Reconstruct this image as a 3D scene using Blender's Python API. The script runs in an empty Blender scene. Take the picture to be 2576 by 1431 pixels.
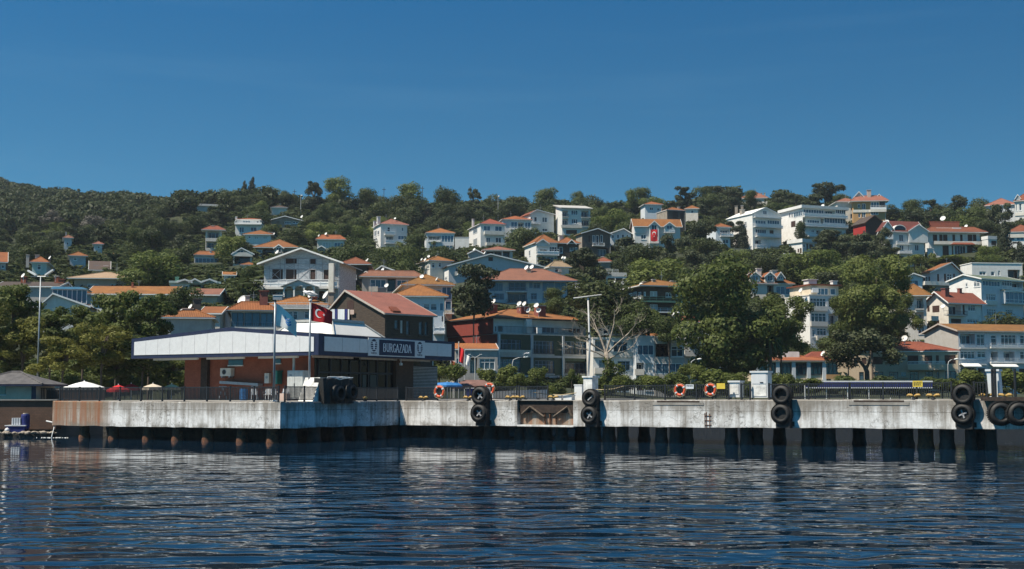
import bpy, math, random
import numpy as np
from mathutils import Vector, Matrix
R = random.Random(11)
NR = np.random.default_rng(5)
SC = bpy.context.scene
COL = SC.collection
# ------------------------------------------------------------------ camera model (photo measured on a 2576 px wide copy)
F, CX, CY, HOR, H = 3220.0, 1288.0, 715.5, 990.0, 3.3
PIT = math.atan((HOR - CY) / F)
SP, CP = math.sin(PIT), math.cos(PIT)
def rx(px, py):                       # X / Y of the ray
    yn = -(py - CY) / F
    return ((px - CX) / F) / (CP - yn * SP)
def zat(py, Y):                       # height of the ray at depth Y
    yn = -(py - CY) / F
    return H + Y * (SP + yn * CP) / (CP - yn * SP)
def at(px, py, Y): return Vector((rx(px, py) * Y, Y, zat(py, Y)))
def proj(p):
    x, y, z = p[0], p[1], p[2] - H
    d = y * CP + z * SP
    return CX + F * x / d, CY - F * (-y * SP + z * CP) / d
REG = {}
for i, x0 in enumerate((0, 425.3, 850.6, 1275.9, 1701.2, 2118.0)):
    REG['ABCDEF'[i]] = (x0, 418.8, .18292); REG['GHIJKL'[i]] = (x0, 615.0, .18292); REG['MNOPQR'[i]] = (x0, 824.4, .22867)
REG['.'] = (0, 0, 1)
def PX(r, u, v):
    a, b, s = REG[r]; return a + u * s, b + v * s
# ------------------------------------------------------------------ mesh helpers
class MB:
    def __init__(s): s.v = []; s.f = []
    def poly(s, pts):
        n = len(s.v); s.v += [tuple(p) for p in pts]; s.f.append(tuple(range(n, n + len(pts)))); return s
    def box(s, x0, x1, y0, y1, z0, z1):
        n = len(s.v)
        s.v += [(x0,y0,z0),(x1,y0,z0),(x1,y1,z0),(x0,y1,z0),(x0,y0,z1),(x1,y0,z1),(x1,y1,z1),(x0,y1,z1)]
        s.f += [tuple(n + i for i in q) for q in ((3,2,1,0),(4,5,6,7),(0,1,5,4),(1,2,6,5),(2,3,7,6),(3,0,4,7))]; return s
    def hexa(s, b, t):                # bottom quad, top quad
        n = len(s.v); s.v += [tuple(p) for p in b] + [tuple(p) for p in t]; k = len(b)
        s.f.append(tuple(n + i for i in reversed(range(k)))); s.f.append(tuple(n + k + i for i in range(k)))
        for i in range(k):
            j = (i + 1) % k; s.f.append((n + i, n + j, n + k + j, n + k + i))
        return s
    def obox(s, o, ex, ey, x0, x1, y0, y1, z0, z1):     # box along two horizontal axes
        P = lambda x, y: (o[0] + ex[0]*x + ey[0]*y, o[1] + ex[1]*x + ey[1]*y)
        q = [P(x0,y0), P(x1,y0), P(x1,y1), P(x0,y1)]
        return s.hexa([(a, b, z0) for a, b in q], [(a, b, z1) for a, b in q])
    def tube(s, pts, rad, n=8, cap=True):
        pts = [Vector(p) for p in pts]
        if not hasattr(rad, '__len__'): rad = [rad] * len(pts)
        base = len(s.v); up = None
        for i, p in enumerate(pts):
            d = (pts[min(i + 1, len(pts) - 1)] - pts[max(i - 1, 0)]).normalized()
            if up is None or abs(up.dot(d)) > .98: up = Vector((0,0,1)) if abs(d.z) < .9 else Vector((1,0,0))
            a = d.cross(up).normalized(); b = a.cross(d)
            for k in range(n):
                t = 2 * math.pi * k / n
                s.v.append(tuple(p + (a * math.cos(t) + b * math.sin(t)) * rad[i]))
        for i in range(len(pts) - 1):
            for k in range(n):
                j = (k + 1) % n; o = base + i * n
                s.f.append((o + k, o + j, o + n + j, o + n + k))
        if cap:
            s.f.append(tuple(base + k for k in reversed(range(n)))); o = base + (len(pts) - 1) * n
            s.f.append(tuple(o + k for k in range(n)))
        return s
    def lathe(s, prof, o, ax, n=24, close=False):       # prof: (radius, along axis)
        ax = Vector(ax).normalized(); a = ax.cross(Vector((0,0,1)) if abs(ax.z) < .9 else Vector((1,0,0))).normalized(); b = a.cross(ax)
        base = len(s.v); o = Vector(o); m = len(prof)
        for r, h in prof:
            for k in range(n):
                t = 2 * math.pi * k / n; s.v.append(tuple(o + ax * h + (a * math.cos(t) + b * math.sin(t)) * r))
        for i in range(m if close else m - 1):
            i2 = (i + 1) % m
            for k in range(n):
                j = (k + 1) % n; s.f.append((base + i*n + k, base + i*n + j, base + i2*n + j, base + i2*n + k))
        return s
def link(name, me, m, parent=None):
    o = bpy.data.objects.new(name, me); COL.objects.link(o)
    if m is not None and len(me.materials) == 0: me.materials.append(m)
    if parent is not None: o.parent = parent
    return o
def obj(name, mb, m, parent=None, smooth=False):
    me = bpy.data.meshes.new(name); me.from_pydata(mb.v, [], mb.f)
    if smooth: me.polygons.foreach_set('use_smooth', [True] * len(me.polygons))
    me.update(); return link(name, me, MAT[m] if isinstance(m, str) else m, parent)
def quads_mesh(name, V):
    n4 = len(V); me = bpy.data.meshes.new(name)
    me.vertices.add(n4); me.vertices.foreach_set('co', np.ascontiguousarray(V, dtype=np.float32).ravel())
    me.loops.add(n4); me.loops.foreach_set('vertex_index', np.arange(n4, dtype=np.int32))
    me.polygons.add(n4 // 4); me.polygons.foreach_set('loop_start', np.arange(0, n4, 4, dtype=np.int32))
    me.update(calc_edges=True); me.validate(); return me
def tag(o, label, cat, group=None, kind=None):
    if label: o['label'] = label
    if cat: o['category'] = cat
    if group: o['group'] = group
    if kind: o['kind'] = kind
    return o
def empty(name, label, cat, loc=(0,0,0), rz=0, group=None):
    o = bpy.data.objects.new(name, None); COL.objects.link(o); o.location = loc; o.rotation_euler = (0, 0, rz)
    o.empty_display_size = .2; return tag(o, label, cat, group)
def copy_tree(o, parent=None):
    c = o.copy(); COL.objects.link(c)
    if parent is not None: c.parent = parent
    for ch in list(KIDS(o)): copy_tree(ch, c)
    return c
def KIDS(o): return [x for x in bpy.data.objects if x.parent == o]
# ------------------------------------------------------------------ materials
MAT = {}
def nt(name):
    m = bpy.data.materials.new(name); m.use_nodes = True; t = m.node_tree; MAT[name] = m
    return m, t, t.nodes['Principled BSDF'], t.nodes, t.links
def node(N, t, **kw):
    n = N.new(t)
    for k, v in kw.items(): setattr(n, k, v)
    return n
def ramp(N, stops):
    r = N.new('ShaderNodeValToRGB'); e = r.color_ramp.elements
    while len(e) < len(stops): e.new(.5)
    for i, (p, c) in enumerate(stops): e[i].position = p; e[i].color = (*c, 1)
    return r
def coord(N, L, out='Object', scale=(1,1,1)):
    tc = N.new('ShaderNodeTexCoord'); mp = N.new('ShaderNodeMapping'); mp.inputs['Scale'].default_value = scale
    L.new(tc.outputs[out], mp.inputs['Vector']); return mp.outputs['Vector']
def noise(N, L, vec, scale, detail=4, rough=.6):
    n = N.new('ShaderNodeTexNoise'); n.inputs['Scale'].default_value = scale; n.inputs['Detail'].default_value = detail; n.inputs['Roughness'].default_value = rough
    if vec is not None: L.new(vec, n.inputs['Vector'])
    return n.outputs['Fac']
def mixc(N, L, fac, a, b, mode='MIX'):
    m = N.new('ShaderNodeMix'); m.data_type = 'RGBA'; m.blend_type = mode
    for k, v in ((0, fac), (6, a), (7, b)):
        if hasattr(v, 'is_output'): L.new(v, m.inputs[k])
        elif k == 0: m.inputs[0].default_value = v
        else: m.inputs[k].default_value = (*v, 1)
    return m.outputs[2]
def math1(N, L, op, a, b=0.0, clamp=False):
    n = N.new('ShaderNodeMath'); n.operation = op; n.use_clamp = clamp
    for k, v in ((0, a), (1, b)):
        if hasattr(v, 'is_output'): L.new(v, n.inputs[k])
        else: n.inputs[k].default_value = v
    return n.outputs[0]
def maprange(N, L, v, a, b, c=0., d=1.):
    n = N.new('ShaderNodeMapRange'); L.new(v, n.inputs['Value'])
    for k, x in zip(('From Min','From Max','To Min','To Max'), (a, b, c, d)): n.inputs[k].default_value = x
    return n.outputs[0]
def bump(N, L, bs, h, strength=.3, dist=.05):
    b = N.new('ShaderNodeBump'); b.inputs['Strength'].default_value = strength; b.inputs['Distance'].default_value = dist
    L.new(h, b.inputs['Height']); L.new(b.outputs['Normal'], bs.inputs['Normal'])
def plain(name, c, rough=.6, var=.12, scale=3., metal=0., vs=(1,1,1)):
    m, t, bs, N, L = nt(name)
    v = coord(N, L, 'Object', vs); f = noise(N, L, v, scale)
    c2 = tuple(x * (1 - var * 2) for x in c); c1 = tuple(min(1, x * (1 + var)) for x in c)
    r = ramp(N, [(.3, c2), (.65, c1)]); L.new(f, r.inputs[0]); L.new(r.outputs[0], bs.inputs['Base Color'])
    bs.inputs['Roughness'].default_value = rough; bs.inputs['Metallic'].default_value = metal
    return m
def plaster(name, c, dirt=.35):
    dirt *= 1.35
    m, t, bs, N, L = nt(name)
    v = coord(N, L); a = noise(N, L, v, .8, 5, .65); s = noise(N, L, coord(N, L, 'Object', (2.2, 2.2, .25)), 1.6, 4)
    r = ramp(N, [(.4, (0,0,0)), (.78, (1,1,1))]); L.new(a, r.inputs[0])
    r2 = ramp(N, [(.5, (0,0,0)), (.8, (1,1,1))]); L.new(s, r2.inputs[0])
    k = math1(N, L, 'MULTIPLY', math1(N, L, 'MAXIMUM', r.outputs[0], r2.outputs[0]), dirt)
    oi = N.new('ShaderNodeObjectInfo'); tint = maprange(N, L, oi.outputs['Random'], 0, 1, .88, 1.04)
    base = mixc(N, L, k, c, tuple(x * y for x, y in zip(c, (.55, .5, .44))))
    hs = N.new('ShaderNodeHueSaturation'); L.new(tint, hs.inputs['Value']); L.new(base, hs.inputs['Color'])
    L.new(hs.outputs[0], bs.inputs['Base Color']); bs.inputs['Roughness'].default_value = .85
    return m
def tiles(name, c, dark, rows=1.7):
    m, t, bs, N, L = nt(name)
    tc = N.new('ShaderNodeTexCoord'); vec = tc.outputs['Object']
    w = N.new('ShaderNodeTexWave'); w.wave_type = 'BANDS'; w.bands_direction = 'Z'; w.wave_profile = 'SAW'; w.inputs['Scale'].default_value = rows; w.inputs['Distortion'].default_value = .5; w.inputs['Detail Scale'].default_value = 3
    L.new(vec, w.inputs['Vector'])
    w2 = N.new('ShaderNodeTexWave'); w2.bands_direction = 'X'; w2.inputs['Scale'].default_value = 1.5; w2.inputs['Distortion'].default_value = .3; L.new(vec, w2.inputs['Vector'])
    big = noise(N, L, vec, .55, 5, .7); fine = noise(N, L, vec, 5, 3, .7)
    r = ramp(N, [(.35, c), (.68, dark)]); L.new(big, r.inputs[0])
    c2 = mixc(N, L, maprange(N, L, fine, .35, .7, 0, .5), r.outputs[0], tuple(x * .45 for x in c))
    c3 = mixc(N, L, maprange(N, L, w.outputs['Fac'], .0, .4, .55, 0), c2, tuple(x * .3 for x in c))
    oi = N.new('ShaderNodeObjectInfo'); hs = N.new('ShaderNodeHueSaturation')
    L.new(maprange(N, L, oi.outputs['Random'], 0, 1, .492, .508), hs.inputs['Hue']); L.new(maprange(N, L, oi.outputs['Random'], 0, 1, 1.12, .82), hs.inputs['Value']); L.new(c3, hs.inputs['Color'])
    L.new(hs.outputs[0], bs.inputs['Base Color']); bs.inputs['Roughness'].default_value = .8
    bump(N, L, bs, math1(N, L, 'ADD', w.outputs['Fac'], w2.outputs['Fac']), .6, .06)
    return m
def leafm(name, dark, light, trans=.34):
    dark = tuple(c * 1.55 for c in dark); light = tuple(c * 1.22 for c in light)
    m, t, bs, N, L = nt(name)
    oi = N.new('ShaderNodeObjectInfo'); geo = N.new('ShaderNodeNewGeometry')
    f = noise(N, L, geo.outputs['Position'], .45, 3, .7)
    k = math1(N, L, 'ADD', math1(N, L, 'MULTIPLY', geo.outputs['Random Per Island'], .42), math1(N, L, 'MULTIPLY', f, .62))
    k = math1(N, L, 'ADD', k, maprange(N, L, oi.outputs['Random'], 0, 1, -.22, .22))
    r = ramp(N, [(.2, dark), (.85, light)]); L.new(k, r.inputs[0])
    L.new(r.outputs[0], bs.inputs['Base Color']); bs.inputs['Roughness'].default_value = .6; bs.inputs['Specular IOR Level'].default_value = .25
    tr = N.new('ShaderNodeBsdfTranslucent'); L.new(r.outputs[0], tr.inputs['Color']); mx = N.new('ShaderNodeMixShader'); mx.inputs[0].default_value = trans
    L.new(bs.outputs[0], mx.inputs[1]); L.new(tr.outputs[0], mx.inputs[2]); L.new(mx.outputs[0], N['Material Output'].inputs['Surface'])
    return m
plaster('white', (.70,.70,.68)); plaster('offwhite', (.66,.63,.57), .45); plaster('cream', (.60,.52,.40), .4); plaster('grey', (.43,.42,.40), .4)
plaster('bluegrey_shade', (.47,.50,.53), .3); plaster('paleblue', (.60,.65,.69), .3); plaster('beige', (.50,.41,.30), .3); plaster('ochre', (.44,.26,.11), .3)  # blue-grey plaster: bluish cast of shaded fronts put into the wall colour
plaster('redwall', (.20,.035,.025), .4); plaster('brightred', (.36,.02,.015), .3); plaster('stone', (.34,.30,.25), .8); plaster('darkgreen', (.04,.07,.045), .4); plaster('mint', (.48,.60,.56), .3)
plaster('pinkish', (.5,.38,.33), .4); plaster('darkwall', (.06,.055,.05), .4)
tiles('tile_orange', (.33,.105,.026), (.20,.065,.022)); tiles('tile_red', (.27,.07,.03), (.17,.048,.026)); tiles('tile_pink', (.31,.12,.075), (.21,.085,.055)); tiles('tile_tan', (.40,.28,.17), (.30,.21,.13)); tiles('tile_brown', (.10,.065,.05), (.07,.05,.04)); tiles('tile_ochre', (.34,.135,.028), (.20,.08,.022)); tiles('tile_darkred', (.17,.03,.022), (.12,.026,.022)); tiles('tile_green', (.16,.20,.13), (.12,.15,.10))
plain('trim', (.74,.74,.72), .6, .05); plain('metal_grey', (.30,.32,.34), .45, .1, 4, .3); plain('slab_grey', (.42,.42,.40), .8, .1)
plain('frame_white', (.75,.76,.76), .5, .03); plain('frame_dark', (.05,.045,.045), .5, .1); plain('frame_blue', (.16,.26,.36), .5, .1); plain('black_iron', (.012,.013,.016), .5, .1); plain('rail_green', (.10,.22,.16), .6, .1)
plain('rubber', (.010,.010,.010), .65, .3, 6); plain('rope', (.45,.36,.22), .9, .2); plain('yellow', (.42,.26,.07), .6, .25, 8); plain('orange_ring', (.62,.09,.03), .5, .15, 3); plain('white_plastic', (.60,.61,.62), .4, .04)
plain('blue_canvas', (.02,.16,.42), .8, .15, 2); plain('navy', (.007,.013,.048), .55, .15, 2); plain('royal', (.008,.018,.14), .7, .2, 3); plain('red_cloth', (.56,.012,.016), .85, .18, 1.2); plain('white_cloth', (.72,.72,.70), .9, .08, 1); plain('cream_cloth', (.66,.55,.32), .9, .1, 1); plain('beige_cloth', (.55,.48,.38), .9, .1, 1); plain('brown_cloth', (.16,.085,.07), .9, .2, 1)
plain('bark', (.10,.075,.055), .9, .3, 6, 0, (1,1,.3)); plain('bark_pale', (.30,.25,.20), .9, .25, 4); plain('steel_pole', (.24,.27,.30), .4, .12, 2, .4); plain('pole_pale', (.48,.48,.47), .5, .15, 1); plain('timber_dark', (.035,.022,.016), .85, .3, 5); plain('shutter_brown', (.045,.02,.014), .7, .2, 3)
plain('blind', (.5,.5,.48), .8, .08); plain('concrete_white', (.66,.66,.64), .85, .2, 2.5); plain('cabinet', (.46,.48,.47), .5, .1); plain('green_bin', (.01,.16,.13), .5, .1); plain('gull_white', (.75,.75,.75), .8, .1); plain('gull_grey', (.3,.31,.33), .8, .1); plain('sign_yellow', (.62,.46,.05), .6, .08); plain('letter_white', (.75,.77,.80), .6, .02); plain('dish_white', (.66,.66,.64), .5, .12, 2); plain('soffit', (.42,.37,.33), .8, .1); plain('dark_grille', (.02,.02,.022), .6, .2); plain('brown_wall', (.085,.05,.035), .9, .3, 2); plain('asphalt_roof', (.09,.085,.085), .9, .2, 2); plain('awning_green', (.02,.16,.12), .8, .1); plain('foam', (.7,.74,.74), .4, .1)
def pane(name, stops, rough=.08):
    m, t, bs, N, L = nt(name); oi = N.new('ShaderNodeObjectInfo'); r = ramp(N, stops)
    f = noise(N, L, coord(N, L, 'Object', (1.3,1.3,.5)), 1.1, 2); k = math1(N, L, 'ADD', math1(N, L, 'MULTIPLY', oi.outputs['Random'], .75), math1(N, L, 'MULTIPLY', f, .35)); L.new(k, r.inputs[0])
    L.new(r.outputs[0], bs.inputs['Base Color']); bs.inputs['Roughness'].default_value = rough; bs.inputs['IOR'].default_value = 1.5
pane('pane', [(0, (.006,.010,.016)), (.5, (.02,.035,.055)), (.75, (.05,.08,.11)), (1, (.22,.25,.27))])
pane('pane_blue', [(0, (.02,.06,.10)), (.5, (.04,.11,.17)), (1, (.09,.18,.25))])
pane('pane_dark', [(0, (.004,.004,.005)), (1, (.012,.016,.02))])
pane('pane_teal', [(0, (.008,.035,.05)), (1, (.03,.07,.085))])
def planks(name, c):
    m, t, bs, N, L = nt(name); vec = coord(N, L)
    w = N.new('ShaderNodeTexWave'); w.bands_direction = 'Z'; w.wave_profile = 'SAW'; w.inputs['Scale'].default_value = 1.4; w.inputs['Distortion'].default_value = .8; w.inputs['Detail Scale'].default_value = .6; L.new(vec, w.inputs['Vector'])
    f = noise(N, L, coord(N, L, 'Object', (.6,.6,6)), 2.2, 4, .7)
    r = ramp(N, [(.35, tuple(x * .4 for x in c)), (.7, c), (.82, tuple(min(1, x * 2.6) for x in c))]); L.new(f, r.inputs[0])
    L.new(mixc(N, L, maprange(N, L, w.outputs['Fac'], 0, .2, .8, 0), r.outputs[0], (.004,.003,.003)), bs.inputs['Base Color']); bs.inputs['Roughness'].default_value = .85
    bump(N, L, bs, w.outputs['Fac'], .5, .04)
planks('wood_brown', (.092,.066,.047)); planks('wood_white', (.72,.74,.76)); planks('wood_grey', (.16,.14,.12))
def bricks(name, c1, c2, mortar, sc=3.2):
    m, t, bs, N, L = nt(name); vec = coord(N, L, 'Object'); b = N.new('ShaderNodeTexBrick'); sx = N.new('ShaderNodeSeparateXYZ'); L.new(vec, sx.inputs[0]); cb = N.new('ShaderNodeCombineXYZ')
    L.new(math1(N, L, 'ADD', sx.outputs[0], sx.outputs[1]), cb.inputs[0]); L.new(sx.outputs[2], cb.inputs[1]); L.new(cb.outputs[0], b.inputs['Vector'])
    b.inputs['Scale'].default_value = sc; b.inputs['Color1'].default_value = (*c1, 1); b.inputs['Color2'].default_value = (*c2, 1); b.inputs['Mortar'].default_value = (*mortar, 1); b.inputs['Mortar Size'].default_value = .03
    f = noise(N, L, vec, 1.3, 5); L.new(mixc(N, L, maprange(N, L, f, .35, .75, 0, .6), b.outputs['Color'], tuple(x * .5 for x in c1)), bs.inputs['Base Color']); bs.inputs['Roughness'].default_value = .9
bricks('brick', (.29,.075,.036), (.35,.10,.05), (.19,.075,.055), 3.0); bricks('brick_dark', (.10,.055,.035), (.13,.07,.045), (.07,.05,.04), 2.0); bricks('chimney_red', (.26,.06,.045), (.2,.05,.035), (.2,.12,.1), 4)
leafm('leaf_oak', (.024,.036,.010), (.066,.086,.022)); leafm('leaf_light', (.045,.064,.014), (.125,.150,.036)); leafm('leaf_pine', (.017,.025,.011), (.050,.058,.024), .12); leafm('leaf_cypress', (.008,.013,.006), (.022,.030,.013), .1)
leafm('leaf_plane', (.030,.045,.011), (.115,.135,.034)); leafm('leaf_yellow', (.046,.054,.011), (.15,.148,.032)); leafm('leaf_grey', (.06,.055,.045), (.15,.135,.115), .1); leafm('leaf_shrub', (.034,.048,.010), (.11,.13,.028)); leafm('leaf_wood', (.022,.031,.011), (.058,.072,.022))
# pier paint: white paint, worn, with drips, cracks and rust (x along the wall, z up)
def pierpaint(name, rust_x=None):
    m, t, bs, N, L = nt(name); vec = coord(N, L)
    sx = N.new('ShaderNodeSeparateXYZ'); L.new(vec, sx.inputs[0]); x, z = sx.outputs[0], sx.outputs[2]
    big = noise(N, L, coord(N, L, 'Object', (1,1,1)), .75, 6, .72); drip = noise(N, L, coord(N, L, 'Object', (1.7,1.7,.12)), 1.3, 5, .7); fine = noise(N, L, vec, 7, 4, .7)
    top = maprange(N, L, z, 1.6, 2.75, 0, .17)
    k = ramp(N, [(.46, (0,0,0)), (.66, (1,1,1))]); L.new(math1(N, L, 'ADD', big, top), k.inputs[0])
    d = ramp(N, [(.48, (0,0,0)), (.68, (1,1,1))]); L.new(math1(N, L, 'ADD', drip, top), d.inputs[0])
    c = mixc(N, L, maprange(N, L, fine, .4, .7, 0, .35), (.68,.69,.69), (.52,.52,.51))
    c = mixc(N, L, math1(N, L, 'MULTIPLY', k.outputs[0], .62), c, (.23,.215,.19))
    c = mixc(N, L, math1(N, L, 'MULTIPLY', d.outputs[0], .74), c, (.15,.13,.105))
    cv = N.new('ShaderNodeTexVoronoi'); cv.feature = 'DISTANCE_TO_EDGE'; cv.inputs['Scale'].default_value = .33
    wob = N.new('ShaderNodeVectorMath'); wob.operation = 'ADD'; nz = N.new('ShaderNodeTexNoise'); nz.inputs['Scale'].default_value = 2.0; L.new(vec, nz.inputs['Vector']); L.new(nz.outputs['Color'], wob.inputs[0]); L.new(vec, wob.inputs[1]); L.new(wob.outputs[0], cv.inputs['Vector'])
    crack = math1(N, L, 'LESS_THAN', cv.outputs['Distance'], .005)
    line = math1(N, L, 'LESS_THAN', math1(N, L, 'ABSOLUTE', math1(N, L, 'SUBTRACT', z, math1(N, L, 'ADD', 2.12, math1(N, L, 'MULTIPLY', fine, .12)))), .016)
    c = mixc(N, L, math1(N, L, 'MULTIPLY', math1(N, L, 'MAXIMUM', math1(N, L, 'MULTIPLY', crack, .7), line), .7), c, (.06,.055,.05))
    rn = noise(N, L, coord(N, L, 'Object', (3.,3.,.1)), 1.2, 5, .75)
    if rust_x:
        zone = maprange(N, L, x, rust_x[0], rust_x[1], 1, 0)
        rk = math1(N, L, 'MULTIPLY', zone, maprange(N, L, rn, .30, .55, .5, 1))
        c = mixc(N, L, math1(N, L, 'MINIMUM', rk, .92), c, mixc(N, L, maprange(N, L, rn, .4, .66), (.20,.135,.08), (.23,.07,.018)))
    rs = ramp(N, [(.66, (0,0,0)), (.78, (1,1,1))]); L.new(rn, rs.inputs[0]); c = mixc(N, L, math1(N, L, 'MULTIPLY', rs.outputs[0], .45), c, (.30,.13,.05))
    foot = math1(N, L, 'MULTIPLY', maprange(N, L, z, 1.0, 1.35, 1, 0), maprange(N, L, big, .42, .6, 0, .9)); c = mixc(N, L, foot, c, (.16,.15,.13))
    L.new(c, bs.inputs['Base Color']); bs.inputs['Roughness'].default_value = .9
    bump(N, L, bs, math1(N, L, 'ADD', big, math1(N, L, 'MULTIPLY', fine, .4)), .45, .08)
pierpaint('pier_paint'); pierpaint('pier_paint_rusty', (5.2, 6.6))
m, t, bs, N, L = nt('concrete'); f = noise(N, L, coord(N, L), 1.2, 6, .7); r = ramp(N, [(.3, (.16,.15,.135)), (.7, (.34,.32,.29))]); L.new(f, r.inputs[0]); L.new(r.outputs[0], bs.inputs['Base Color']); bs.inputs['Roughness'].default_value = .9
m, t, bs, N, L = nt('pile_wet'); v = coord(N, L); sx = N.new('ShaderNodeSeparateXYZ'); L.new(v, sx.inputs[0]); f = noise(N, L, v, 2.5, 5, .7); r = ramp(N, [(.3, (.012,.012,.011)), (.7, (.05,.046,.04))]); L.new(f, r.inputs[0]); L.new(r.outputs[0], bs.inputs['Base Color']); bs.inputs['Roughness'].default_value = .7; bump(N, L, bs, f, .7, .15)
m, t, bs, N, L = nt('pile_rust'); f = noise(N, L, coord(N, L), 4, 5, .7); r = ramp(N, [(.35, (.035,.022,.016)), (.6, (.15,.055,.02)), (.8, (.26,.16,.09))]); L.new(f, r.inputs[0]); L.new(r.outputs[0], bs.inputs['Base Color']); bs.inputs['Roughness'].default_value = .85; bump(N, L, bs, f, .6, .1)
m, t, bs, N, L = nt('hillside'); geo = N.new('ShaderNodeNewGeometry'); f = noise(N, L, geo.outputs['Position'], .12, 6, .75); r = ramp(N, [(.3, (.012,.018,.007)), (.55, (.028,.036,.013)), (.85, (.07,.062,.035))]); L.new(f, r.inputs[0]); L.new(r.outputs[0], bs.inputs['Base Color']); bs.inputs['Roughness'].default_value = .95; bump(N, L, bs, f, .8, .8)
m, t, bs, N, L = nt('paving'); f = noise(N, L, coord(N, L), .6, 6); r = ramp(N, [(.3, (.16,.15,.14)), (.7, (.28,.27,.25))]); L.new(f, r.inputs[0]); L.new(r.outputs[0], bs.inputs['Base Color']); bs.inputs['Roughness'].default_value = .9
m, t, bs, N, L = nt('metal_roof'); w = N.new('ShaderNodeTexWave'); w.bands_direction = 'X'; w.wave_profile = 'SAW'; w.inputs['Scale'].default_value = .33; L.new(coord(N, L), w.inputs['Vector'])
f = noise(N, L, coord(N, L), .7, 5, .7); L.new(mixc(N, L, maprange(N, L, w.outputs['Fac'], .0, .06, .45, 0), mixc(N, L, maprange(N, L, f, .45, .75, 0, .35), (.66,.65,.61), (.45,.42,.36)), (.25,.24,.22)), bs.inputs['Base Color']); bs.inputs['Roughness'].default_value = .5
# water: rippled sea, crests roughly parallel to the shore
m, t, bs, N, L = nt('sea_water'); bs.inputs['Base Color'].default_value = (.004,.017,.036,1); bs.inputs['Roughness'].default_value = .03; bs.inputs['IOR'].default_value = 1.333
geo = N.new('ShaderNodeNewGeometry')
def wn(sc, st, rot, detail, dist=0.):
    mp = N.new('ShaderNodeMapping'); mp.inputs['Scale'].default_value = st; mp.inputs['Rotation'].default_value = (0, 0, rot); L.new(geo.outputs['Position'], mp.inputs['Vector'])
    n = N.new('ShaderNodeTexNoise'); n.inputs['Scale'].default_value = sc; n.inputs['Detail'].default_value = detail; n.inputs['Distortion'].default_value = dist; n.inputs['Roughness'].default_value = .5; L.new(mp.outputs[0], n.inputs['Vector']); return n.outputs['Fac']
hgt = math1(N, L, 'ADD', math1(N, L, 'MULTIPLY', wn(.34, (.62,1,1), .16, 2, .6), .85), math1(N, L, 'ADD', math1(N, L, 'MULTIPLY', wn(1.0, (.6,1,1), -.14, 1, .7), .42), math1(N, L, 'MULTIPLY', wn(3.4, (.7,1,1), .25, 1, .4), .022)))
b = N.new('ShaderNodeBump'); sy_ = N.new('ShaderNodeSeparateXYZ'); L.new(geo.outputs['Position'], sy_.inputs[0]); hgt = math1(N, L, 'MULTIPLY', hgt, maprange(N, L, sy_.outputs[1], 20, 66, 3.8, .16)); b.inputs['Strength'].default_value = 1.0; b.inputs['Distance'].default_value = .15; L.new(hgt, b.inputs['Height']); L.new(b.outputs[0], bs.inputs['Normal'])
# ------------------------------------------------------------------ satellite dish, windows, houses
def dish_mesh(): 
    b = MB(); ax = Vector((-.62, -.62, .48)).normalized()
    b.lathe([(.0, 0), (.22, .03), (.4, .085), (.5, .15), (.49, .165), (.39, .105), (.2, .05), (0, .02)], (0,0,0), ax, 16)
    b.tube([ax * .0 + Vector((0,0,-.42)), ax * .52 + Vector((0,0,-.05))], .02, 5); b.box(-.06, .06, -.06, .06, -.62, -.0)
    b.tube([(0,0,-1.3), (0,0,-.05)], .035, 6)
    me = bpy.data.meshes.new('satellite_dish'); me.from_pydata(b.v, [], b.f); me.materials.append(MAT['dish_white']); return me
DISH = dish_mesh()
HOUSES = []          # (root, screen rect, Y, nick)
GROUND = []          # terrain control points
class House: pass
def frame_bars(b, P, x0, x1, z0, z1, y, w, nm, hb=None, t=.05):
    def bar(a0, a1, c0, c1):
        q = [P(a0, y, c0), P(a1, y, c0), P(a1, y + t, c0), P(a0, y + t, c0)]; r = [P(a0, y, c1), P(a1, y, c1), P(a1, y + t, c1), P(a0, y + t, c1)]
        b.hexa(q, r)
    bar(x0, x0 + w, z0, z1); bar(x1 - w, x1, z0, z1); bar(x0 + w, x1 - w, z0, z0 + w); bar(x0 + w, x1 - w, z1 - w, z1)
    for i in range(1, nm): 
        xm = x0 + (x1 - x0) * i / nm; bar(xm - w * .45, xm + w * .45, z0 + w, z1 - w)
    if hb: bar(x0 + w, x1 - w, z0 + (z1 - z0) * hb - w * .4, z0 + (z1 - z0) * hb + w * .4)
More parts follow.
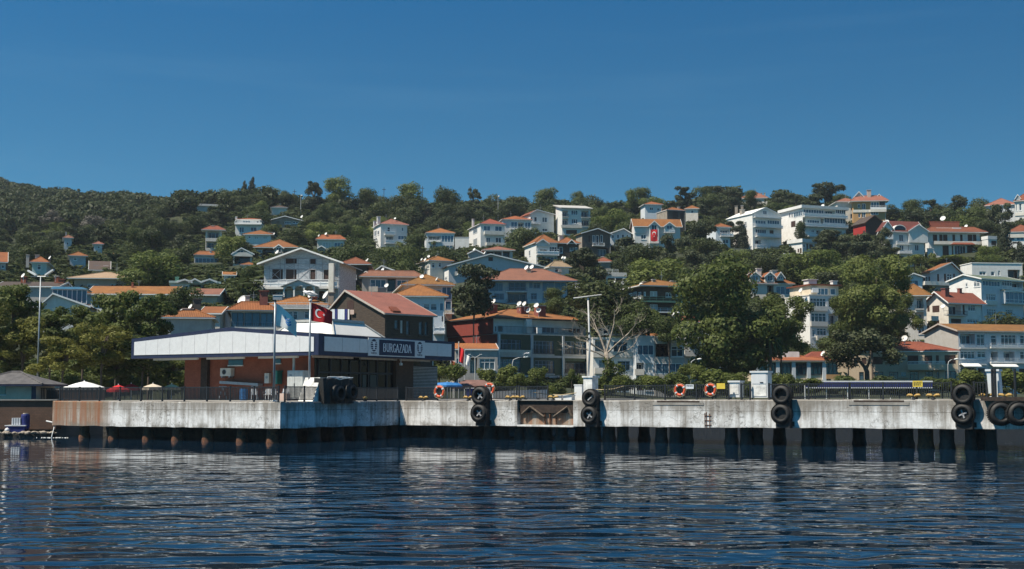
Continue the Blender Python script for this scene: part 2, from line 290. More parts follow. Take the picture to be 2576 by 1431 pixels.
def opening(h, P, x0, x1, z0, z1, kind, proud):
    """one window / door / loggia; P maps (along, inward, up) to house space; proud: no hole in the wall behind it"""
    w = .06 + h.Y * .00016; W = x1 - x0
    dep = {'l': 1.3, 'g': .06, 'k': .10, 'o': 1.6}.get(kind, .16)
    y = -.03 if proud else dep
    pm = {'g': 'pane_blue', 'k': 'shutter_brown', 'o': 'pane_dark', 'd': 'pane_dark', 'b': 'blind', 't': 'pane_teal'}.get(kind, 'pane')
    b = MB()
    if proud: 
        q = [(x0, -.03), (x1, -.03), (x1, .02), (x0, .02)]; b.hexa([P(a, c, z0) for a, c in q], [P(a, c, z1) for a, c in q])
    elif kind == 'a':
        n = 8; cx = (x0 + x1) / 2; r = W / 2; zc = z1 - r
        b.poly([P(x0, y, z0), P(x1, y, z0), P(x1, y, z1), P(x0, y, z1)])
    else: b.poly([P(x0, y, z0), P(x1, y, z0), P(x1, y, z1), P(x0, y, z1)])
    if kind == 'l': b = MB().poly([P(x0 + W * .06, y - .03, z0 + .02), P(x1 - W * .06, y - .03, z0 + .02), P(x1 - W * .06, y - .03, z0 + (z1 - z0) * .88), P(x0 + W * .06, y - .03, z0 + (z1 - z0) * .88)])
    o = obj('window' if kind not in ('d',) else 'door', b, pm, h.root)
    if kind in ('k', 'o'): return o
    f = MB(); nm = max(1, round(W / (.75 if kind != 'g' else .95))); nm = min(nm, 9)
    if kind == 'l': frame_bars(f, P, x0 + W * .06, x1 - W * .06, z0 + .02, z0 + (z1 - z0) * .88, y - .09, w * .8, max(2, round(W / 1.1)))
    else: frame_bars(f, P, x0, x1, z0, z1, (y - .07) if not proud else -.09, w, nm, .68 if kind in ('w', 't') and h.Y < 330 else None)
    if kind == 'a': 
        zc = z1 - W / 2
        for s in (-1, 1): 
            c = (x0 + x1) / 2; e = c + s * W / 2; pts = [P(e, y - .05, zc)] + [P(c + s * W / 2 * math.cos(t), y - .05, zc + W / 2 * math.sin(t)) for t in (.4, .8, 1.2, 1.57)] + [P(e, y - .05, z1)]
            f.poly([P(c, y - .05, z1)] + pts[1:5][::-1] + [pts[0], pts[5]]) if False else f.poly([pts[5]] + pts[:5])
    obj('frame', f, h.frame, o)
    if kind in ('w', 't') and W < 3.2 and h.Y < 420:
        s = MB(); q = [(x0 - .08, -.10), (x1 + .08, -.10), (x1 + .08, -.005), (x0 - .08, -.005)]; s.hexa([P(a, c, z0 - .12) for a, c in q], [P(a, c, z0 - .03) for a, c in q]); obj('sill', s, h.frame, o)
    return o
def balcony(h, x0, x1, zf, zr, pr, style, y0=0.):
    t = .22; b = MB().box(x0, x1, -pr, y0 - .005, zf - t, zf)
    sl = obj('balcony', b, {'s': 'offwhite', 'G': 'rail_green', 'e': 'beige'}.get(style, 'slab_grey' if style == 'b' else 'white'), h.root)
    r = MB(); hgt = zr - zf; k = .035 + h.Y * .00006
    if style in ('s', 'e'): r.box(x0, x1, -pr, -pr + .12, zf + .004, zr).box(x0, x0 + .12, -pr + .12, y0 - .005, zf + .004, zr).box(x1 - .12, x1, -pr + .12, y0 - .005, zf + .004, zr)
    else:
        for e, f in ((0, 0), (.5, 0), (1, 0)) if style in 'wG' else ((0, 0), (1, 0)):
            zz = zf + .12 + (hgt - .12) * e; r.box(x0, x1, -pr, -pr + k, zz - k, zz); r.box(x0, x0 + k, -pr + k, y0 - .005, zz - k, zz); r.box(x1 - k, x1, -pr + k, y0 - .005, zz - k, zz)
        n = max(2, int((x1 - x0) / (1.3 if style in 'wG' else .28)))
        for i in range(n + 1):
            xx = x0 + (x1 - x0 - k) * i / n; r.box(xx, xx + k * (.8 if style in 'wG' else .55), -pr + .003, -pr + k - .003, zf + .003, zr - k - .003)
        if style == 'w' or style == 'G': r.box(x0 + .02, x1 - .02, -pr + k + .002, -pr + k + .02, zf + .2, zr - hgt * .35) if hgt > .9 else None
    obj('railing', r, {'w': 'frame_white', 'b': 'black_iron', 's': 'offwhite', 'G': 'rail_green', 'e': 'beige', 'u': 'frame_blue'}[style], sl)
def hip_mesh(x0, x1, y0, y1, z, pz, rise=.16):
    W, D = x1 - x0, y1 - y0; b = MB(); k = min(W, D) / 2 * .98
    if W >= D: r0, r1 = (x0 + k, (y0 + y1) / 2), (x1 - k, (y0 + y1) / 2)
    else: r0, r1 = ((x0 + x1) / 2, y0 + k), ((x0 + x1) / 2, y1 - k)
    c = [(x0, y0, z + rise), (x1, y0, z + rise), (x1, y1, z + rise), (x0, y1, z + rise)]; A, B = (*r0, pz), (*r1, pz)
    if W >= D: b.poly([c[0], c[1], B, A]).poly([c[1], c[2], B]).poly([c[2], c[3], A, B]).poly([c[3], c[0], A])
    else: b.poly([c[0], c[1], A]).poly([c[1], c[2], B, A]).poly([c[2], c[3], B]).poly([c[3], c[0], A, B])
    k2 = .10                                                      # ridge caps
    for p, q in [(c[0], A), (c[1], B if W >= D else A), (A, B)]: 
        if (Vector(p) - Vector(q)).length > .3: b.tube([p, q], k2, 5)
    e = MB().box(x0 + .02, x1 - .02, y0 + .02, y1 - .02, z, z + rise - .004)
    return b, e
def gable_slab(b, x0, x1, xm, y0, y1, ze, zp, t=.16):            # ridge along y
    for xa, xb, za, zb in ((x0, xm, ze, zp), (xm, x1, zp, ze)):
        b.hexa([(xa, y0, za), (xb, y0, zb), (xb, y1, zb), (xa, y1, za)], [(xa, y0, za + t), (xb, y0, zb + t), (xb, y1, zb + t), (xa, y1, za + t)])
def house(name, label, reg, fx, ev, bv, Y, th=None, side=None, dep=9., roof=('hip', 0, 'tile_orange'), wall='white', ops='', sops='', bal='', chim='', dish='', bays='', frame='frame_white', over=.5, cat='house', group=None, nick=None, sidewall=None, found=6., trim='trim', free=False, wallname='wall', slope=None):
    h = House(); h.frame = frame; fx0, fx1 = fx
    pxl, pyl = PX(reg, fx0, ev); pxr, _ = PX(reg, fx1, ev); _, pyb = PX(reg, fx0, bv if bv is not None else ev)
    pm = (pyl + pyb) / 2; r0, r1 = rx(pxl, pm), rx(pxr, pm)
    al = math.atan(r0)
    if th is None: th = -math.degrees(math.atan((r0 + r1) / 2)) if side is None else 22.
    t = math.radians(th); c, s = math.cos(t), math.sin(t)
    X0 = r0 * Y; W = (r1 * Y - X0) / (c - r1 * s)
    if side is not None:
        if side < fx0: rs = rx(PX(reg, side, ev)[0], pm); D = (X0 - rs * Y) / (s + rs * c)
        else:
            rs = rx(PX(reg, side, ev)[0], pm); X1, Y1 = X0 + W * c, Y + W * s; D = (X1 - rs * Y1) / (s + rs * c)
        D = max(2.5, min(D, 26))
    else: D = dep
    Zb = zat(pyb, Y) if bv is not None else 2.4
    h.root = empty(name, label, cat, (X0, Y, Zb), t, group); h.Y = Y
    def lx(u, v=None): 
        px, py = PX(reg, u, ev if v is None else v); r = rx(px, py); return (r * Y - X0) / (c - r * s)
    def lz(u, v): 
        px, py = PX(reg, u, v); a = max(-2, min(W + 2, lx(u, v))); return zat(py, Y + a * s) - Zb
    def sy(u, v): 
        px, py = PX(reg, u, v); r = rx(px, py); return (X0 - r * Y) / (s + r * c)
    def sz(u, v):
        px, py = PX(reg, u, v); a = max(0, min(D, sy(u, v))); return zat(py, Y + a * c) - Zb
    um = (fx0 + fx1) / 2; He = lz(um, ev); kind, pv, rm = roof[:3]
    h.W, h.D, h.He, h.lx, h.lz = W, D, He, lx, lz
    ymid = Y + W / 2 * s + D / 2 * c; peak = zat(PX(reg, um, pv)[1], ymid) - Zb
    # front openings
    O = []
    for item in [q for q in ops.split(';') if q.strip()]:
        p = item.split(); k = p[0]; u0, v0, u1, v1 = map(float, p[1:5])
        uc, vc = (u0 + u1) / 2, (v0 + v1) / 2
        O.append([k, max(.06, lx(u0, vc)), min(W - .06, lx(u1, vc)), lz(uc, v1), lz(uc, v0)])
    P = lambda a, b, z: (a, b, z)
    holes = [o for o in O if o[4] < He - .03 and o[1] < o[2]]; proud = [o for o in O if o not in holes and o[1] < o[2]]
    w = MB(); xs = sorted({0., W, *[v for o in holes for v in o[1:3]]}); zs = sorted({-found, He, *[v for o in holes for v in o[3:5]]})
    for i in range(len(xs) - 1):
        for j in range(len(zs) - 1):
            a, b2, z0, z1 = xs[i], xs[i+1], zs[j], zs[j+1]; mx, mz = (a + b2) / 2, (z0 + z1) / 2
            if b2 - a < 1e-4 or z1 - z0 < 1e-4 or any(o[1] < mx < o[2] and o[3] < mz < o[4] for o in holes): continue
            w.poly([(a, 0, z0), (b2, 0, z0), (b2, 0, z1), (a, 0, z1)])
    for k, a, b2, z0, z1 in holes:
        d = {'l': 1.3, 'g': .06, 'k': .10, 'o': 1.6}.get(k, .16)
        w.poly([(a,0,z0),(b2,0,z0),(b2,d,z0),(a,d,z0)]).poly([(a,0,z1),(a,d,z1),(b2,d,z1),(b2,0,z1)]).poly([(a,0,z0),(a,d,z0),(a,d,z1),(a,0,z1)]).poly([(b2,0,z0),(b2,0,z1),(b2,d,z1),(b2,d,z0)])
        if k == 'l': w.poly([(a,d,z0),(b2,d,z0),(b2,d,z1),(a,d,z1)])
    sw = MB() if sidewall else w
    sw.poly([(0, D, -found), (0, 0, -found), (0, 0, He), (0, D, He)]); w.poly([(W, 0, -found), (W, D, -found), (W, D, He), (W, 0, He)]).poly([(W, D, -found), (0, D, -found), (0, D, He), (W, D, He)])
    roofs = MB(); eaves = None; ov = over
    if kind == 'hip': roofs, eaves = hip_mesh(-ov, W + ov, -ov, D + ov, He, peak)
    elif kind == 'gf':                     # gable to the front
        uP = roof[3] if len(roof) > 3 else um; xm = lx(uP, pv); zp = lz(uP, pv) - .16; kk = (zp - He) / max(xm, .1); kr = (zp - He) / max(W - xm, .1)
        w.poly([(0, 0, He), (W, 0, He), (xm, 0, zp - .02)]); w.poly([(W, D, He), (0, D, He), (xm, D, zp - .02)])
        gable_slab(roofs, -ov, W + ov, xm, -ov * 1.2, D + ov, He - kk * ov, zp); 
        if abs(kr - kk) > 1e-3: roofs = MB(); [roofs.hexa([(xa, -ov*1.2, za), (xb, -ov*1.2, zb), (xb, D + ov, zb), (xa, D + ov, za)], [(xa, -ov*1.2, za+.16), (xb, -ov*1.2, zb+.16), (xb, D+ov, zb+.16), (xa, D+ov, za+.16)]) for xa, xb, za, zb in ((-ov, xm, He - kk*ov, zp), (xm, W+ov, zp, He - kr*ov))]
        eaves = MB(); y0 = -ov * 1.2
        for xa, xb, za, zb in ((-ov, xm, He - kk*ov, zp), (xm, W+ov, zp, He - kr*ov)): eaves.hexa([(xa, y0 - .06, za - .06), (xb, y0 - .06, zb - .06), (xb, y0 - .003, zb - .06), (xa, y0 - .003, za - .06)], [(xa, y0 - .06, za + .2), (xb, y0 - .06, zb + .2), (xb, y0 - .003, zb + .2), (xa, y0 - .003, za + .2)])
    elif kind == 'gs':                     # ridge along the front
        zp = peak - .16; ym = D * (roof[3] if len(roof) > 3 else .5); k1 = (zp - He) / ym; k2 = (zp - He) / (D - ym)
        for yy, xx in ((0, 0.), (1, W)): (sw if xx == 0 else w).poly([(xx, 0, He), (xx, D, He), (xx, ym, zp - .02)])
        eaves = MB()
        for ya, yb, za, zb in ((-ov, ym, He - k1*ov, zp), (ym, D+ov, zp, He - k2*ov)):
            roofs.hexa([(-ov, ya, za), (W+ov, ya, za), (W+ov, yb, zb), (-ov, yb, zb)], [(-ov, ya, za+.16), (W+ov, ya, za+.16), (W+ov, yb, zb+.16), (-ov, yb, zb+.16)])
            for xa, xb in ((-ov - .06, -ov - .003), (W + ov + .003, W + ov + .06)): eaves.hexa([(xa, ya, za-.06), (xb, ya, za-.06), (xb, yb, zb-.06), (xa, yb, zb-.06)], [(xa, ya, za+.2), (xb, ya, za+.2), (xb, yb, zb+.2), (xa, yb, zb+.2)])
        eaves.box(-ov, W+ov, -ov - .09, -ov - .003, He - k1*ov - .05, He - k1*ov + .12)
    elif kind == 'flat':
        tk = max(.2, lz(um, pv) - He); roofs.box(-ov, W + ov, -ov, D + ov, He + .003, He + tk)
    elif kind == 'shed':
        tk = .25; roofs.hexa([(-ov, -ov, He), (W+ov, -ov, He), (W+ov, D+ov, peak - tk), (-ov, D+ov, peak - tk)], [(-ov, -ov, He+tk), (W+ov, -ov, He+tk), (W+ov, D+ov, peak), (-ov, D+ov, peak)])
        for xx in (0., W): (sw if xx == 0 else w).poly([(xx, 0, He), (xx, D, He), (xx, D, peak - tk - .02)])
        w.poly([(W, D, He), (0, D, He), (0, D, peak - tk - .02), (W, D, peak - tk - .02)])
    obj(wallname, w, wall, h.root)
    if sidewall: o2 = obj('side_wall', sw, sidewall, h.root)
    ro = obj('roof', roofs, rm, h.root)
    if eaves and eaves.v: obj('eave_trim', eaves, trim, ro)
    for k, a, b2, z0, z1 in holes: opening(h, P, a, b2, z0, z1, k, False)
    for k, a, b2, z0, z1 in proud: opening(h, P, a, b2, z0, z1, k, True)
    PS = lambda a, b, z: (b, a, z)
    for item in [q for q in sops.split(';') if q.strip()]:
        p = item.split(); u0, v0, u1, v1 = map(float, p[1:5]); uc = (u0 + u1) / 2; vc = (v0 + v1) / 2
        a, b2 = sorted((sy(u0, vc), sy(u1, vc))); a = max(.1, a); b2 = min(D - .1, b2)
        if b2 - a > .1: opening(h, PS, a, b2, sz(uc, v1), sz(uc, v0), p[0], True)
    for item in [q for q in bal.split(';') if q.strip()]:
        p = item.split(); u0, u1, vf, vr, pr = map(float, p[1:6]); uc = (u0 + u1) / 2
        balcony(h, lx(u0, vf), lx(u1, vf), lz(uc, vf), max(lz(uc, vr), lz(uc, vf) + .7), pr, p[0])
    for item in [q for q in bays.split(';') if q.strip()]:       # gabled bay: u0 u1 eave peak base protrusion
        p = item.split(); u0, u1, e, pk, bb, pr = map(float, p[:6]); a, b2 = lx(u0, e), lx(u1, e); ze, zp, zb = lz((u0+u1)/2, e), lz((u0+u1)/2, pk), lz((u0+u1)/2, bb); xm = (a + b2) / 2
        m = MB().box(a, b2, -pr, .6, zb, ze); m.hexa([(a, -pr, ze), (b2, -pr, ze), (b2, 1.5, ze), (a, 1.5, ze)], [(xm - .01, -pr, zp - .2), (xm + .01, -pr, zp - .2), (xm + .01, 1.5, zp - .2), (xm - .01, 1.5, zp - .2)])
        bo = obj('gabled_bay', m, p[7] if len(p) > 7 else wall, h.root); g = MB(); gable_slab(g, a - .3, b2 + .3, xm, -pr - .3, 2.6, ze - .3 * (zp - ze) / max(.3, xm - a), zp - .14, .14); obj('bay_roof', g, rm, bo)
        g2 = MB(); 
        for xa, xb, za, zb2 in ((a - .3, xm, ze - .3, zp - .14), (xm, b2 + .3, zp - .14, ze - .3)): g2.hexa([(xa, -pr - .38, za - .08), (xb, -pr - .38, zb2 - .08), (xb, -pr - .304, zb2 - .08), (xa, -pr - .304, za - .08)], [(xa, -pr - .38, za + .2), (xb, -pr - .38, zb2 + .2), (xb, -pr - .304, zb2 + .2), (xa, -pr - .304, za + .2)])
        obj('bargeboard', g2, trim, bo)
        if len(p) > 6 and p[6] != '-':
            wz0 = zb + (ze - zb) * .45; pn = obj('window', MB().box(a + (b2-a)*.2, b2 - (b2-a)*.2, -pr - .03, -pr - .004, wz0, ze + (zp - ze) * .15), p[6], bo)
            fb = MB(); frame_bars(fb, lambda q, r_, z: (q, r_ - pr, z), a + (b2-a)*.2, b2 - (b2-a)*.2, wz0, ze + (zp - ze) * .15, -.09, .1, 2); obj('frame', fb, h.frame, pn)
    for item in [q for q in chim.split(';') if q.strip()]:       # u vtop widthpx material [vbottom]
        p = item.split(); u, v, wp = map(float, p[:3]); yd = D * (float(p[4]) if len(p) > 4 else .4); Yc = Y + (lx(u, v)) * s + yd * c
        px, py = PX(reg, u, v); Xw = rx(px, py) * Yc; dx, dy = Xw - X0, Yc - Y; a = dx * c + dy * s; wd = wp * REG[reg][2] * Yc / F / 2; zt = zat(py, Yc) - Zb
        co = obj('chimney', MB().box(a - wd, a + wd, yd - wd, yd + wd, He - .3, zt - .12), p[3], ro); obj('chimney_cap', MB().box(a - wd * 1.25, a + wd * 1.25, yd - wd * 1.25, yd + wd * 1.25, zt - .12 + .002, zt), 'slab_grey' if R.random() < .5 else p[3], co)
    for item in [q for q in dish.split(';') if q.strip()]:
        p = item.split(); u, v = float(p[0]), float(p[1]); yd = float(p[2]) if len(p) > 2 else min(2., D * .3); Yc = Y + lx(u, v) * s + yd * c; px, py = PX(reg, u, v); dx, dy = rx(px, py) * Yc - X0, Yc - Y
        d = link('satellite_dish', DISH, None, h.root); d.location = (dx * c + dy * s, yd, zat(py, Yc) - Zb); d.rotation_euler = (0, 0, R.uniform(-.5, .5) - t); sc = .72 * (float(p[3]) if len(p) > 3 else R.uniform(.9, 1.2)); d.scale = (sc,) * 3
    if h.W > 4 and He > 2.5 and R.random() < .75:
        obj('downpipe', MB().tube([(W - .12, -.1, -.5), (W - .12, -.1, He - .05)], .055, 5), 'slab_grey' if R.random() < .6 else 'trim', h.root)
    if kind in ('hip', 'gs', 'gf') and h.W > 5 and R.random() < .55:
        xa, za = W * R.uniform(.3, .7), (He + peak if kind != 'gf' else He + lz(um, pv)) * .5 if kind != 'flat' else He; b = MB().tube([(xa, D * .5, He), (xa, D * .5, max(peak, He) + R.uniform(1.0, 1.8))], .03, 4); zt2 = max(peak, He) + .9
        for q in range(3): b.box(xa - .5 + .12 * q, xa + .5 - .12 * q, D * .5 - .02, D * .5 + .02, zt2 - .18 * q, zt2 + .03 - .18 * q)
        obj('aerial', b, 'metal_grey', ro)
    x_lo = PX(reg, min(fx0, side if side is not None else fx0), 0)[0]; x_hi = PX(reg, max(fx1, side if side is not None else fx1), 0)[0]
    top = PX(reg, 0, min(ev, pv))[1]
    if not free:
        HOUSES.append((h, (x_lo, top, x_hi, pyb if bv is not None else 985), Y, nick or name.replace('_', ' ')))
    for a, b2, dz in ((W/2, -.5, -.4), (W/2, D, .8), (0, D/2, .2), (W, D/2, .2)):
        GROUND.append((X0 + a * c - b2 * s, Y + a * s + b2 * c, Zb + dz))
    h.X0, h.Y0, h.c, h.s, h.Zb = X0, Y, c, s, Zb
    return h
# ------------------------------------------------------------------ the houses, from the ridge down to the shore
# -- left of the frame
house('cottage', 'narrow white cottage, tinted bluish for shade, with small tiled roof alone in the left woods', 'A', (880, 985), 990, 1165, 330, dep=7, roof=('hip', 955, 'tile_pink'), wall='paleblue', chim='910 900 20 grey', nick='narrow shade-blue cottage', ops='w 915 1040 945 1080')  # wall colour holds the bluish tone of the shaded front
house('cottage', 'white cottage mostly hidden in dark trees, right of the narrow shade-blue cottage', 'A', (1290, 1405), 1075, 1150, 325, dep=7, roof=('hip', 1045, 'tile_pink'), ops='w 1340 1090 1375 1125', nick='hidden white cottage')
house('house', 'steep orange tiled roof of a house cut by the left picture edge', 'A', (-110, 85), 1310, 1420, 255, dep=8, roof=('gs', 1175, 'tile_orange'), wall='grey', over=.3, nick='steep roofed house', ops='w 20 1340 60 1400')
house('house', 'teal walled house with low orange roof and wide chimney in the left trees', 'A', (440, 640), 1325, 1440, 250, th=14, side=None, roof=('hip', 1262, 'tile_orange'), wall='mint', ops='t 510 1345 565 1420', chim='515 1215 50 grey .7; 385 1212 40 grey .8', dish='690 1255', nick='teal walled house')
house('house', 'small house with orange roof and dark teal wall deep among left trees', 'A', (960, 1180), 1238, 1300, 275, roof=('hip', 1192, 'tile_orange'), wall='bluegrey_shade', ops='t 1010 1248 1060 1290', nick='dark teal house')
house('house', 'low house showing only a short orange roof above the brown skylight roof', 'A', (1450, 1650), 1240, 1290, 300, roof=('hip', 1212, 'tile_orange'), nick='short orange roof')
h = house('house', 'house with broad brown roof holding two skylights among left trees', 'A', (1240, 1500), 1420, 1480, 252, dep=7, roof=('gs', 1300, 'tile_brown'), wall='offwhite', nick='brown skylight roof', over=.3)
for u in (1290, 1420): 
    a = h.lx(u, 1350); obj('skylight', MB().hexa([(a, 1.55, h.He + (h.lz(1370,1345)-h.He) * .5), (a + 1.0, 1.55, h.He + (h.lz(1370,1345)-h.He) * .5), (a + 1.0, 2.4, h.He + (h.lz(1370,1345)-h.He) * .82), (a, 2.4, h.He + (h.lz(1370,1345)-h.He) * .82)], [(a, 1.5, h.He + .45 + (h.lz(1370,1345)-h.He) * .5), (a + 1.0, 1.5, h.He + .45 + (h.lz(1370,1345)-h.He) * .5), (a + 1.0, 2.35, h.He + .45 + (h.lz(1370,1345)-h.He) * .82), (a, 2.35, h.He + .45 + (h.lz(1370,1345)-h.He) * .82)]), 'pane_blue' if u < 1400 else 'white_plastic', h.root)
house('house', 'long low house with dark ridge tiles and two brick chimneys behind the left park trees', 'G', (-60, 800), 578, 900, 205, th=4, roof=('gs', 512, 'tile_brown'), wall='grey', chim='335 440 70 brick .4; 785 432 50 brick .4; 850 475 70 brick .4', dish='325 428; 765 438', nick='brick chimneys house', over=.3)
house('pavilion', 'pavilion with wide tan pyramid roof and window band', 'G', (1020, 1765), 478, 640, 240, th=6, roof=('hip', 383, 'tile_tan'), wall='pinkish', ops='w 1200 540 1350 590; w 1520 540 1660 590; w 1680 545 1760 590', over=1.2, nick='tan roofed pavilion', cat='pavilion')
house('house', 'house with orange hipped roof just behind the tan pyramid roof', 'G', (1000, 1235), 435, 520, 262, roof=('hip', 370, 'tile_orange'), nick='orange roof behind the pavilion')
house('house', 'long house under a bright orange roof stretching behind the park trees', 'G', (1230, 2390), 676, 950, 212, th=3, roof=('gs', 572, 'tile_ochre'), dep=8, ops='w 1950 700 2050 760; w 2120 700 2220 760', nick='long orange roofed house', chim='1825 520 25 brick')
h = house('house', 'white gabled house with a blue glass conservatory on its roof, behind park trees', 'G', (545, 1210), 850, 1150, 190, th=10, roof=('gf', 668, 'tile_red', 735), ops='w 610 900 700 1000; w 760 880 860 1000; w 1130 960 1250 1060; g 590 1040 800 1120', nick='white conservatory house', over=.4)
def conservatory(h):
    x0, x1, z0, z1 = h.lx(690, 700), h.lx(1165, 700), h.lz(900, 790), h.lz(900, 612); y0, y1 = 2.0, 6.5
    g = obj('conservatory', MB().box(x0, x1, y0, y1, z0, z1), 'pane_blue', h.root); f = MB()
    for i in range(8): 
        x = x0 + (x1 - x0) * i / 7; f.box(x - .05, x + .05, y0 - .08, y0 - .004, z0, z1)
    f.box(x0 - .06, x1 + .06, y0 - .1, y1, z1 + .003, z1 + .12).box(x0 - .05, x1 + .05, y0 - .1, y0 - .01, z0 - .1, z0 - .003); obj('frame', f, 'frame_white', g)
    r = MB().hexa([(x0 - .3, y0 - .4, z1 + .125), (x1 + .3, y0 - .4, z1 + .125), (x1 + .3, y1, z1 + .125), (x0 - .3, y1, z1 + .125)], [(x0 - .1, y0 + .6, z1 + .55), (x1 - .9, y0 + .6, z1 + .55), (x1 - .9, y1, z1 + .7), (x0 - .1, y1, z1 + .7)]); obj('glass_roof', r, 'pane_blue', g)
conservatory(h)
house('house', 'pale mint house with three scalloped white roof humps and green chimney', 'H', (20, 690), 535, 690, 225, dep=8, roof=('flat', 505, 'mint'), wall='mint', ops='t 150 560 260 630; l 280 550 540 640', bays='130 300 505 478 535 .3; 290 420 505 470 535 .3; 470 640 505 474 535 .3', chim='110 445 45 rail_green', over=.3, nick='mint scalloped house')
house('hut', 'tiny white hut with orange roof and blue door between trees', 'H', (752, 908), 420, 545, 232, dep=4, roof=('gs', 375, 'tile_ochre'), ops='g 795 430 850 530; w 858 432 898 470', over=.25, nick='tiny white hut', cat='hut')
house('house', 'low house with faded pinkish roof below the mint scalloped house', 'H', (330, 660), 690, 780, 195, th=5, roof=('gs', 605, 'tile_pink'), wall='cream', nick='faded roof house')
house('house', 'grey walled house with orange hip roof and tall dark chimney left of the terminal', 'H', (-50, 585), 1020, None, 150, th=10, roof=('hip', 885, 'tile_orange'), wall='grey', chim='390 745 100 darkwall .3; 265 880 130 pinkish .3', dish='170 930; 300 860', nick='grey chimney house', dep=8)
# -- upper left cluster
house('villa', 'small flat topped white villa with setback top floor and corner chimney', 'B', (910, 1265), 790, 912, 385, th=4, dep=8, roof=('flat', 772, 'white'), ops='w 965 833 1032 908; w 1120 833 1205 890', bal='w 905 1275 792 768 1.0', over=.15, nick='flat topped white villa', cat='villa', found=5)
house('penthouse', 'setback top floor with thin orange roof upon the flat topped white villa', 'B', (935, 1248), 735, 786, 390, th=4, dep=6, roof=('hip', 712, 'tile_orange'), ops='g 1010 742 1120 775; w 1200 745 1235 775', chim='925 690 26 white .2', found=.02, free=True, cat='penthouse')
GROUND[-4:] = []
house('house', 'tall narrow house with wide hip roof and stacked deep loggias', 'B', (500, 720), 882, 1180, 350, th=10, side=462, roof=('hip', 815, 'tile_red'), wall='offwhite', ops='l 525 892 692 992; l 512 1035 692 1120', bal='s 505 705 1022 996 .8', over=1.2, chim='600 815 40 grey .5', nick='tall narrow loggia house')
house('house', 'wide white house with orange hip roof and grey chimneys under the flat topped villa', 'B', (1045, 1400), 942, 1085, 345, th=3, roof=('hip', 884, 'tile_orange'), ops='w 1090 955 1122 985; b 1170 960 1230 1000; b 1290 960 1350 1000; w 1058 1035 1112 1076', chim='1378 900 30 grey; 1412 905 40 grey .6', dish='1445 930', nick='wide white house', over=.7)
house('house', 'low house with large orange roof, stone dormer and shaded porch', 'B', (1200, 1740), 1120, 1245, 305, th=2, roof=('hip', 1010, 'tile_orange'), wall='stone', ops='o 1290 1135 1440 1235; g 1215 1150 1275 1230', bays='1455 1575 1120 1075 1240 .6 pane_dark', over=.8, dish='1490 1180 -1.5 1.6', nick='large orange roofed house', dep=11)
house('house', 'grey stone house with orange pyramid roof and two broad windows', 'B', (2035, 2410), 1008, 1135, 345, th=8, side=1905, roof=('hip', 940, 'tile_orange'), wall='offwhite', ops='b 2112 1040 2228 1110; g 2270 1045 2400 1112', dish='2063 950; 2160 925', nick='orange pyramid roof house', over=.5)
house('turret', 'small stone gabled turret with arched openings behind the half timbered house', 'B', (2045, 2145), 1125, 1215, 290, dep=4, roof=('gf', 1085, 'grey'), wall='stone', ops='k 2070 1150 2092 1195; k 2098 1150 2120 1195', over=.15, nick='stone turret', cat='turret')
house('house', 'grey gabled house with blue arched attic window and dark porch', 'B', (880, 1145), 1200, 1360, 290, th=12, side=805, roof=('gf', 1118, 'slab_grey', 995), wall='offwhite', ops='o 905 1235 1115 1345; g 930 1148 1028 1200', nick='grey gabled house', over=.5, bal='s 870 1150 1225 1200 .6')
house('house', 'house with flat orange hip roof and long blue glass veranda', 'B', (345, 735), 1225, 1345, 330, th=14, side=250, roof=('hip', 1165, 'tile_orange'), wall='offwhite', ops='g 352 1258 725 1338', over=.4, nick='blue veranda house', chim='570 1155 22 white .3')
house('house', 'dark stone bungalow with low white edged gable on the wooded slope', 'B', (1400, 1825), 742, 800, 410, dep=9, roof=('gf', 680, 'tile_brown', 1592), wall='stone', ops='w 1590 755 1680 790; w 1700 755 1780 785', dish='1828 690 1 1.4', nick='dark stone bungalow', cat='bungalow')
house('shed', 'long pale flat roof glimpsed among the trees below the cypress pair', 'B', (380, 670), 545, 580, 450, dep=6, roof=('flat', 517, 'white'), over=.5, nick='pale flat roof', cat='shed')
house('cottage', 'brown roofed cottage with white gable high under the ridge', 'B', (1410, 1620), 570, 610, 435, roof=('hip', 545, 'tile_brown'), wall='offwhite', nick='ridge cottage')
house('outbuilding', 'low outbuilding with small orange roof beside the grey gabled house', 'B', (1000, 1180), 1362, 1420, 270, dep=4, roof=('hip', 1322, 'tile_orange'), wall='offwhite', nick='low orange outbuilding', cat='shed')
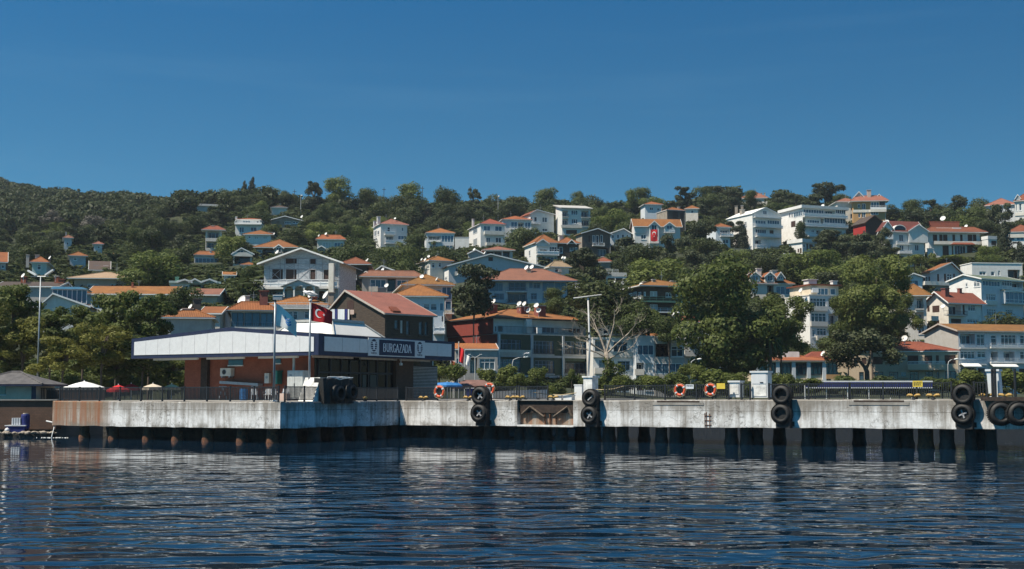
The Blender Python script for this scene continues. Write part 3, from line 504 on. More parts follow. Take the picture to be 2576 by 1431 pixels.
# -- half timbered house
h = house('timbered_house', 'large white half timbered house with wide gable and dark shuttered windows', 'H', (1305, 2345), 250, 745, 210, th=-7, dep=11, roof=('gf', 52, 'slab_grey', 1838), wall='wood_white', ops='k 1605 192 1755 262; k 1942 200 2015 265; k 1418 338 1565 475; k 1606 340 1753 478; k 1942 345 2012 480; k 2126 348 2198 483; l 1370 625 1615 735; k 2060 640 2140 735; k 2195 640 2270 735', bal='w 1195 2335 600 492 1.3', over=.9, nick='half timbered house', dish='2165 690 -1.4 1.3', chim='2235 655 70 offwhite -.12')
def timbering(h):
    b = MB(); L = lambda u, v: (h.lx(u, v), h.lz(u, v))
    segs = [((1310, 335), (2345, 345)), ((1560, 190), (2160, 195)), ((1490, 268), (2260, 272)), ((1310, 482), (2340, 490))] + [((u, 300 if u < 1450 or u > 2230 else 200), (u, 480)) for u in (1380, 1530, 1590, 1720, 1775, 1930, 2020, 2110, 2205, 2290)] + [((1380, 482), (1530, 345)), ((1380, 345), (1530, 482)), ((1775, 482), (1930, 345)), ((1775, 345), (1930, 482)), ((2205, 482), (2290, 345)), ((1600, 335), (1720, 268)), ((1720, 335), (1600, 268)), ((1940, 335), (2020, 268))]
    for p, q in segs:
        (x0, z0), (x1, z1) = L(*p), L(*q); b.tube([(x0, -.02, z0), (x1, -.02, z1)], .045, 4)
    obj('timber_frame', b, 'gull_grey', h.root)
    x0, x1 = h.lx(1625, 640), h.lx(2060, 640); z0, ze, zp = h.lz(1840, 735), h.lz(1840, 590), h.lz(1840, 512); m = MB(); xm = (x0 + x1) / 2
    po = obj('porch', m.hexa([(x0, -2.6, ze), (x1, -2.6, ze), (x1, -.005, ze), (x0, -.005, ze)], [(xm - .01, -2.6, zp), (xm + .01, -2.6, zp), (xm + .01, -.005, zp), (xm - .01, -.005, zp)]), 'wood_white', h.root)
    g = MB(); gable_slab(g, x0 - .3, x1 + .3, xm, -2.9, -.02, ze - .1, zp + .05, .14); obj('porch_roof', g, 'wood_white', po)
    for i in range(4):
        x = x0 + .1 + (x1 - x0 - .3) * i / 3; obj('porch_post', MB().box(x, x + .22, -2.5, -2.28, z0, ze - .003), 'white', po)
    a = MB(); n = 10
    for i in range(3):
        xa = x0 + .32 + (x1 - x0 - .3) * i / 3; xb = x0 + .1 + (x1 - x0 - .3) * (i + 1) / 3; r = (xb - xa) / 2; c = (xa + xb) / 2; zc = ze - r * .9
        for k in range(n):
            t0, t1 = math.pi * k / n, math.pi * (k + 1) / n; p = [(c + r * math.cos(t), zc + r * .85 * math.sin(t)) for t in (t0, t1)]
            a.hexa([(p[0][0], -2.46, p[0][1]), (p[1][0], -2.46, p[1][1]), (p[1][0], -2.36, p[1][1]), (p[0][0], -2.36, p[0][1])], [(p[0][0], -2.46, ze - .01), (p[1][0], -2.46, ze - .01), (p[1][0], -2.36, ze - .01), (p[0][0], -2.36, ze - .01)])
    obj('porch_arch', a, 'wood_white', po)
timbering(h)
house('house', 'dark brown boarded house with red hip roof and white arched window', 'I', (50, 400), 282, 520, 235, th=4, roof=('hip', 193, 'tile_red'), wall='wood_brown', ops='a 130 320 195 440', bal='w 20 260 475 452 1.0', dish='385 240; 405 215', over=.8, nick='dark boarded house')
# -- upper middle
house('villa', 'white villa with twin side chimneys, glazed veranda and pinkish hip roof', 'C', (585, 950), 802, 1190, 385, th=20, side=487, roof=('hip', 722, 'tile_pink'), ops='w 675 830 718 905; w 873 835 900 890; l 660 960 755 1005; g 822 950 948 1008; o 850 1085 945 1130', bal='w 635 775 938 872 1.1; w 640 960 1062 1005 1.2; w 860 958 1170 1135 1.0', chim='562 685 44 white .5; 515 745 40 white .8', dish='785 712; 545 765 5', nick='twin chimney villa', cat='villa', sops='w 500 880 530 960; w 545 880 565 940; w 510 980 535 1020')
house('house', 'pale blue two storey house with low orange hip roof and glazed front', 'C', (1215, 1595), 918, 1165, 380, th=6, side=1188, roof=('hip', 872, 'tile_ochre'), wall='paleblue', ops='l 1240 955 1410 1012; g 1420 945 1588 1042; w 1258 1090 1412 1145; g 1430 1080 1580 1130', bal='w 1235 1412 1030 1015 .5', nick='pale blue house', over=.4)
house('villa', 'tall white villa with blue windows, arched ground floor and curved balconies', 'C', (1960, 2290), 798, 1115, 385, th=16, side=1800, roof=('hip', 740, 'tile_red'), ops='g 2000 815 2095 885; g 2155 820 2255 890; w 2035 975 2095 1050; w 2165 975 2245 1050', sops='g 1860 835 1915 920; g 1815 840 1838 890; w 1862 990 1912 1085', bal='s 2005 2290 932 892 .9; s 2030 2300 1082 1050 1.0', chim='1864 715 28 white .7', nick='tall white villa', cat='villa')
house('house', 'white house with arched glazed veranda and small orange roof above a creeper', 'D', (-60, 330), 735, 945, 398, th=10, side=-130, roof=('hip', 683, 'tile_orange'), ops='g 50 758 140 850; l 150 770 230 850; g 240 765 322 855', bal='w 40 330 862 850 .6', nick='arched veranda house')
house('house', 'broad white house with front gable, dark windows and reddish roof', 'D', (320, 642), 655, 960, 405, th=20, side=170, roof=('gf', 593, 'tile_red', 400), ops='w 325 690 345 750; w 370 690 412 762; w 482 695 550 768; w 365 850 415 912; w 482 852 555 892', bal='w 318 445 785 758 .8', nick='broad white gabled house')
house('apartment_block', 'square white apartment block with sloping grey slab roof and corner loggias', 'D', (755, 1145), 582, 960, 402, th=12, side=668, roof=('shed', 505, 'grey'), ops='l 758 605 836 690; l 758 720 838 805; w 880 600 970 666; w 885 720 970 788; l 1020 605 1118 695; l 1024 728 1140 812; k 810 870 960 930', bal='b 755 840 690 660 .5; b 1018 1145 698 662 .6; b 1018 1148 820 785 .6; s 740 1150 838 828 .5', nick='white slab roof block', cat='apartment block', over=.7)
house('house', 'white house with striped awning and stacked verandas under an orange roof', 'D', (400, 690), 1055, 1375, 330, th=16, side=240, roof=('hip', 952, 'tile_orange'), ops='l 450 1140 545 1190; w 580 1100 690 1185; l 425 1245 528 1350; g 545 1240 690 1345', bal='w 400 700 1215 1140 1.0; w 410 690 1360 1325 .6', bays='400 560 1055 1000 1100 .4', sops='w 300 1150 320 1230', nick='striped awning house', chim='745 945 60 offwhite .6')
house('house', 'dark brown wooden house joined to the white striped awning house', 'D', (693, 985), 1062, 1270, 332, th=8, roof=('hip', 985, 'tile_orange'), wall='wood_brown', ops='w 712 1105 765 1190; w 860 1105 912 1160; w 930 1110 965 1160', bays='830 930 1060 1005 1110 .4', nick='dark wooden house')
house('house', 'weathered grey brown gabled house with tall arched balcony doors', 'D', (1030, 1420), 925, 1290, 345, th=16, side=945, roof=('gf', 850, 'tile_tan', 1240), wall='wood_grey', sidewall='stone', ops='a 1172 945 1212 1045; a 1222 945 1262 1078; a 1282 940 1315 1045; k 1120 950 1140 1040; l 1245 1120 1390 1235', bal='w 1165 1325 1088 1060 1.0', nick='weathered gabled house')
house('house', 'pale blue gabled house with red roof and small arched windows beside the flag house', 'D', (1422, 1705), 922, 1090, 352, th=4, roof=('gf', 852, 'tile_red', 1600), wall='paleblue', ops='a 1508 930 1542 992; a 1575 930 1610 992; a 1640 932 1668 985; w 1440 940 1470 990', nick='pale blue gabled house')
h = house('flag_house', 'white house hung with a large red flag below two pointed gables', 'D', (1750, 2380), 808, 1070, 350, th=6, side=1715, roof=('gs', 722, 'tile_ochre'), wall='white', ops='w 1840 935 1910 1000; w 2160 945 2220 1000; w 2250 940 2290 1000', bays='1950 2078 815 752 1060 .7 pane; 2155 2290 822 768 905 .7 pane_blue', bal='w 2150 2300 908 862 .8; w 1750 1900 905 905 .2', nick='red flag house', cat='house')
FLAGHOUSE = h
house('tower_house', 'tall white house with small orange hip roof half hidden by ridge trees', 'D', (1895, 2125), 527, 760, 435, th=8, side=1835, roof=('hip', 484, 'tile_orange'), wall='paleblue', ops='w 1960 560 2010 600; w 2060 570 2100 610', nick='hidden tall white house', over=.6)
house('ruined_house', 'tall weathered stone house with dark front and orange roof', 'D', (2200, 2450), 605, 930, 405, th=18, side=2055, roof=('hip', 565, 'tile_orange'), wall='darkwall', sidewall='stone', ops='k 2275 620 2345 720; k 2380 640 2420 720', chim='2145 570 24 stone .7; 2370 552 30 pinkish .5', nick='weathered stone house', over=.2)  # front wall near-black, flank in stone colour
house('cottage', 'small orange roofed house in trees right of the weathered stone house', 'E', (130, 300), 585, 680, 420, roof=('hip', 550, 'tile_orange'), wall='offwhite', nick='small orange roofed cottage', ops='w 200 600 240 640')
# -- upper right
house('apartment_house', 'four storey white apartment house with stacked railed balconies and front gable', 'E', (1052, 1442), 660, 1170, 400, th=24, side=700, dep=14, roof=('gf', 560, 'white', 1222), ops='w 1190 605 1245 662; g 1085 740 1232 795; g 1252 740 1418 795; w 1092 862 1240 922; k 1284 875 1340 926; l 1085 1005 1168 1068; w 1200 1005 1258 1020', sops='w 940 755 970 815; w 885 775 910 810; w 780 800 800 850; w 1010 990 1020 1060; w 840 910 860 950', bal='w 1060 1425 706 670 1.1; w 1060 1438 838 795 1.2; w 1085 1420 968 924 1.1; w 1080 1222 1125 1072 1.2; w 1285 1450 1098 1068 .8', nick='four storey apartment house', cat='apartment house', over=.3, chim='955 580 50 stone .6; 1005 605 30 stone .8')
house('apartment_house', 'wide white apartment house wrapped in glazed balconies under a flat roof', 'E', (1740, 2330), 588, 1005, 402, th=20, side=1445, dep=14, roof=('flat', 548, 'white'), ops='g 1748 592 2030 648; l 2038 605 2185 650; w 2192 592 2326 652; l 1730 710 1780 775; g 1800 735 1968 782; l 1985 715 2025 785; g 2035 710 2326 782; w 1858 870 1902 908; o 1925 880 1990 950', sops='a 1550 640 1570 700; a 1585 640 1605 700; g 1615 620 1735 690; k 1580 750 1640 830; w 1685 740 1730 790', bal='w 1740 2330 700 652 1.2; w 1730 2332 832 785 1.4; w 1798 1920 962 910 1.1', dish='2025 540 2 1.6', nick='wide balcony apartment house', cat='apartment house', over=.8)
house('house', 'low white house with sloping white roof edge under the wide apartment house', 'E', (1735, 1905), 1050, 1200, 372, th=34, side=1550, roof=('flat', 1000, 'white'), ops='w 1750 1065 1775 1110; k 1790 1060 1815 1150; k 1830 1070 1880 1130', sops='k 1670 1130 1690 1180; k 1700 1120 1725 1190', nick='low white house', over=.4)
house('house', 'small white house with low orange roof and balcony beside the four storey block', 'E', (545, 740), 838, 1080, 372, th=10, side=420, roof=('hip', 793, 'tile_orange'), wall='paleblue', ops='l 605 860 735 955; w 640 1000 720 1060', bal='w 600 770 958 912 1.1', nick='small white balcony house')
house('house', 'house on the ridge showing a pinkish roof and twin chimneys above trees', 'E', (890, 1250), 440, 520, 480, roof=('hip', 345, 'tile_pink'), wall='offwhite', chim='1172 362 22 stone .3; 1215 362 22 stone .3', nick='ridge house')
house('house', 'old stone house with pale rubble gable just behind the four storey block', 'E', (800, 1000), 690, 780, 432, roof=('hip', 640, 'tile_pink'), wall='stone', chim='825 540 40 stone; 905 535 35 stone', nick='old stone house')
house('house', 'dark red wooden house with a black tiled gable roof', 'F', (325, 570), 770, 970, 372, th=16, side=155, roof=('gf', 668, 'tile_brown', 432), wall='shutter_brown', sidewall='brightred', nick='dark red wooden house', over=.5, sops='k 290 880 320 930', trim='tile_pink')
house('mansion', 'ochre mansion with white bands and stepped orange roofs on the skyline', 'F', (155, 600), 482, 775, 420, th=-6, side=740, roof=('hip', 400, 'tile_pink'), wall='ochre', ops='w 218 515 252 572; w 275 510 325 590; g 398 485 512 572; o 520 480 598 590; w 225 650 256 702; w 275 625 326 702; g 395 612 500 665', bal='w 385 605 598 540 .8; s 150 390 622 605 .15; s 385 605 618 600 .9', chim='370 325 50 pinkish .45', bays='150 330 440 338 480 -1.0 pane offwhite; 480 560 420 368 470 -1.4', nick='ochre mansion', cat='mansion', over=1.1)
house('house', 'narrow wing with pinkish roof at the left of the ochre mansion', 'E', (2215, 2500), 490, 760, 424, th=0, roof=('hip', 440, 'tile_pink'), wall='offwhite', ops='w 2395 650 2440 720; w 2400 560 2450 610', nick='narrow pink roofed wing', over=.6)
h = house('villa', 'white villa with deep red roof, eyebrow dormer and four floors of windows', 'F', (705, 1135), 888, 1395, 340, th=12, side=515, roof=('gs', 752, 'tile_darkred'), ops='w 786 935 846 1035; w 900 935 915 1012; w 995 930 1056 1022; w 790 1080 850 1162; w 905 1075 926 1160; w 1003 1075 1060 1160; w 795 1225 860 1292; k 905 1220 928 1282; w 1005 1218 1066 1262; w 833 1340 872 1390', bal='w 770 945 1190 1165 .9; w 745 960 1065 1045 .5', bays='905 1165 885 798 1050 .6 -; 540 700 870 752 1000 .2 -', dish='625 760 3 1.7', nick='red roofed white villa', cat='villa')
def eyebrow(h):
    x0, x1 = h.lx(715, 840), h.lx(880, 840); z0, z1 = h.lz(800, 865), h.lz(800, 800); c = (x0 + x1) / 2; a = (x1 - x0) / 2; b = MB(); n = 10; y0 = -.15; y1 = 4.5
    for i in range(n):
        t0, t1 = math.pi * i / n, math.pi * (i + 1) / n; p = [(c - a * math.cos(t), z0 + (z1 - z0) * math.sin(t)) for t in (t0, t1)]
        b.hexa([(p[0][0], y0, p[0][1] - .2), (p[1][0], y0, p[1][1] - .2), (p[1][0], y1, p[1][1] - .2), (p[0][0], y1, p[0][1] - .2)], [(p[0][0], y0, p[0][1]), (p[1][0], y0, p[1][1]), (p[1][0], y1, p[1][1]), (p[0][0], y1, p[0][1])])
    d = obj('dormer', b, 'white', h.root); obj('window', MB().poly([(c - a * .9 * math.cos(math.pi * i / n), y0 + .12, z0 + (z1 - z0) * .85 * math.sin(math.pi * i / n)) for i in range(n + 1)]), 'pane', d)
eyebrow(h)
h = house('villa', 'white villa with dark brown shutters and tiered red hip roofs', 'F', (1195, 1905), 915, 1250, 350, th=4, side=1150, roof=('hip', 830, 'tile_red'), ops='k 1252 935 1310 1062; k 1340 935 1385 1062; k 1392 935 1452 1062; k 1520 935 1556 1030; k 1625 935 1660 1030; k 1730 935 1795 1055; k 1802 935 1850 1055; k 1385 1088 1470 1240; k 1513 1088 1532 1215; w 1550 1085 1702 1240; k 1720 1085 1800 1235', bal='s 1250 1910 1066 1063 1.0', nick='brown shuttered villa', cat='villa', over=1.6, dish='1710 820 3 1.3; 1395 715 8 2.2')
obj('canopy_roof', MB().hexa([(h.lx(1480,1075), -1.6, h.lz(1640,1078)), (h.lx(1800,1075), -1.6, h.lz(1640,1078)), (h.lx(1800,1075), -.01, h.lz(1640,1078)), (h.lx(1480,1075), -.01, h.lz(1640,1078))], [(h.lx(1530,1030), -.7, h.lz(1640,1035)), (h.lx(1750,1030), -.7, h.lz(1640,1035)), (h.lx(1750,1030), -.01, h.lz(1640,1030)), (h.lx(1530,1030), -.01, h.lz(1640,1030))]), 'tile_red', h.root)
b, e = hip_mesh(h.lx(1265, 850), h.lx(1640, 850), 2.5, h.D - 1, h.lz(1450, 838), h.lz(1420, 745)); ro = obj('upper_roof', b, 'tile_red', h.root); obj('eave_trim', e, 'trim', ro); obj('attic_wall', MB().box(h.lx(1310,850), h.lx(1600,850), 3.4, h.D - 2, h.He, h.lz(1450, 838) - .004), 'white', h.root)
a0, a1 = h.lx(1530, 860), h.lx(1645, 860); obj('skylight', MB().box(a0, a1, .2, 1.6, h.lz(1590, 888), h.lz(1590, 838)), 'white_plastic', h.root)
house('mansion', 'white mansion with tall windows cut by the right edge on the skyline', 'F', (2380, 2760), 470, 760, 400, th=-28, dep=20, roof=('hip', 360, 'tile_red'), ops='w 2392 520 2412 612; w 2436 510 2472 605; w 2440 700 2480 745; w 2520 500 2560 600', bays='2392 2452 440 385 480 .3 pane', nick='skyline white mansion', cat='mansion', bal='s 2380 2700 660 640 .2', over=.5)
house('mansion_wing', 'long wing with orange roof running left from the skyline white mansion', 'F', (1985, 2378), 535, 760, 408, th=-25, dep=10, roof=('hip', 440, 'tile_pink'), wall='bluegrey_shade', ops='w 2060 580 2090 640; w 2160 570 2190 640; w 2270 560 2300 640', nick='mansion wing', cat='mansion', over=.6)
house('house', 'white house with orange hip roof cut by the right edge above the white terrace block', 'F', (2300, 2700), 905, 1130, 350, th=-10, roof=('hip', 805, 'tile_red'), ops='g 2305 965 2380 1020; g 2400 960 2500 1020; o 2350 1035 2440 1060', nick='right edge white house', over=.6, bal='s 2280 2700 965 910 .4')
house('outbuilding', 'plain white flat roofed outbuilding beside the brown shuttered villa', 'F', (2010, 2130), 1000, 1110, 346, th=18, side=1925, roof=('flat', 955, 'white'), ops='k 2055 1020 2125 1080', nick='plain white outbuilding', cat='outbuilding', over=.1)
# -- middle band
house('house', 'low dark house with two pinkish hip roofs above the great grey gable', 'I', (2015, 2400), 85, 200, 312, th=6, roof=('hip', 35, 'tile_pink'), wall='grey', ops='o 2040 100 2140 190; o 2150 100 2250 190; o 2265 100 2360 190', bays='1790 1990 118 70 190 .2 -', dish='1875 70; 2020 115 -1', nick='two hip roofs house', over=.7)
house('house', 'white house with orange hip roof and four dishes left of the great grey gable', 'I', (1265, 1560), 232, 520, 292, th=24, side=1090, roof=('hip', 170, 'tile_ochre'), wall='offwhite', ops='w 1290 250 1330 320; w 1380 250 1420 310', sops='w 1140 300 1165 350; w 1230 270 1255 330; w 1140 390 1170 440; w 1200 370 1220 420', dish='1158 205; 1205 205; 1258 160 4; 1357 165 4', nick='four dishes house')
house('apartment_house', 'great pale grey gabled house with sunlit windowed flank and one attic window', 'I', (1520, 2880), 310, 600, 288, th=14, side=1335, roof=('gf', 128, 'tile_brown', 2090), wall='bluegrey_shade', sidewall='white', ops='w 1605 297 1725 385; k 2067 172 2127 226; k 1775 355 2410 400', sops='w 1385 400 1400 440; w 1420 330 1440 375; w 1450 310 1470 350; w 1470 440 1500 490; w 1410 480 1430 520; w 1375 500 1390 540', bal='s 1600 1645 415 388 .5', nick='great grey gable', cat='apartment house', over=.5, dish='1640 410 -.4 .9; 2490 285')  # front plaster carries the tone of shade, the flank stays white
house('house', 'house with faded orange hip roofs, arched blue window and rooftop dishes', 'I', (330, 1140), 452, 650, 226, th=7, side=150, roof=('hip', 360, 'tile_pink'), wall='grey', ops='g 440 480 660 590; o 680 470 790 640; g 805 488 1000 575', bal='s 420 545 635 592 .8', dish='380 392; 618 345 4; 930 385 3; 668 565 -1.2', nick='arched blue window house', over=.6)
house('house', 'house with grey gable and pink roof rising behind the arched blue window house', 'I', (460, 870), 400, 450, 240, th=4, roof=('gf', 290, 'tile_pink', 600), wall='grey', nick='grey gable behind')
house('house', 'house with bright ochre hip roof and tall glazed corner veranda', 'I', (900, 1565), 565, 960, 208, th=10, side=740, roof=('hip', 468, 'tile_ochre'), wall='cream', ops='g 1225 620 1420 700; g 1425 580 1575 755; g 1470 775 1580 905', bal='u 1470 1590 940 900 .5', dish='975 545; 1018 552; 1152 440 2; 1362 475 1', chim='1180 1 1 grey' if False else '', nick='ochre veranda house')
house('house', 'pale blue house with low orange hip roof behind the brown wooden house', 'I', (775, 1462), 722, 1250, 190, th=8, side=670, roof=('hip', 615, 'tile_ochre'), wall='paleblue', ops='w 1055 815 1130 905; w 1172 815 1262 905; w 1270 815 1362 905; g 1392 800 1450 915; l 1425 985 1500 1060', bal='w 1310 1462 1215 1100 1.2', nick='pale blue house behind brown house', over=.6)
h = house('wooden_house', 'dark brown weathered wooden house with big faded red tiled roof', 'I', (645, 1310), 962, None, 160, th=44, side=-185, dep=11, roof=('gs', 640, 'tile_pink', .62), wall='wood_brown', ops='w 775 1035 830 1160; b 855 1035 900 1228; w 935 1045 985 1240; w 1110 1060 1165 1240; w 1190 1065 1235 1245', sops='k 125 770 215 900', nick='brown wooden house', over=.35, frame='frame_dark', trim='soffit')
WOOD = h
a = h.lx(750, 890); bb = h.lx(855, 890); zz = h.lz(800, 935) ; obj('roof_patch', MB().hexa([(a, -.1, zz), (bb, -.1, zz), (bb, .8, zz + .55), (a, .8, zz + .55)], [(a, -.1, zz + .22), (bb, -.1, zz + .22), (bb, .8, zz + .8), (a, .8, zz + .8)]), 'tile_red', h.root)
house('apartment_block', 'long blue grey apartment block with faded pink roof and deep fascia', 'J', (-255, 825), 512, 830, 246, th=5, roof=('hip', 335, 'tile_pink'), wall='bluegrey_shade', ops='g -240 525 -60 640; l 5 505 270 632; g 300 520 350 600; w 360 525 455 600; g 485 515 640 640; g 655 525 815 620; l 5 662 270 800; w 325 668 410 770; g 485 665 700 780; g -180 670 -40 760', bal='u -20 275 642 596 .3; b -20 275 806 760 .3; w 290 470 806 770 .6', over=1.8, trim='frame_blue', nick='long blue grey block', cat='apartment block', chim='300 335 50 stone .3', dish='270 320 3 1.4; 342 310 3 1.3; 400 840 -2', frame='frame_blue')
house('cabin', 'small white flat roofed building with grey parapet and two long windows', 'J', (1365, 1640), 440, 580, 268, th=4, side=1340, roof=('flat', 385, 'slab_grey'), ops='k 1380 460 1480 512; k 1492 460 1590 512; k 1600 475 1632 510', bal='w 1370 1530 384 366 .02', over=.08, nick='small white flat roofed building', cat='building', dish='1485 500 -.4 .8')
house('house', 'beige gabled house with two dishes beside the dark pine', 'J', (600, 850), 318, 420, 262, th=18, side=580, roof=('hip', 228, 'tile_tan'), wall='offwhite', ops='w 655 320 700 385', dish='765 178; 792 190', chim='722 370 45 pinkish -.1', nick='beige gabled house')
house('house', 'house showing only a low orange roof and chimney between two dark pines', 'J', (1215, 1425), 245, 330, 300, roof=('hip', 192, 'tile_red'), wall='stone', chim='1310 165 40 stone .3', nick='low orange roof between pines')
house('terrace_house', 'white railed terrace wall under the dark pine beside the long blue grey block', 'J', (825, 1012), 583, 660, 255, dep=5, roof=('flat', 574, 'white'), wall='darkwall', bal='w 825 1012 580 546 .3', over=.05, nick='white railed terrace', cat='terrace')
house('balcony_house', 'brown wooden house with green balcony and orange hip roof', 'J', (1870, 2480), 583, 1010, 238, th=16, side=1640, roof=('hip', 490, 'tile_ochre'), wall='wood_brown', ops='b 1965 642 2066 718; g 1880 650 1905 712; w 2180 660 2260 720; g 2320 650 2400 715; b 1962 822 2072 905; g 1885 825 1905 905; g 2315 815 2440 905', sops='w 1680 670 1725 705; w 1745 650 1785 735; w 1805 655 1845 740', bal='G 1835 2480 785 722 1.2; w 1880 2480 928 905 1.0', chim='2020 475 45 stone .3; 1893 505 40 stone .5; 2290 495 60 grey .5', dish='1845 550', nick='green balcony house', over=1.1)
# -- front row at the quay, centre
h = house('apartment_block', 'three storey apartment block with dark green front panels and dark red party wall', 'P', (-105, 918), 85, 770, 197, th=34, side=-735, roof=('flat', 82, 'slab_grey'), wall='darkgreen', sidewall='redwall', ops='t -90 130 145 265; t 5 130 150 265; t 275 145 510 285; t 615 150 740 290; t 755 155 905 290; t -90 345 145 470; t 305 360 515 505; l 630 370 905 500; k 20 560 240 680; t 300 560 560 720; k 620 560 900 720', bal='s -105 255 292 286 .25; b -90 145 282 235 .25; b 270 510 290 235 .25; b 610 905 295 240 .25; b -90 145 490 445 .25; b 300 515 505 455 .25; b 620 905 505 455 .25', over=.1, nick='green fronted block', cat='apartment block', frame='frame_blue')
GB = h
b = MB()
for u in (-108, 255, 600, 910): b.box(h.lx(u, 300), h.lx(u, 300) + .45, -.22, -.004, -3, h.He - .01)
for v in (305, 525): b.box(.5, h.W - .4, -.2, -.006, h.lz(400, v) - .35, h.lz(400, v))
obj('facade_frame', b, 'bluegrey_shade', h.root)
z0 = h.He + .27; zt = h.lz(300, -92); y0 = 1.2; b = MB(); up = obj('upper_floor', b.box(-.0, h.W, y0, h.D, z0, zt), 'white', h.root)
def upper(h):
    L = lambda u: h.lx(u, -40)
    for k, (u0, u1, v0, v1, m) in enumerate(((-95, -70, -25, 60, 'pane'), (-60, 0, -25, 70, 'pane'), (270, 320, -20, 40, 'pane'), (335, 565, -15, 55, 'pane'), (600, 690, -5, 60, 'blind'), (715, 765, 0, 50, 'pane'), (765, 850, 0, 60, 'pane'))):
        x0, x1, z1, z0_ = L(u0), L(u1), h.lz((u0 + u1) / 2, v0), h.lz((u0 + u1) / 2, v1) ; z0_ = max(z0_, z0 + .1)
        o = obj('window', MB().box(x0, x1, y0 - .03, y0 - .004, z0_, z1), m, up); f = MB(); frame_bars(f, lambda a, c, z: (a, c + y0, z), x0, x1, z0_, z1, -.1, .08, max(1, round((x1 - x0) / .8))); obj('frame', f, 'frame_white', o)
    b = MB(); xm = L(250)
    b.box(xm - .5, xm + .5, .15, y0 - .004, z0, zt - .01); obj('dividing_wall', b, 'white', up)
    b = MB(); n = 70
    for i in range(n + 1): x = .1 + (h.W - .3) * i / n; b.box(x, x + .03, .02, .05, z0, z0 + .95)
    b.box(.05, h.W - .05, .01, .06, z0 + .953, z0 + 1.01); obj('railing', b, 'black_iron', up)
    b, e = hip_mesh(-.6, h.W + .5, y0 - 1.0, h.D + .5, zt + .003, zat(PX('J', 0, 880)[1], h.Y + 10) - h.Zb, .2)
    ro = obj('roof', b, 'tile_ochre', h.root); obj('eave_trim', e, 'frame_dark', ro)
    b = MB(); y1 = y0
    q = [(-.18, y1, z0 - .2), (-.18, h.D, z0 - .2), (-.003, h.D, z0 - .2), (-.003, y1, z0 - .2)]
    obj('party_wall', b.hexa(q, [(p[0], p[1], zt - .02) for p in q]), 'redwall', h.root)
    for px, py, w, d in ((2110, 830, 130, .35), (2600 - 2325 - 60, 862, 130, .4), (450, 850, 125, .35)):
        reg = 'I' if px == 2110 else 'J'; Yc = h.Y + h.D * d * .8 + 3; r = rx(*PX(reg, px, py)); x = r * Yc; dx, dy = x - h.X0, Yc - h.Y0; lxx, lyy = dx * h.c + dy * h.s, -dx * h.s + dy * h.c; ws = w * .18292 * Yc / F / 2
        c = obj('chimney', MB().box(lxx - ws, lxx + ws, lyy - .6, lyy + .6, zt + .4, zat(PX(reg, px, py)[1], Yc) - h.Zb), 'chimney_red', ro); obj('chimney_cap', MB().box(lxx - ws - .1, lxx + ws + .1, lyy - .7, lyy + .7, zat(PX(reg, px, py)[1], Yc) - h.Zb + .002, zat(PX(reg, px, py)[1], Yc) - h.Zb + .12), 'slab_grey', c)
    for reg, u, v in (('I', 1828, 890), ('I', 1890, 805), ('I', 2143, 785), ('I', 2495, 815), ('J', 170, 818), ('J', 240, 818), ('J', 295, 908), ('J', 435, 908), ('J', 405, 838)):
        Yc = h.Y + 4.5; p = at(*PX(reg, u, v), Yc); dx, dy = p.x - h.X0, p.y - h.Y0; d = link('satellite_dish', DISH, None, h.root); d.location = (dx * h.c + dy * h.s, -dx * h.s + dy * h.c, p.z - h.Zb); d.rotation_euler = (0, 0, R.uniform(-.4, .4) - math.radians(34)); d.scale = (.85,) * 3
    a = h.lx(345, 40); z = h.lz(345, 82) ; ac = obj('air_conditioner', MB().box(a - .45, a + .45, -.3, .02, z0 + .02, z0 + .95), 'white_plastic', up)
    b = MB().tube([(h.lx(-100, 90) , -.3, h.lz(-100, 75)), (h.lx(-100, 90), -.3, h.lz(-100, 720))], .06, 6).tube([(h.lx(598, 90), -.3, h.lz(598, 95)), (h.lx(598, 90), -.3, h.lz(598, 720))], .06, 6); obj('downpipe', b, 'trim', h.root)
upper(h)
house('house', 'low grey walled house with ochre roof right below the dark red party wall', 'O', (1290, 1755), 240, 600, 172, th=8, roof=('gs', 170, 'tile_ochre'), wall='grey', ops='g 1290 330 1370 400; l 1450 330 1530 500; w 1555 340 1725 460', nick='low grey walled house', over=.1, dep=6)
house('house', 'white three storey house with roof terrace behind the bare branched tree', 'P', (945, 1415), 120, 770, 200, th=6, roof=('flat', 108, 'offwhite'), wall='white', ops='l 965 130 1095 285; t 1170 155 1320 280; w 1010 355 1150 470; t 1215 365 1350 470; k 985 560 1060 680; t 1200 570 1340 700', bal='s 945 1415 310 300 .3; s 960 1150 490 480 .4', nick='white terrace house', over=.05, frame='frame_blue')
house('roof_room', 'glass walled rooftop room with large dish upon the white three storey house', 'J', (1310, 1670), 1135, 1245, 203, th=6, dep=4, roof=('flat', 1122, 'trim'), wall='white', ops='w 1320 1150 1390 1230; g 1410 1145 1660 1238', found=.01, free=True, dish='1575 1040 1 1.3', cat='roof room', over=.15); GROUND[-4:] = []
house('townhouse', 'narrow pale blue townhouse with frosted bay between white and grey houses', 'P', (1418, 1618), 100, 770, 198, th=6, roof=('flat', 88, 'paleblue'), wall='paleblue', ops='g 1432 188 1612 300; l 1405 385 1505 505; b 1520 390 1600 500; k 1430 570 1500 690; t 1520 570 1600 690', bal='s 1400 1500 505 492 .5', nick='pale blue townhouse', cat='townhouse', over=.05, dish='1425 95 1; 1500 98 2')
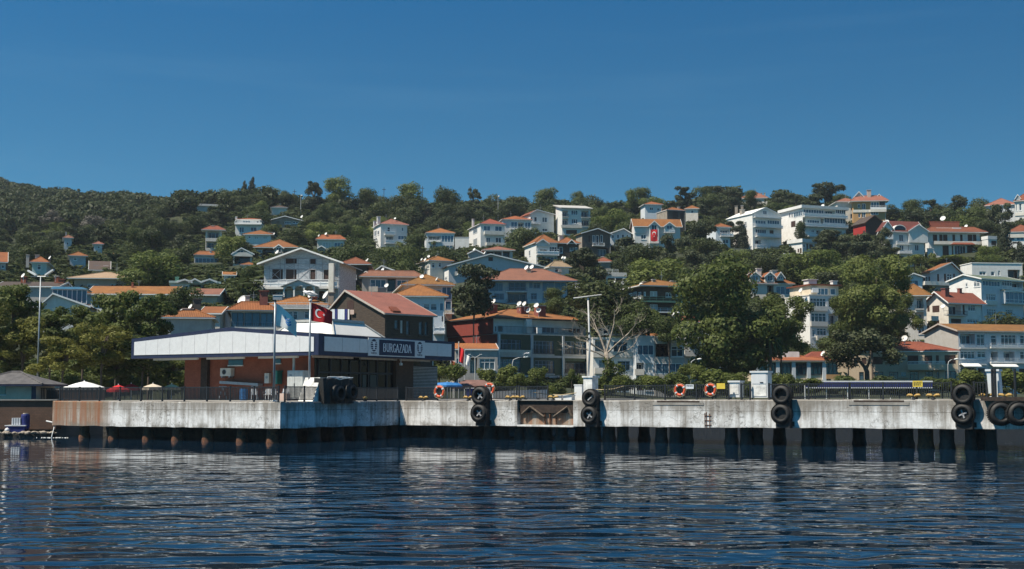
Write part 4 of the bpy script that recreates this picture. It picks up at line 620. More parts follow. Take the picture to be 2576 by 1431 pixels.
house('townhouse', 'grey townhouse with dark top loggia and long pale window band', 'P', (1625, 1950), 122, 770, 198, th=6, roof=('flat', 112, 'slab_grey'), wall='grey', ops='o 1632 175 1800 318; t 1806 202 1935 318; g 1632 390 1925 510; k 1640 570 1750 690; t 1790 570 1900 690', nick='grey townhouse', cat='townhouse', over=.05, dish='1865 108 1; 1905 100 2')
house('house', 'house with low orange roofs rising just behind the pale blue townhouse', 'J', (1700, 2230), 1275, 1400, 212, th=4, roof=('hip', 1222, 'tile_ochre'), wall='brown_wall', nick='orange roof behind the townhouses')
house('house', 'white balconied house with red roof partly hidden by the great plane tree', 'Q', (70, 560), -70, 560, 205, th=14, side=5, roof=('gs', -130, 'tile_red'), wall='offwhite', ops='l 100 -45 200 65; w 340 -35 470 60; t 145 168 222 240; w 250 170 330 240; g 150 315 280 420; g 300 315 400 420; w 420 315 490 390', bal='w 80 480 105 65 1.0; s 80 400 300 285 .6', nick='white balconied house', over=.4, dish='10 -160 2 1.2; -20 -150 2 1.2')
# -- right half, upper
house('dormer_house', 'house with orange roof, row of white dormers and capped chimneys', 'K', (1010, 1600), 545, 720, 285, th=8, roof=('hip', 400, 'tile_orange'), wall='offwhite', ops='g 1370 575 1560 690; o 1250 560 1340 690', bays='1010 1150 435 375 560 .3 pane; 1215 1345 435 375 560 .3 pane; 1375 1465 455 380 500 .6 pane', chim='950 325 62 offwhite .5; 1003 325 55 offwhite .3; 1132 327 62 offwhite .4; 1345 352 70 offwhite .5', nick='white dormer house')
house('apartment_tower', 'tall narrow cream apartment block with stacked bay windows between two plane trees', 'K', (1838, 2230), 705, 1420, 240, th=18, side=1500, roof=('flat', 696, 'offwhite'), wall='white', ops='t 1842 738 2060 868; t 1855 942 2062 1072; t 1935 1152 2066 1250; l 2095 740 2225 860; l 2095 950 2225 1105; l 2095 1150 2225 1300; w 1870 1170 1910 1270; k 1980 1350 2080 1450', bal='s 1832 2075 900 872 .35; s 1845 2075 1110 1078 .35; s 1925 2080 1300 1258 .35; b 2090 2235 1110 1060 .9; b 2090 2235 1310 1255 .9', nick='cream apartment tower', cat='apartment tower', over=.1, dish='1722 630 1 1.3')
h = house('penthouse', 'setback beige top floor with chimney shelter upon the cream apartment block', 'K', (1850, 2230), 565, 700, 243, th=18, side=1560, roof=('flat', 548, 'tile_red'), wall='cream', ops='g 1935 600 2090 695; g 2115 605 2190 690', chim='1860 480 130 white .4; 2190 495 70 white .5', found=.02, free=True, cat='penthouse', over=.5); GROUND[-4:] = []
obj('air_conditioner', MB().box(.1, 1.4, -.5, -.02, h.He - 1.4, h.He - .5), 'white_plastic', h.root)
house('house', 'grey beige house with orange hip roof half hidden by plane tree', 'L', (880, 1165), 712, 1200, 242, th=-4, roof=('hip', 570, 'tile_ochre'), wall='offwhite', ops='l 1030 745 1120 880; l 1010 930 1130 1085; w 1050 1130 1140 1230; w 890 960 930 1040', bal='b 1010 1125 882 845 .4; b 1000 1135 1088 1045 .4', over=.9, nick='beige house behind the plane tree', dep=14)
house('cottage', 'small pale blue gabled cottage beside the orange cross gabled house', 'L', (892, 1105), 445, 640, 290, th=4, roof=('gf', 393, 'slab_grey', 970), wall='paleblue', ops='k 898 490 942 560; g 990 490 1052 605', nick='small pale blue cottage')
house('house', 'grey blue house with orange cross gabled roof and black shutters', 'L', (1215, 1640), 388, 655, 300, th=18, side=1105, roof=('gf', 244, 'tile_orange', 1490), wall='bluegrey_shade', ops='k 1310 405 1338 520; k 1405 402 1434 512; w 1446 402 1516 514; k 1530 402 1556 512', sops='k 1120 460 1150 560; w 1150 440 1180 550; k 1195 440 1215 540', bal='s 1100 1620 555 530 1.2', nick='black shuttered house')
house('terrace_block', 'long white modern terrace block with flat roof and green awning', 'L', (1790, 2485), 262, 520, 312, th=6, side=1630, roof=('flat', 250, 'white'), ops='t 1890 370 1982 422; t 2050 372 2100 430; t 2148 360 2176 430; o 2282 345 2452 500', over=.12, nick='white modern terrace block', cat='terrace block')
h = house('house', 'white house with sunlit gable flank, green roof and glazed corner bay', 'L', (1922, 2490), 488, 1100, 266, th=30, side=1482, roof=('gs', 428, 'tile_green'), wall='paleblue', sidewall='white', ops='g 1930 500 2172 575; w 2192 488 2335 572; l 2340 520 2485 590; w 1985 680 2115 770; w 1995 885 2122 982; t 2250 895 2350 975', sops='w 1700 520 1730 580; w 1815 500 1900 580', bal='w 2180 2490 645 590 .6; s 1960 2120 820 790 .4', bays='2185 2490 640 636 825 .9', nick='sunlit gable house')  # white house: the pale blue front has its shade put into the colour
x0, x1 = h.lx(2195, 740), h.lx(2485, 740); z0, z1 = h.lz(2340, 812), h.lz(2340, 655); o = obj('window', MB().box(x0, x1, -.95, -.905, z0, z1), 'pane_blue', h.root); f = MB(); frame_bars(f, lambda a, c, z: (a, c - .95, z), x0, x1, z0, z1, -.06, .12, 5, .3); obj('frame', f, 'frame_white', o)
house('house', 'white house with red roof, dark boarded gable flank and black balcony', 'L', (1465, 1928), 790, 1085, 250, th=26, side=1160, roof=('gs', 655, 'tile_red'), wall='white', sidewall='offwhite', ops='l 1455 830 1640 965; w 1738 832 1836 915; k 1660 830 1690 960; t 1725 1025 1880 1075; k 1500 1020 1640 1080', sops='k 1245 840 1340 930; k 1175 840 1205 920; k 1260 1040 1340 1120', bal='b 1400 1678 968 915 1.0; s 1235 1330 1035 1000 .02', chim='1450 600 75 chimney_red .3; 1668 597 45 chimney_red .5', nick='boarded gable house', over=.7, dish='1370 850 -1.2 1.3')
# -- front row, right
h = house('apartment_house', 'long white and blue quay house with arched ground floor and orange roof', 'R', (1288, 2250), 38, 700, 222, th=14, side=915, roof=('gs', -40, 'tile_ochre', .5), wall='paleblue', sidewall='grey', ops='l 1300 68 1465 182; t 1482 70 1570 195; w 1640 80 1702 192; w 1750 75 1916 188; w 1960 80 2100 190; w 1303 260 1465 340; t 1490 262 1580 330; l 1640 262 1715 362; l 1780 262 1900 362; w 1960 262 2100 350; o 1312 440 1478 590; o 1498 445 1582 590; o 1650 445 1872 600; k 1950 450 2100 600', bal='u 1288 1580 218 180 .5; w 1620 2200 215 180 .6; u 1288 1580 395 382 .3; w 1620 2200 378 340 .6', nick='white and blue quay house', cat='apartment house', frame='frame_white', over=.5, trim='soffit')
for u0, u1 in ((1298, 1492), (1620, 1895)):
    a0, a1, z = h.lx(u0, 410), h.lx(u1, 410), h.lz(1600, 432); obj('awning', MB().hexa([(a0, -1.3, z), (a1, -1.3, z), (a1, -.34, z + .5), (a0, -.34, z + .5)], [(a0, -1.3, z + .1), (a1, -1.3, z + .1), (a1, -.34, z + .62), (a0, -.34, z + .62)]), 'white_cloth', h.root)
h = house('hotel', 'beige two storey quay building with red hip roof and long beige balcony', 'R', (-200, 1288), 268, 640, 215, th=-16, roof=('hip', 160, 'tile_red'), wall='beige', ops='k -150 330 -60 400; t 130 330 175 400; k 215 330 270 402; k 345 318 447 402; k 518 308 630 402; k 722 305 840 396; k 908 305 992 392; k 1034 303 1066 388; k 1130 300 1252 396; w 190 486 242 580; w 355 485 455 580; w 520 485 618 580; w 748 480 842 580; w 920 480 1000 580; w 1040 480 1070 580; w 1138 476 1256 580; o -190 490 -40 620', bal='e 722 1135 452 425 1.3', over=.25, nick='beige quay building', cat='hotel', dep=12, frame='frame_dark', dish='690 120 4 1.6')
a0 = h.lx(725, 400); a1 = h.lx(1130, 400); z = h.lz(930, 425); b = MB()
for i in range(30): x = a0 + (a1 - a0) * i / 29; b.box(x - .03, x + .03, -1.28, -1.22, z, z + .75)
b.box(a0, a1, -1.3, -1.2, z + .752, z + .83); obj('railing', b, 'frame_white', h.root)
a0 = h.lx(650, 510); a1 = h.lx(705, 510); obj('plaque', MB().box(a0, a1, -.1, -.004, h.lz(680, 535), h.lz(680, 490)), 'pane_blue', h.root); obj('ledge', MB().box(a0 - .3, a1 + .5, -.4, -.006, h.lz(680, 552), h.lz(680, 540)), 'beige', h.root)
h = house('pavilion', 'low orange roofed waterfront pavilion with dark windows and pale blue pillars', 'Q', (862, 1775), 370, 640, 200, th=5, roof=('hip', 300, 'tile_orange'), wall='cream', ops='t 930 385 1002 505; t 1010 385 1098 510; t 1135 385 1265 510; t 1302 385 1438 515; t 1470 385 1605 512; t 1640 385 1770 510', nick='orange roofed waterfront pavilion', over=.6, cat='pavilion', dep=11, frame='frame_dark', trim='soffit', dish='1620 285 2 1.3')
for u in (878, 1112, 1287, 1452, 1622): obj('pillar', MB().box(h.lx(u, 450) - .28, h.lx(u, 450) + .28, -.35, -.004, -1, h.He - .005), 'frame_blue' if False else 'paleblue', h.root)
obj('signboard', MB().box(h.lx(1640, 540), h.lx(1790, 540), -.5, -.4, h.lz(1700, 562), h.lz(1700, 514)), 'ochre', h.root)
obj('skylight', MB().box(h.lx(1190, 300), h.lx(1420, 300), 3.0, 5, h.He + .5, h.lz(1300, 255)), 'white', h.root); obj('roof_gable', MB().hexa([(h.lx(1470, 300), 3, h.He + .6), (h.lx(1750, 300), 3, h.He + .6), (h.lx(1750, 300), 6, h.He + .6), (h.lx(1470, 300), 6, h.He + .6)], [(h.lx(1600, 300), 4.0, h.lz(1600, 252)), (h.lx(1750, 300), 4.0, h.lz(1600, 252)), (h.lx(1750, 300), 5, h.lz(1600, 252)), (h.lx(1600, 300), 5, h.lz(1600, 252))]), 'tile_red', h.root)
# houses directly behind the terminal
h = house('veranda_house', 'house with wrapped glass veranda and ridged orange roof behind the terminal', 'H', (850, 1440), 918, 1180, 165, th=10, side=600, roof=('hip', 788, 'tile_orange'), wall='offwhite', ops='g 856 935 1030 1130; g 1035 935 1250 1130; g 1255 940 1432 1130', sops='g 690 940 835 1080', bal='u 850 1440 1140 1085 .25', frame='frame_dark', nick='glass veranda house', over=.6, chim='1305 635 110 chimney_red .4; 1078 700 60 pinkish .7', dish='1015 775 3 2.0', trim='slab_grey')
house('house', 'low house with striped orange roof joined to the glass veranda house', 'H', (440, 700), 950, 1100, 163, th=4, roof=('gs', 852, 'tile_orange'), wall='offwhite', nick='striped orange roof', over=.3)
house('house', 'pale house with bright ochre roof and white awning behind the two flagpoles', 'H', (1330, 2190), 850, 1180, 180, th=6, roof=('hip', 708, 'tile_ochre'), wall='offwhite', ops='w 1610 918 1700 1035; w 1705 918 1770 1035; t 1860 920 1925 1020', bal='w 1330 2190 868 852 .6', nick='ochre roof behind the flagpoles', over=.4, chim='1975 720 110 chimney_red .3; 2225 655 80 stone .4', dish='2165 700 2 1.8; 1960 690 1 1.6')
# small white walls and boards on the slope
def gwall(label, reg, u0, u1, v0, v1, Y, m='white'):
    r0, r1 = rx(*PX(reg, u0, v1)), rx(*PX(reg, u1, v1)); zb, zt = zat(PX(reg, u0, v1)[1], Y), zat(PX(reg, u0, v0)[1], Y)
    t = tag(obj('garden_wall', MB().box(r0 * Y, r1 * Y, Y, Y + .4, zb - 4, zt), m), label, 'wall'); obj('coping', MB().box(r0 * Y - .1, r1 * Y + .1, Y - .08, Y + .48, zt + .003, zt + .14), m, t); HOUSES.append((None, (PX(reg, u0, 0)[0], PX(reg, 0, v0)[1], PX(reg, u1, 0)[0], PX(reg, 0, v1)[1]), Y, 'garden wall'))
gwall('tall white garden wall between the pale blue house and the tall white villa', 'C', 1605, 1800, 975, 1110, 378)
gwall('white retaining wall in the garden under the brown shuttered villa', 'F', 1180, 1260, 1130, 1245, 347)
gwall('sunlit white wall fragment among the pines below the low white house', 'E', 1480, 1600, 1200, 1260, 355)
# ------------------------------------------------------------------ pier, terminal and waterfront
A, B, C = Vector((rx(132, 1040) * 97, 97)), Vector((rx(705, 1040) * 85, 85)), Vector((rx(1003, 1040) * 97, 97))
E = Vector((rx(2640, 1040) * 73.2, 73.2)); EB = (C - B).normalized()
DK = 2.76
def wallpiece(name, P, Q, z0a, z0b, z1a, z1b, m, parent, thick=.5):
    """wall slab from P to Q (2-D); local x along the wall, z up"""
    d = Q - P; L = d.length; n = Vector((d.y, -d.x)).normalized()      # towards the sea
    b = MB(); N_ = max(2, int(L / .8)); jit = lambda: R.uniform(-.03, .03)
    fr = [(L * i / N_) for i in range(N_ + 1)]; zb = [z0a + (z0b - z0a) * x / L + (jit() if 0 < x < L else 0) for x in fr]; zt = [z1a + (z1b - z1a) * x / L - (R.uniform(0, .035) if 0 < x < L else 0) for x in fr]
    for i in range(N_):
        x0, x1 = fr[i], fr[i+1]
        b.poly([(x0, 0, zb[i]), (x1, 0, zb[i+1]), (x1, 0, zt[i+1] - .06), (x0, 0, zt[i] - .06)]).poly([(x0, 0, zt[i] - .06), (x1, 0, zt[i+1] - .06), (x1, .07, zt[i+1]), (x0, .07, zt[i])])
        b.poly([(x0, 0, zb[i]), (x0, thick, zb[i]), (x1, thick, zb[i+1]), (x1, 0, zb[i+1])]).poly([(x0, .07, zt[i]), (x1, .07, zt[i+1]), (x1, thick, zt[i+1]), (x0, thick, zt[i])])
    b.poly([(0, 0, zb[0]), (0, 0, zt[0] - .06), (0, thick, zt[0]), (0, thick, zb[0])]).poly([(L, 0, zb[-1]), (L, thick, zb[-1]), (L, thick, zt[-1]), (L, 0, zt[-1] - .06)])
    b.poly([(0, thick, zb[0]), (0, thick, zt[0]), (L, thick, zt[-1]), (L, thick, zb[-1])])
    o = obj(name, b, m, parent); o.location = (P.x, P.y, 0); o.rotation_euler = (0, 0, math.atan2(d.y, d.x)); return o
plat = empty('landing_stage', 'broad white painted concrete landing stage under the ferry terminal', 'pier', (0, 0, 0))
UP = (B - A).normalized()
wallpiece('sea_wall', A, B, .92, 1.0, DK, DK, 'pier_paint_rusty', plat).data.materials[0] = MAT['pier_paint_rusty']
wallpiece('sea_wall', B, C, 1.0, .95, DK, DK, 'pier_paint', plat)
Bi = B + EB * .5 - UP * .5; Ai = A + EB * .5; Ci = C - UP * .5
b = MB(); far = 48
ring = [A + EB * .5, Bi, C - UP * .5, C + EB * far - UP * .5, A + EB * far]
b.hexa([(p.x, p.y, 1.5) for p in ring], [(p.x, p.y, DK + .005) for p in ring]); obj('deck', b, 'concrete', plat)
b = MB(); q0, q1, q2, q3 = A + EB * 5, B + EB * 5 - UP * 4, C - UP * 4 , C - UP * 4 + EB * 40
b.poly([(q0.x, q0.y, -2), (q1.x, q1.y, -2), (q1.x, q1.y, 1.49), (q0.x, q0.y, 1.49)]).poly([(q1.x, q1.y, -2), (q2.x, q2.y, -2), (q2.x, q2.y, 1.49), (q1.x, q1.y, 1.49)]).poly([(q2.x, q2.y, -2), (q3.x, q3.y, -2), (q3.x, q3.y, 1.49), (q2.x, q2.y, 1.49)])
obj('dark_backing', b, 'pile_wet', plat)  # dark backing wall added so the space under the deck stays dark
def on_line(P, Q, px, off=0., py=1040):        # point on the wall line seen at column px; off = metres inland
    d = (Q - P).normalized(); n = Vector((-d.y, d.x)); o = P + n * off; r = rx(px, py); s = (r * o.y - o.x) / (d.x - r * d.y); return o + d * s
def pile(p, rad, z1, m, parent, sub=None):
    b = MB(); pr = [(rad * 1.0, z1), (rad, .9), (rad * 1.0, .45), (rad * 1.12, .22), (rad * 1.18, 0), (rad * 1.1, -.5), (rad, -2)]
    b.lathe([(r * R.uniform(.96, 1.05), z) for r, z in pr], (p.x, p.y, 0), (0, 0, 1), 14); o = obj('pile', b, m, parent, True); return o
for px in (214, 288, 374, 448, 524, 610, 686):
    p = on_line(A, B, px, .78); pile(p, .36, 1.45, 'pile_rust', plat)
for px in (730, 790, 850, 905, 955, 990): pile(on_line(B, C, px, 1.0), .45, 1.45, 'pile_wet', plat)
# jetty
jet = empty('jetty', 'long narrow white painted concrete jetty standing on dark piles', 'pier', (0, 0, 0))
JD = (E - C).normalized(); JN = Vector((-JD.y, JD.x))
def jz(p): s = (p - C).dot(JD) / (E - C).length; return DK + .02 + .22 * s
def jb(p): s = (p - C).dot(JD) / (E - C).length; return .93 + .33 * s
def J(px, off=0.): return on_line(C, E, px, off)
S0, S1 = J(1301), J(1442)
for P_, Q_ in ((C + JD * .12, S0), (S1, E)): wallpiece('sea_wall', P_, Q_, jb(P_), jb(Q_), jz(P_), jz(Q_), 'pier_paint', jet)
b = MB(); ring = [C + JN * .5, E + JN * .5, E + JN * 6.5, C + JN * 6.5]
b.hexa([(p.x, p.y, jb(p) + .5) for p in ring], [(p.x, p.y, jz(p) + .004) for p in ring]); obj('deck', b, 'concrete', jet)
b = MB(); q = [C + JN * 6.52, E + JN * 6.52, E + JN * 6.9, C + JN * 6.9]; b.hexa([(p.x, p.y, jb(p)) for p in q], [(p.x, p.y, jz(p)) for p in q]); obj('back_wall', b, 'concrete', jet)
# fender recess in the jetty face: dark timber board above, niche with braces below
b = MB(); o = S0 + JN * .22; L = (S1 - S0).length; zt = jz(S0)
bd = obj('fender_board', MB().obox(o, JD, JN, .02, L - .02, 0, .2, zt - .88, zt - .03), 'timber_dark', jet)
b = MB().obox(S0 + JN * .42, JD, JN, 0, L, .02, .1, jb(S0), zt - .9); obj('niche_wall', b, 'pier_paint_rusty', jet)
obj('niche_cap', MB().obox(S0, JD, JN, 0, L, .06, .5, zt - .028, zt), 'concrete', jet); obj('niche_sill', MB().obox(S0, JD, JN, 0, L, 0, .41, jb(S0) - .02, jb(S0) + .1), 'concrete_white', jet)
for a0, z0, a1, z1 in ((.3, zt - 1.0, 1.0, zt - .45), (1.0, zt - .45, 2.1, zt - 1.15), (2.9, zt - 1.15, 4.0, zt - .45), (4.1, zt - .5, L - .2, zt - 1.1)):
    p, q = o + JD * a0 - JN * .07, o + JD * a1 - JN * .07; obj('brace', MB().tube([(p.x, p.y, z0), (q.x, q.y, z1)], .09, 5), 'bark', jet)
for a0 in (2.1, 2.5, 3.0): p = o + JD * a0 + JN * .1; obj('brace', MB().tube([(p.x, p.y, zt - .9), (p.x, p.y, jb(p) + .1)], .06, 5), 'pile_rust', jet)
for px0, px1, k in ((1004, 1060, 2), (1076, 1114, 1), (1121, 1144, 1), (1155, 1280, 4), (1295, 1318, 1), (1324, 1388, 2), (1398, 1427, 1), (1484, 1510, 1), (1518, 1546, 1), (1553, 1580, 1), (1649, 1677, 1), (1685, 1742, 2), (1824, 1854, 1), (1863, 1917, 2), (2017, 2100, 3), (2220, 2295, 2), (2310, 2344, 1), (2364, 2397, 1), (2427, 2504, 3)):
    for i in range(k):
        a = px0 + (px1 - px0) * i / k; c = px0 + (px1 - px0) * (i + 1) / k; off = 1.3 + (i % 2) * .9; p = J((a + c) / 2, off); rad = (c - a) / 2 * p.y / F * 1.06
        pile(p, max(.3, rad), jb(p) + .55, 'pile_rust' if px0 == 2310 else 'pile_wet', jet)
for px in (1090, 1200, 1350, 1460, 1530, 1620, 1720, 1840, 1960, 2060, 2160, 2260): pile(J(px, 6.0), .4, 1.6, 'pile_wet', jet)
b = MB()
for px, z0, z1, w in ((1773, 2.05, 1.1, .05), (1777, 2.1, 1.05, .05), (1785, 2.0, 1.05, .04)): p = J(px, -.02); b.tube([(p.x, p.y, z0), (p.x, p.y, z1)], .03, 5)
for zz in (1.25, 1.55, 1.85): p, q = J(1772, -.02), J(1789, -.02); b.tube([(p.x, p.y, zz), (q.x, q.y, zz)], .025, 5)
obj('exposed_rebar', b, 'pile_rust', jet)
for px0, px1 in ((1653, 1760), (2148, 2275)):
    p, q = J(px0), J(px1); L2 = (q - p).length; zt2 = jz(p); obj('recess_shade', MB().obox(p, JD, JN, 0, L2, -.012, .02, zt2 - .16, zt2 - .05), 'timber_dark', jet); obj('edge_strip', MB().obox(p, JD, JN, -.3, L2 + .3, -.03, .02, zt2 - .34, zt2 - .17), 'concrete', jet)  # dark strip laid on the face stands for the shade of a recess
# tyre fenders hung on the faces
def tyre_meshes(rad, wid):
    pr = []; ro, ri = rad, rad * .52
    for a, r in ((0, ri), (-.12, ri * 1.15), (-.06, ro * .78), (.03, ro * .93), (.13, ro * .985), (.5, ro), (wid - .13, ro * .985), (wid - .03, ro * .93), (wid + .06, ro * .78), (wid + .1, ri * 1.15), (wid, ri), (wid * .75, ri * .97), (wid * .25, ri * .97)): pr.append((r, a))
    b = MB().lathe(pr, (0, 0, 0), (0, -1, 0), 28, True)
    for v in b.v[:]: pass
    return b
TY = tyre_meshes(.62, .5)
TYM = bpy.data.meshes.new('tyre'); TYM.from_pydata([(x, y + .5, z) for x, y, z in TY.v], [], TY.f); TYM.polygons.foreach_set('use_smooth', [True] * len(TYM.polygons)); TYM.materials.append(MAT['rubber'])
def ridge_mesh():
    b = MB()
    for k in range(36):
        t = 2 * math.pi * k / 36
        for y in (.08, .24, .40):
            c, s = math.cos(t), math.sin(t); tx = Vector((-s, 0, c)); n = Vector((c, 0, s)); p = n * .632 + Vector((0, y, 0)); a = tx * .035; e = Vector((0, .055, 0)); 
            b.hexa([p - a - e - n * .03, p + a - e - n * .03, p + a + e - n * .03, p - a + e - n * .03], [p - a - e, p + a - e, p + a + e, p - a + e])
    return b
RID = bpy.data.meshes.new('tread'); rb = ridge_mesh(); RID.from_pydata(rb.v, [], rb.f); RID.materials.append(MAT['rubber'])
def tyre(px, py, label, cross=None, diam=None, off=-.12, rot=0., off_d=0):
    p = J(px + 4, off); sc = (diam or 46) * p.y / F / 1.24 * 1.04
    t = empty('tyre_fender', label, 'tyre', (p.x - JN.x * .5 * sc, p.y - JN.y * .5 * sc, zat(py, p.y)), math.atan2(JD.y, JD.x) + rot, 'tyre fenders hung along the jetty'); t.scale = (sc,) * 3
    link('tyre', TYM, None, t); link('tread', RID, None, t)
    if cross is not None or rot == 0.: obj('hub_plate', MB().lathe([(0, 0), (.42, 0), (.42, .03), (0, .03)], (0, .30, 0), (0, 1, 0), 16), 'rubber', t)
    if cross is not None:
        b = MB()
        for a in ((cross, cross + 1.5) if cross < 9 else (.7,)):
            c, s = math.cos(a), math.sin(a); d = Vector((c, 0, s)); n = Vector((-s, 0, c)); b.hexa([d * -.24 - n * .04 + Vector((0, .1, 0)), d * .24 - n * .04 + Vector((0, .1, 0)), d * .24 + n * .04 + Vector((0, .1, 0)), d * -.24 + n * .04 + Vector((0, .1, 0))], [d * -.24 - n * .04 + Vector((0, .06, 0)), d * .24 - n * .04 + Vector((0, .06, 0)), d * .24 + n * .04 + Vector((0, .06, 0)), d * -.24 + n * .04 + Vector((0, .06, 0))])
        obj('cross_bar', b, 'gull_grey', t)
    return t
for px, yu, yl, du, dl, cu, cl, where in ((1212, 995, 1039, 46, 46, .9, .8, 'nearest the ferry terminal'), (1488, 1001, 1044, 43, 45, 9.5, 1.0, 'below the tall pale T shaped pole'), (1969, 993, 1041, 49, 50, None, None, 'beside the white cabinet and box'), (2424, 992, 1041, 53, 53, None, .4, 'before the leaning blue grey pillar')):
    tyre(px, yu, 'upper black tyre fender %s' % where, cu, du); tyre(px - 2, yl, 'lower black tyre fender %s' % where, cl, dl)
    p = J(px + 10, -.02); z1 = jb(p); cb = tag(obj('fender_bracket', MB().obox(p, JD, JN, -.55, .35, -.5, .02, z1 - .0, z1 + 2.0), 'rubber'), 'black fender bracket behind the two tyres %s' % where, 'fender bracket', 'fender brackets behind the tyre pairs')
    q = p - JN * .3; obj('bolt_plate', MB().obox(p, JD, JN, -.7, .5, -.06, -.01, z1 + .1, z1 + .4), 'pile_wet', cb)
tyre(2520, 1040, 'open black tyre with pale gap at the end of the jetty', None, 58, -.9, .45); tyre(2566, 1040, 'black tyre cut by the picture edge at the end of the jetty', None, 58, -.9, .45)
p = J(2522, 0); bm_ = tag(obj('fender_beam', MB().obox(p, JD, JN, -1.0, 3.5, -1.0, 0, jz(p) - .1, jz(p) + .12), 'timber_dark'), 'dark beam carrying two hanging tyres at the end of the jetty', 'beam')
# railings
def railing(label, P, Q, z0, z1, hgt=1.0, step=2.3, group='black iron railings on the pier', bal=.125, m='black_iron'):
    d = Q - P; L = d.length; e = d / L; n = Vector((-e.y, e.x)); t = empty('railing', label, 'railing', (P.x, P.y, z0), math.atan2(d.y, d.x), group); sl = (z1 - z0) / L; k = max(1, round(L / step)); Z = lambda x: sl * x
    for i in range(k + 1): x = L * i / k; obj('post', MB().box(x - .05, x + .05, -.05, .05, Z(x) - .02, Z(x) + hgt + .05), m, t)
    for i in range(k):
        x0, x1 = L * i / k + .051, L * (i + 1) / k - .051; b = MB()
        for zz, w in ((hgt - .06, .06), (.10, .05)): b.hexa([(x0, -.02, Z(x0) + zz), (x1, -.02, Z(x1) + zz), (x1, .02, Z(x1) + zz), (x0, .02, Z(x0) + zz)], [(x0, -.02, Z(x0) + zz + w), (x1, -.02, Z(x1) + zz + w), (x1, .02, Z(x1) + zz + w), (x0, .02, Z(x0) + zz + w)])
        nb = int((x1 - x0) / bal)
        for j in range(1, nb): x = x0 + (x1 - x0) * j / nb; b.box(x - .022, x + .022, -.02, .02, Z(x) + .151, Z(x) + hgt - .061)
        obj('panel', b, m, t)
    return t
DKT = DK + .01
railing('black iron railing along the sunlit sea face of the landing stage', on_line(A, B, 150, .25), on_line(A, B, 700, .25), DKT, DKT)
railing('short black railing between the landing stage corner and the white wedge', on_line(B, C, 716, .3), on_line(B, C, 812, .3), DKT, DKT, 1.02)
railing('black railing in the shade before the glazed terminal entrance', on_line(B, C, 892, .3), on_line(B, C, 1000, .3), DKT, DKT)
for a, c, lb in ((1022, 1182, 'black jetty railing holding a lifebuoy near the terminal'), (1236, 1300, 'short black jetty railing left of the dark fender niche'), (1306, 1378, 'low black railing panels above the dark fender niche'), (1522, 1834, 'black jetty railing holding two orange lifebuoys'), (1866, 1888, 'narrow black railing piece beside the white cabinet'), (1936, 2138, 'black jetty railing before the low orange roofed pavilion'), (2140, 2395, 'black jetty railing with yellow notice before the beige building'), (2452, 2484, 'black railing end piece beside the leaning blue grey pillar')):
    P_, Q_ = J(a, .3), J(c, .3); railing(lb, P_, Q_, jz(P_) + .005, jz(Q_) + .005)
# mooring bollards
def bollard(p, z, label, rz=0., single=False):
    t = empty('mooring_bollard', label, 'bollard', (p.x, p.y, z), rz + math.atan2(JD.y, JD.x), 'yellow tipped mooring bollards on the pier edge')
    t.scale = (.68,) * 3; obj('base', MB().lathe([(.0, 0), (.22, 0), (.2, .08), (.12, .12), (.11, .3), (0, .32)], (0, 0, 0), (0, 0, 1), 12), 'black_iron', t)
    if single: obj('head', MB().lathe([(0, .2), (.2, .22), (.26, .34), (.2, .45), (0, .5)], (0, 0, 0), (0, 0, 1), 14), 'yellow', t, True)
    else:
        for s in (-1, 1): obj('horn', MB().tube([(s * .06, 0, .25), (s * .25, 0, .36), (s * .45, 0, .38), (s * .6, 0, .30)], [.11, .13, .12, .07], 8), 'yellow', t, True)
    return t
bollard(on_line(B, C, 918, .3), DK, 'round headed yellow bollard in the terminal shade', 0, True)
for px, lb in ((1065, 'yellow bollard under the lifebuoy nearest the terminal'), (1178, 'yellow bollard just left of the first tyre pair'), (1284, 'yellow bollard above the left end of the dark niche'), (1308, 'yellow bollard above the dark niche, right of its neighbour'), (1392, 'yellow bollard beside the white float boxes'), (2300, 'yellow bollard in front of the yellow notice'), (2349, 'yellow bollard between the yellow notice and the rightmost tyre pair'), (2483, 'yellow bollard at the foot of the leaning pillar'), (2530, 'yellow bollard right of the leaning pillar')):
    p = J(px, .15 if px < 2400 else .5); bollard(p, jz(p), lb)
# lifebuoys
def lifebuoy(px, py, label, d=31):
    p = J(px, .22); s = d * p.y / F / .78; t = empty('lifebuoy', label, 'lifebuoy', (p.x, p.y, zat(py, p.y)), math.atan2(JD.y, JD.x), 'orange lifebuoys on the jetty railing'); t.scale = (s,) * 3
    pr = [(.31 + .08 * math.cos(a), .055 * math.sin(a)) for a in [2 * math.pi * k / 10 for k in range(10)]]; obj('ring', MB().lathe(pr, (0, 0, 0), (0, 1, 0), 28, True), 'orange_ring', t, True)
    for k in range(4):
        a0 = k * math.pi / 2 + .6; b = MB(); pts = [(.31 * math.cos(a0 + e), 0, .31 * math.sin(a0 + e)) for e in (-.14, -.05, .05, .14)]; b.tube(pts, .087, 8); obj('band', b, 'white_plastic', t)
    b = MB().tube([(.43 * math.cos(a) * (1 + .04 * math.cos(8 * a)), -.03, .43 * math.sin(a) * (1 + .04 * math.cos(8 * a))) for a in [2 * math.pi * k / 40 for k in range(41)]], .012, 4); obj('grab_rope', b, 'rope', t)
for px, py, lb in ((1105, 985, 'lifebuoy on the railing below the blue parasol'), (1231, 978, 'lifebuoy half hidden behind the first tyre pair'), (1711, 981, 'lifebuoy on the railing next to a small pale blue notice'), (1788, 980, 'lifebuoy on the railing beside the square yellow notice')): lifebuoy(px, py, 'orange and white ' + lb)
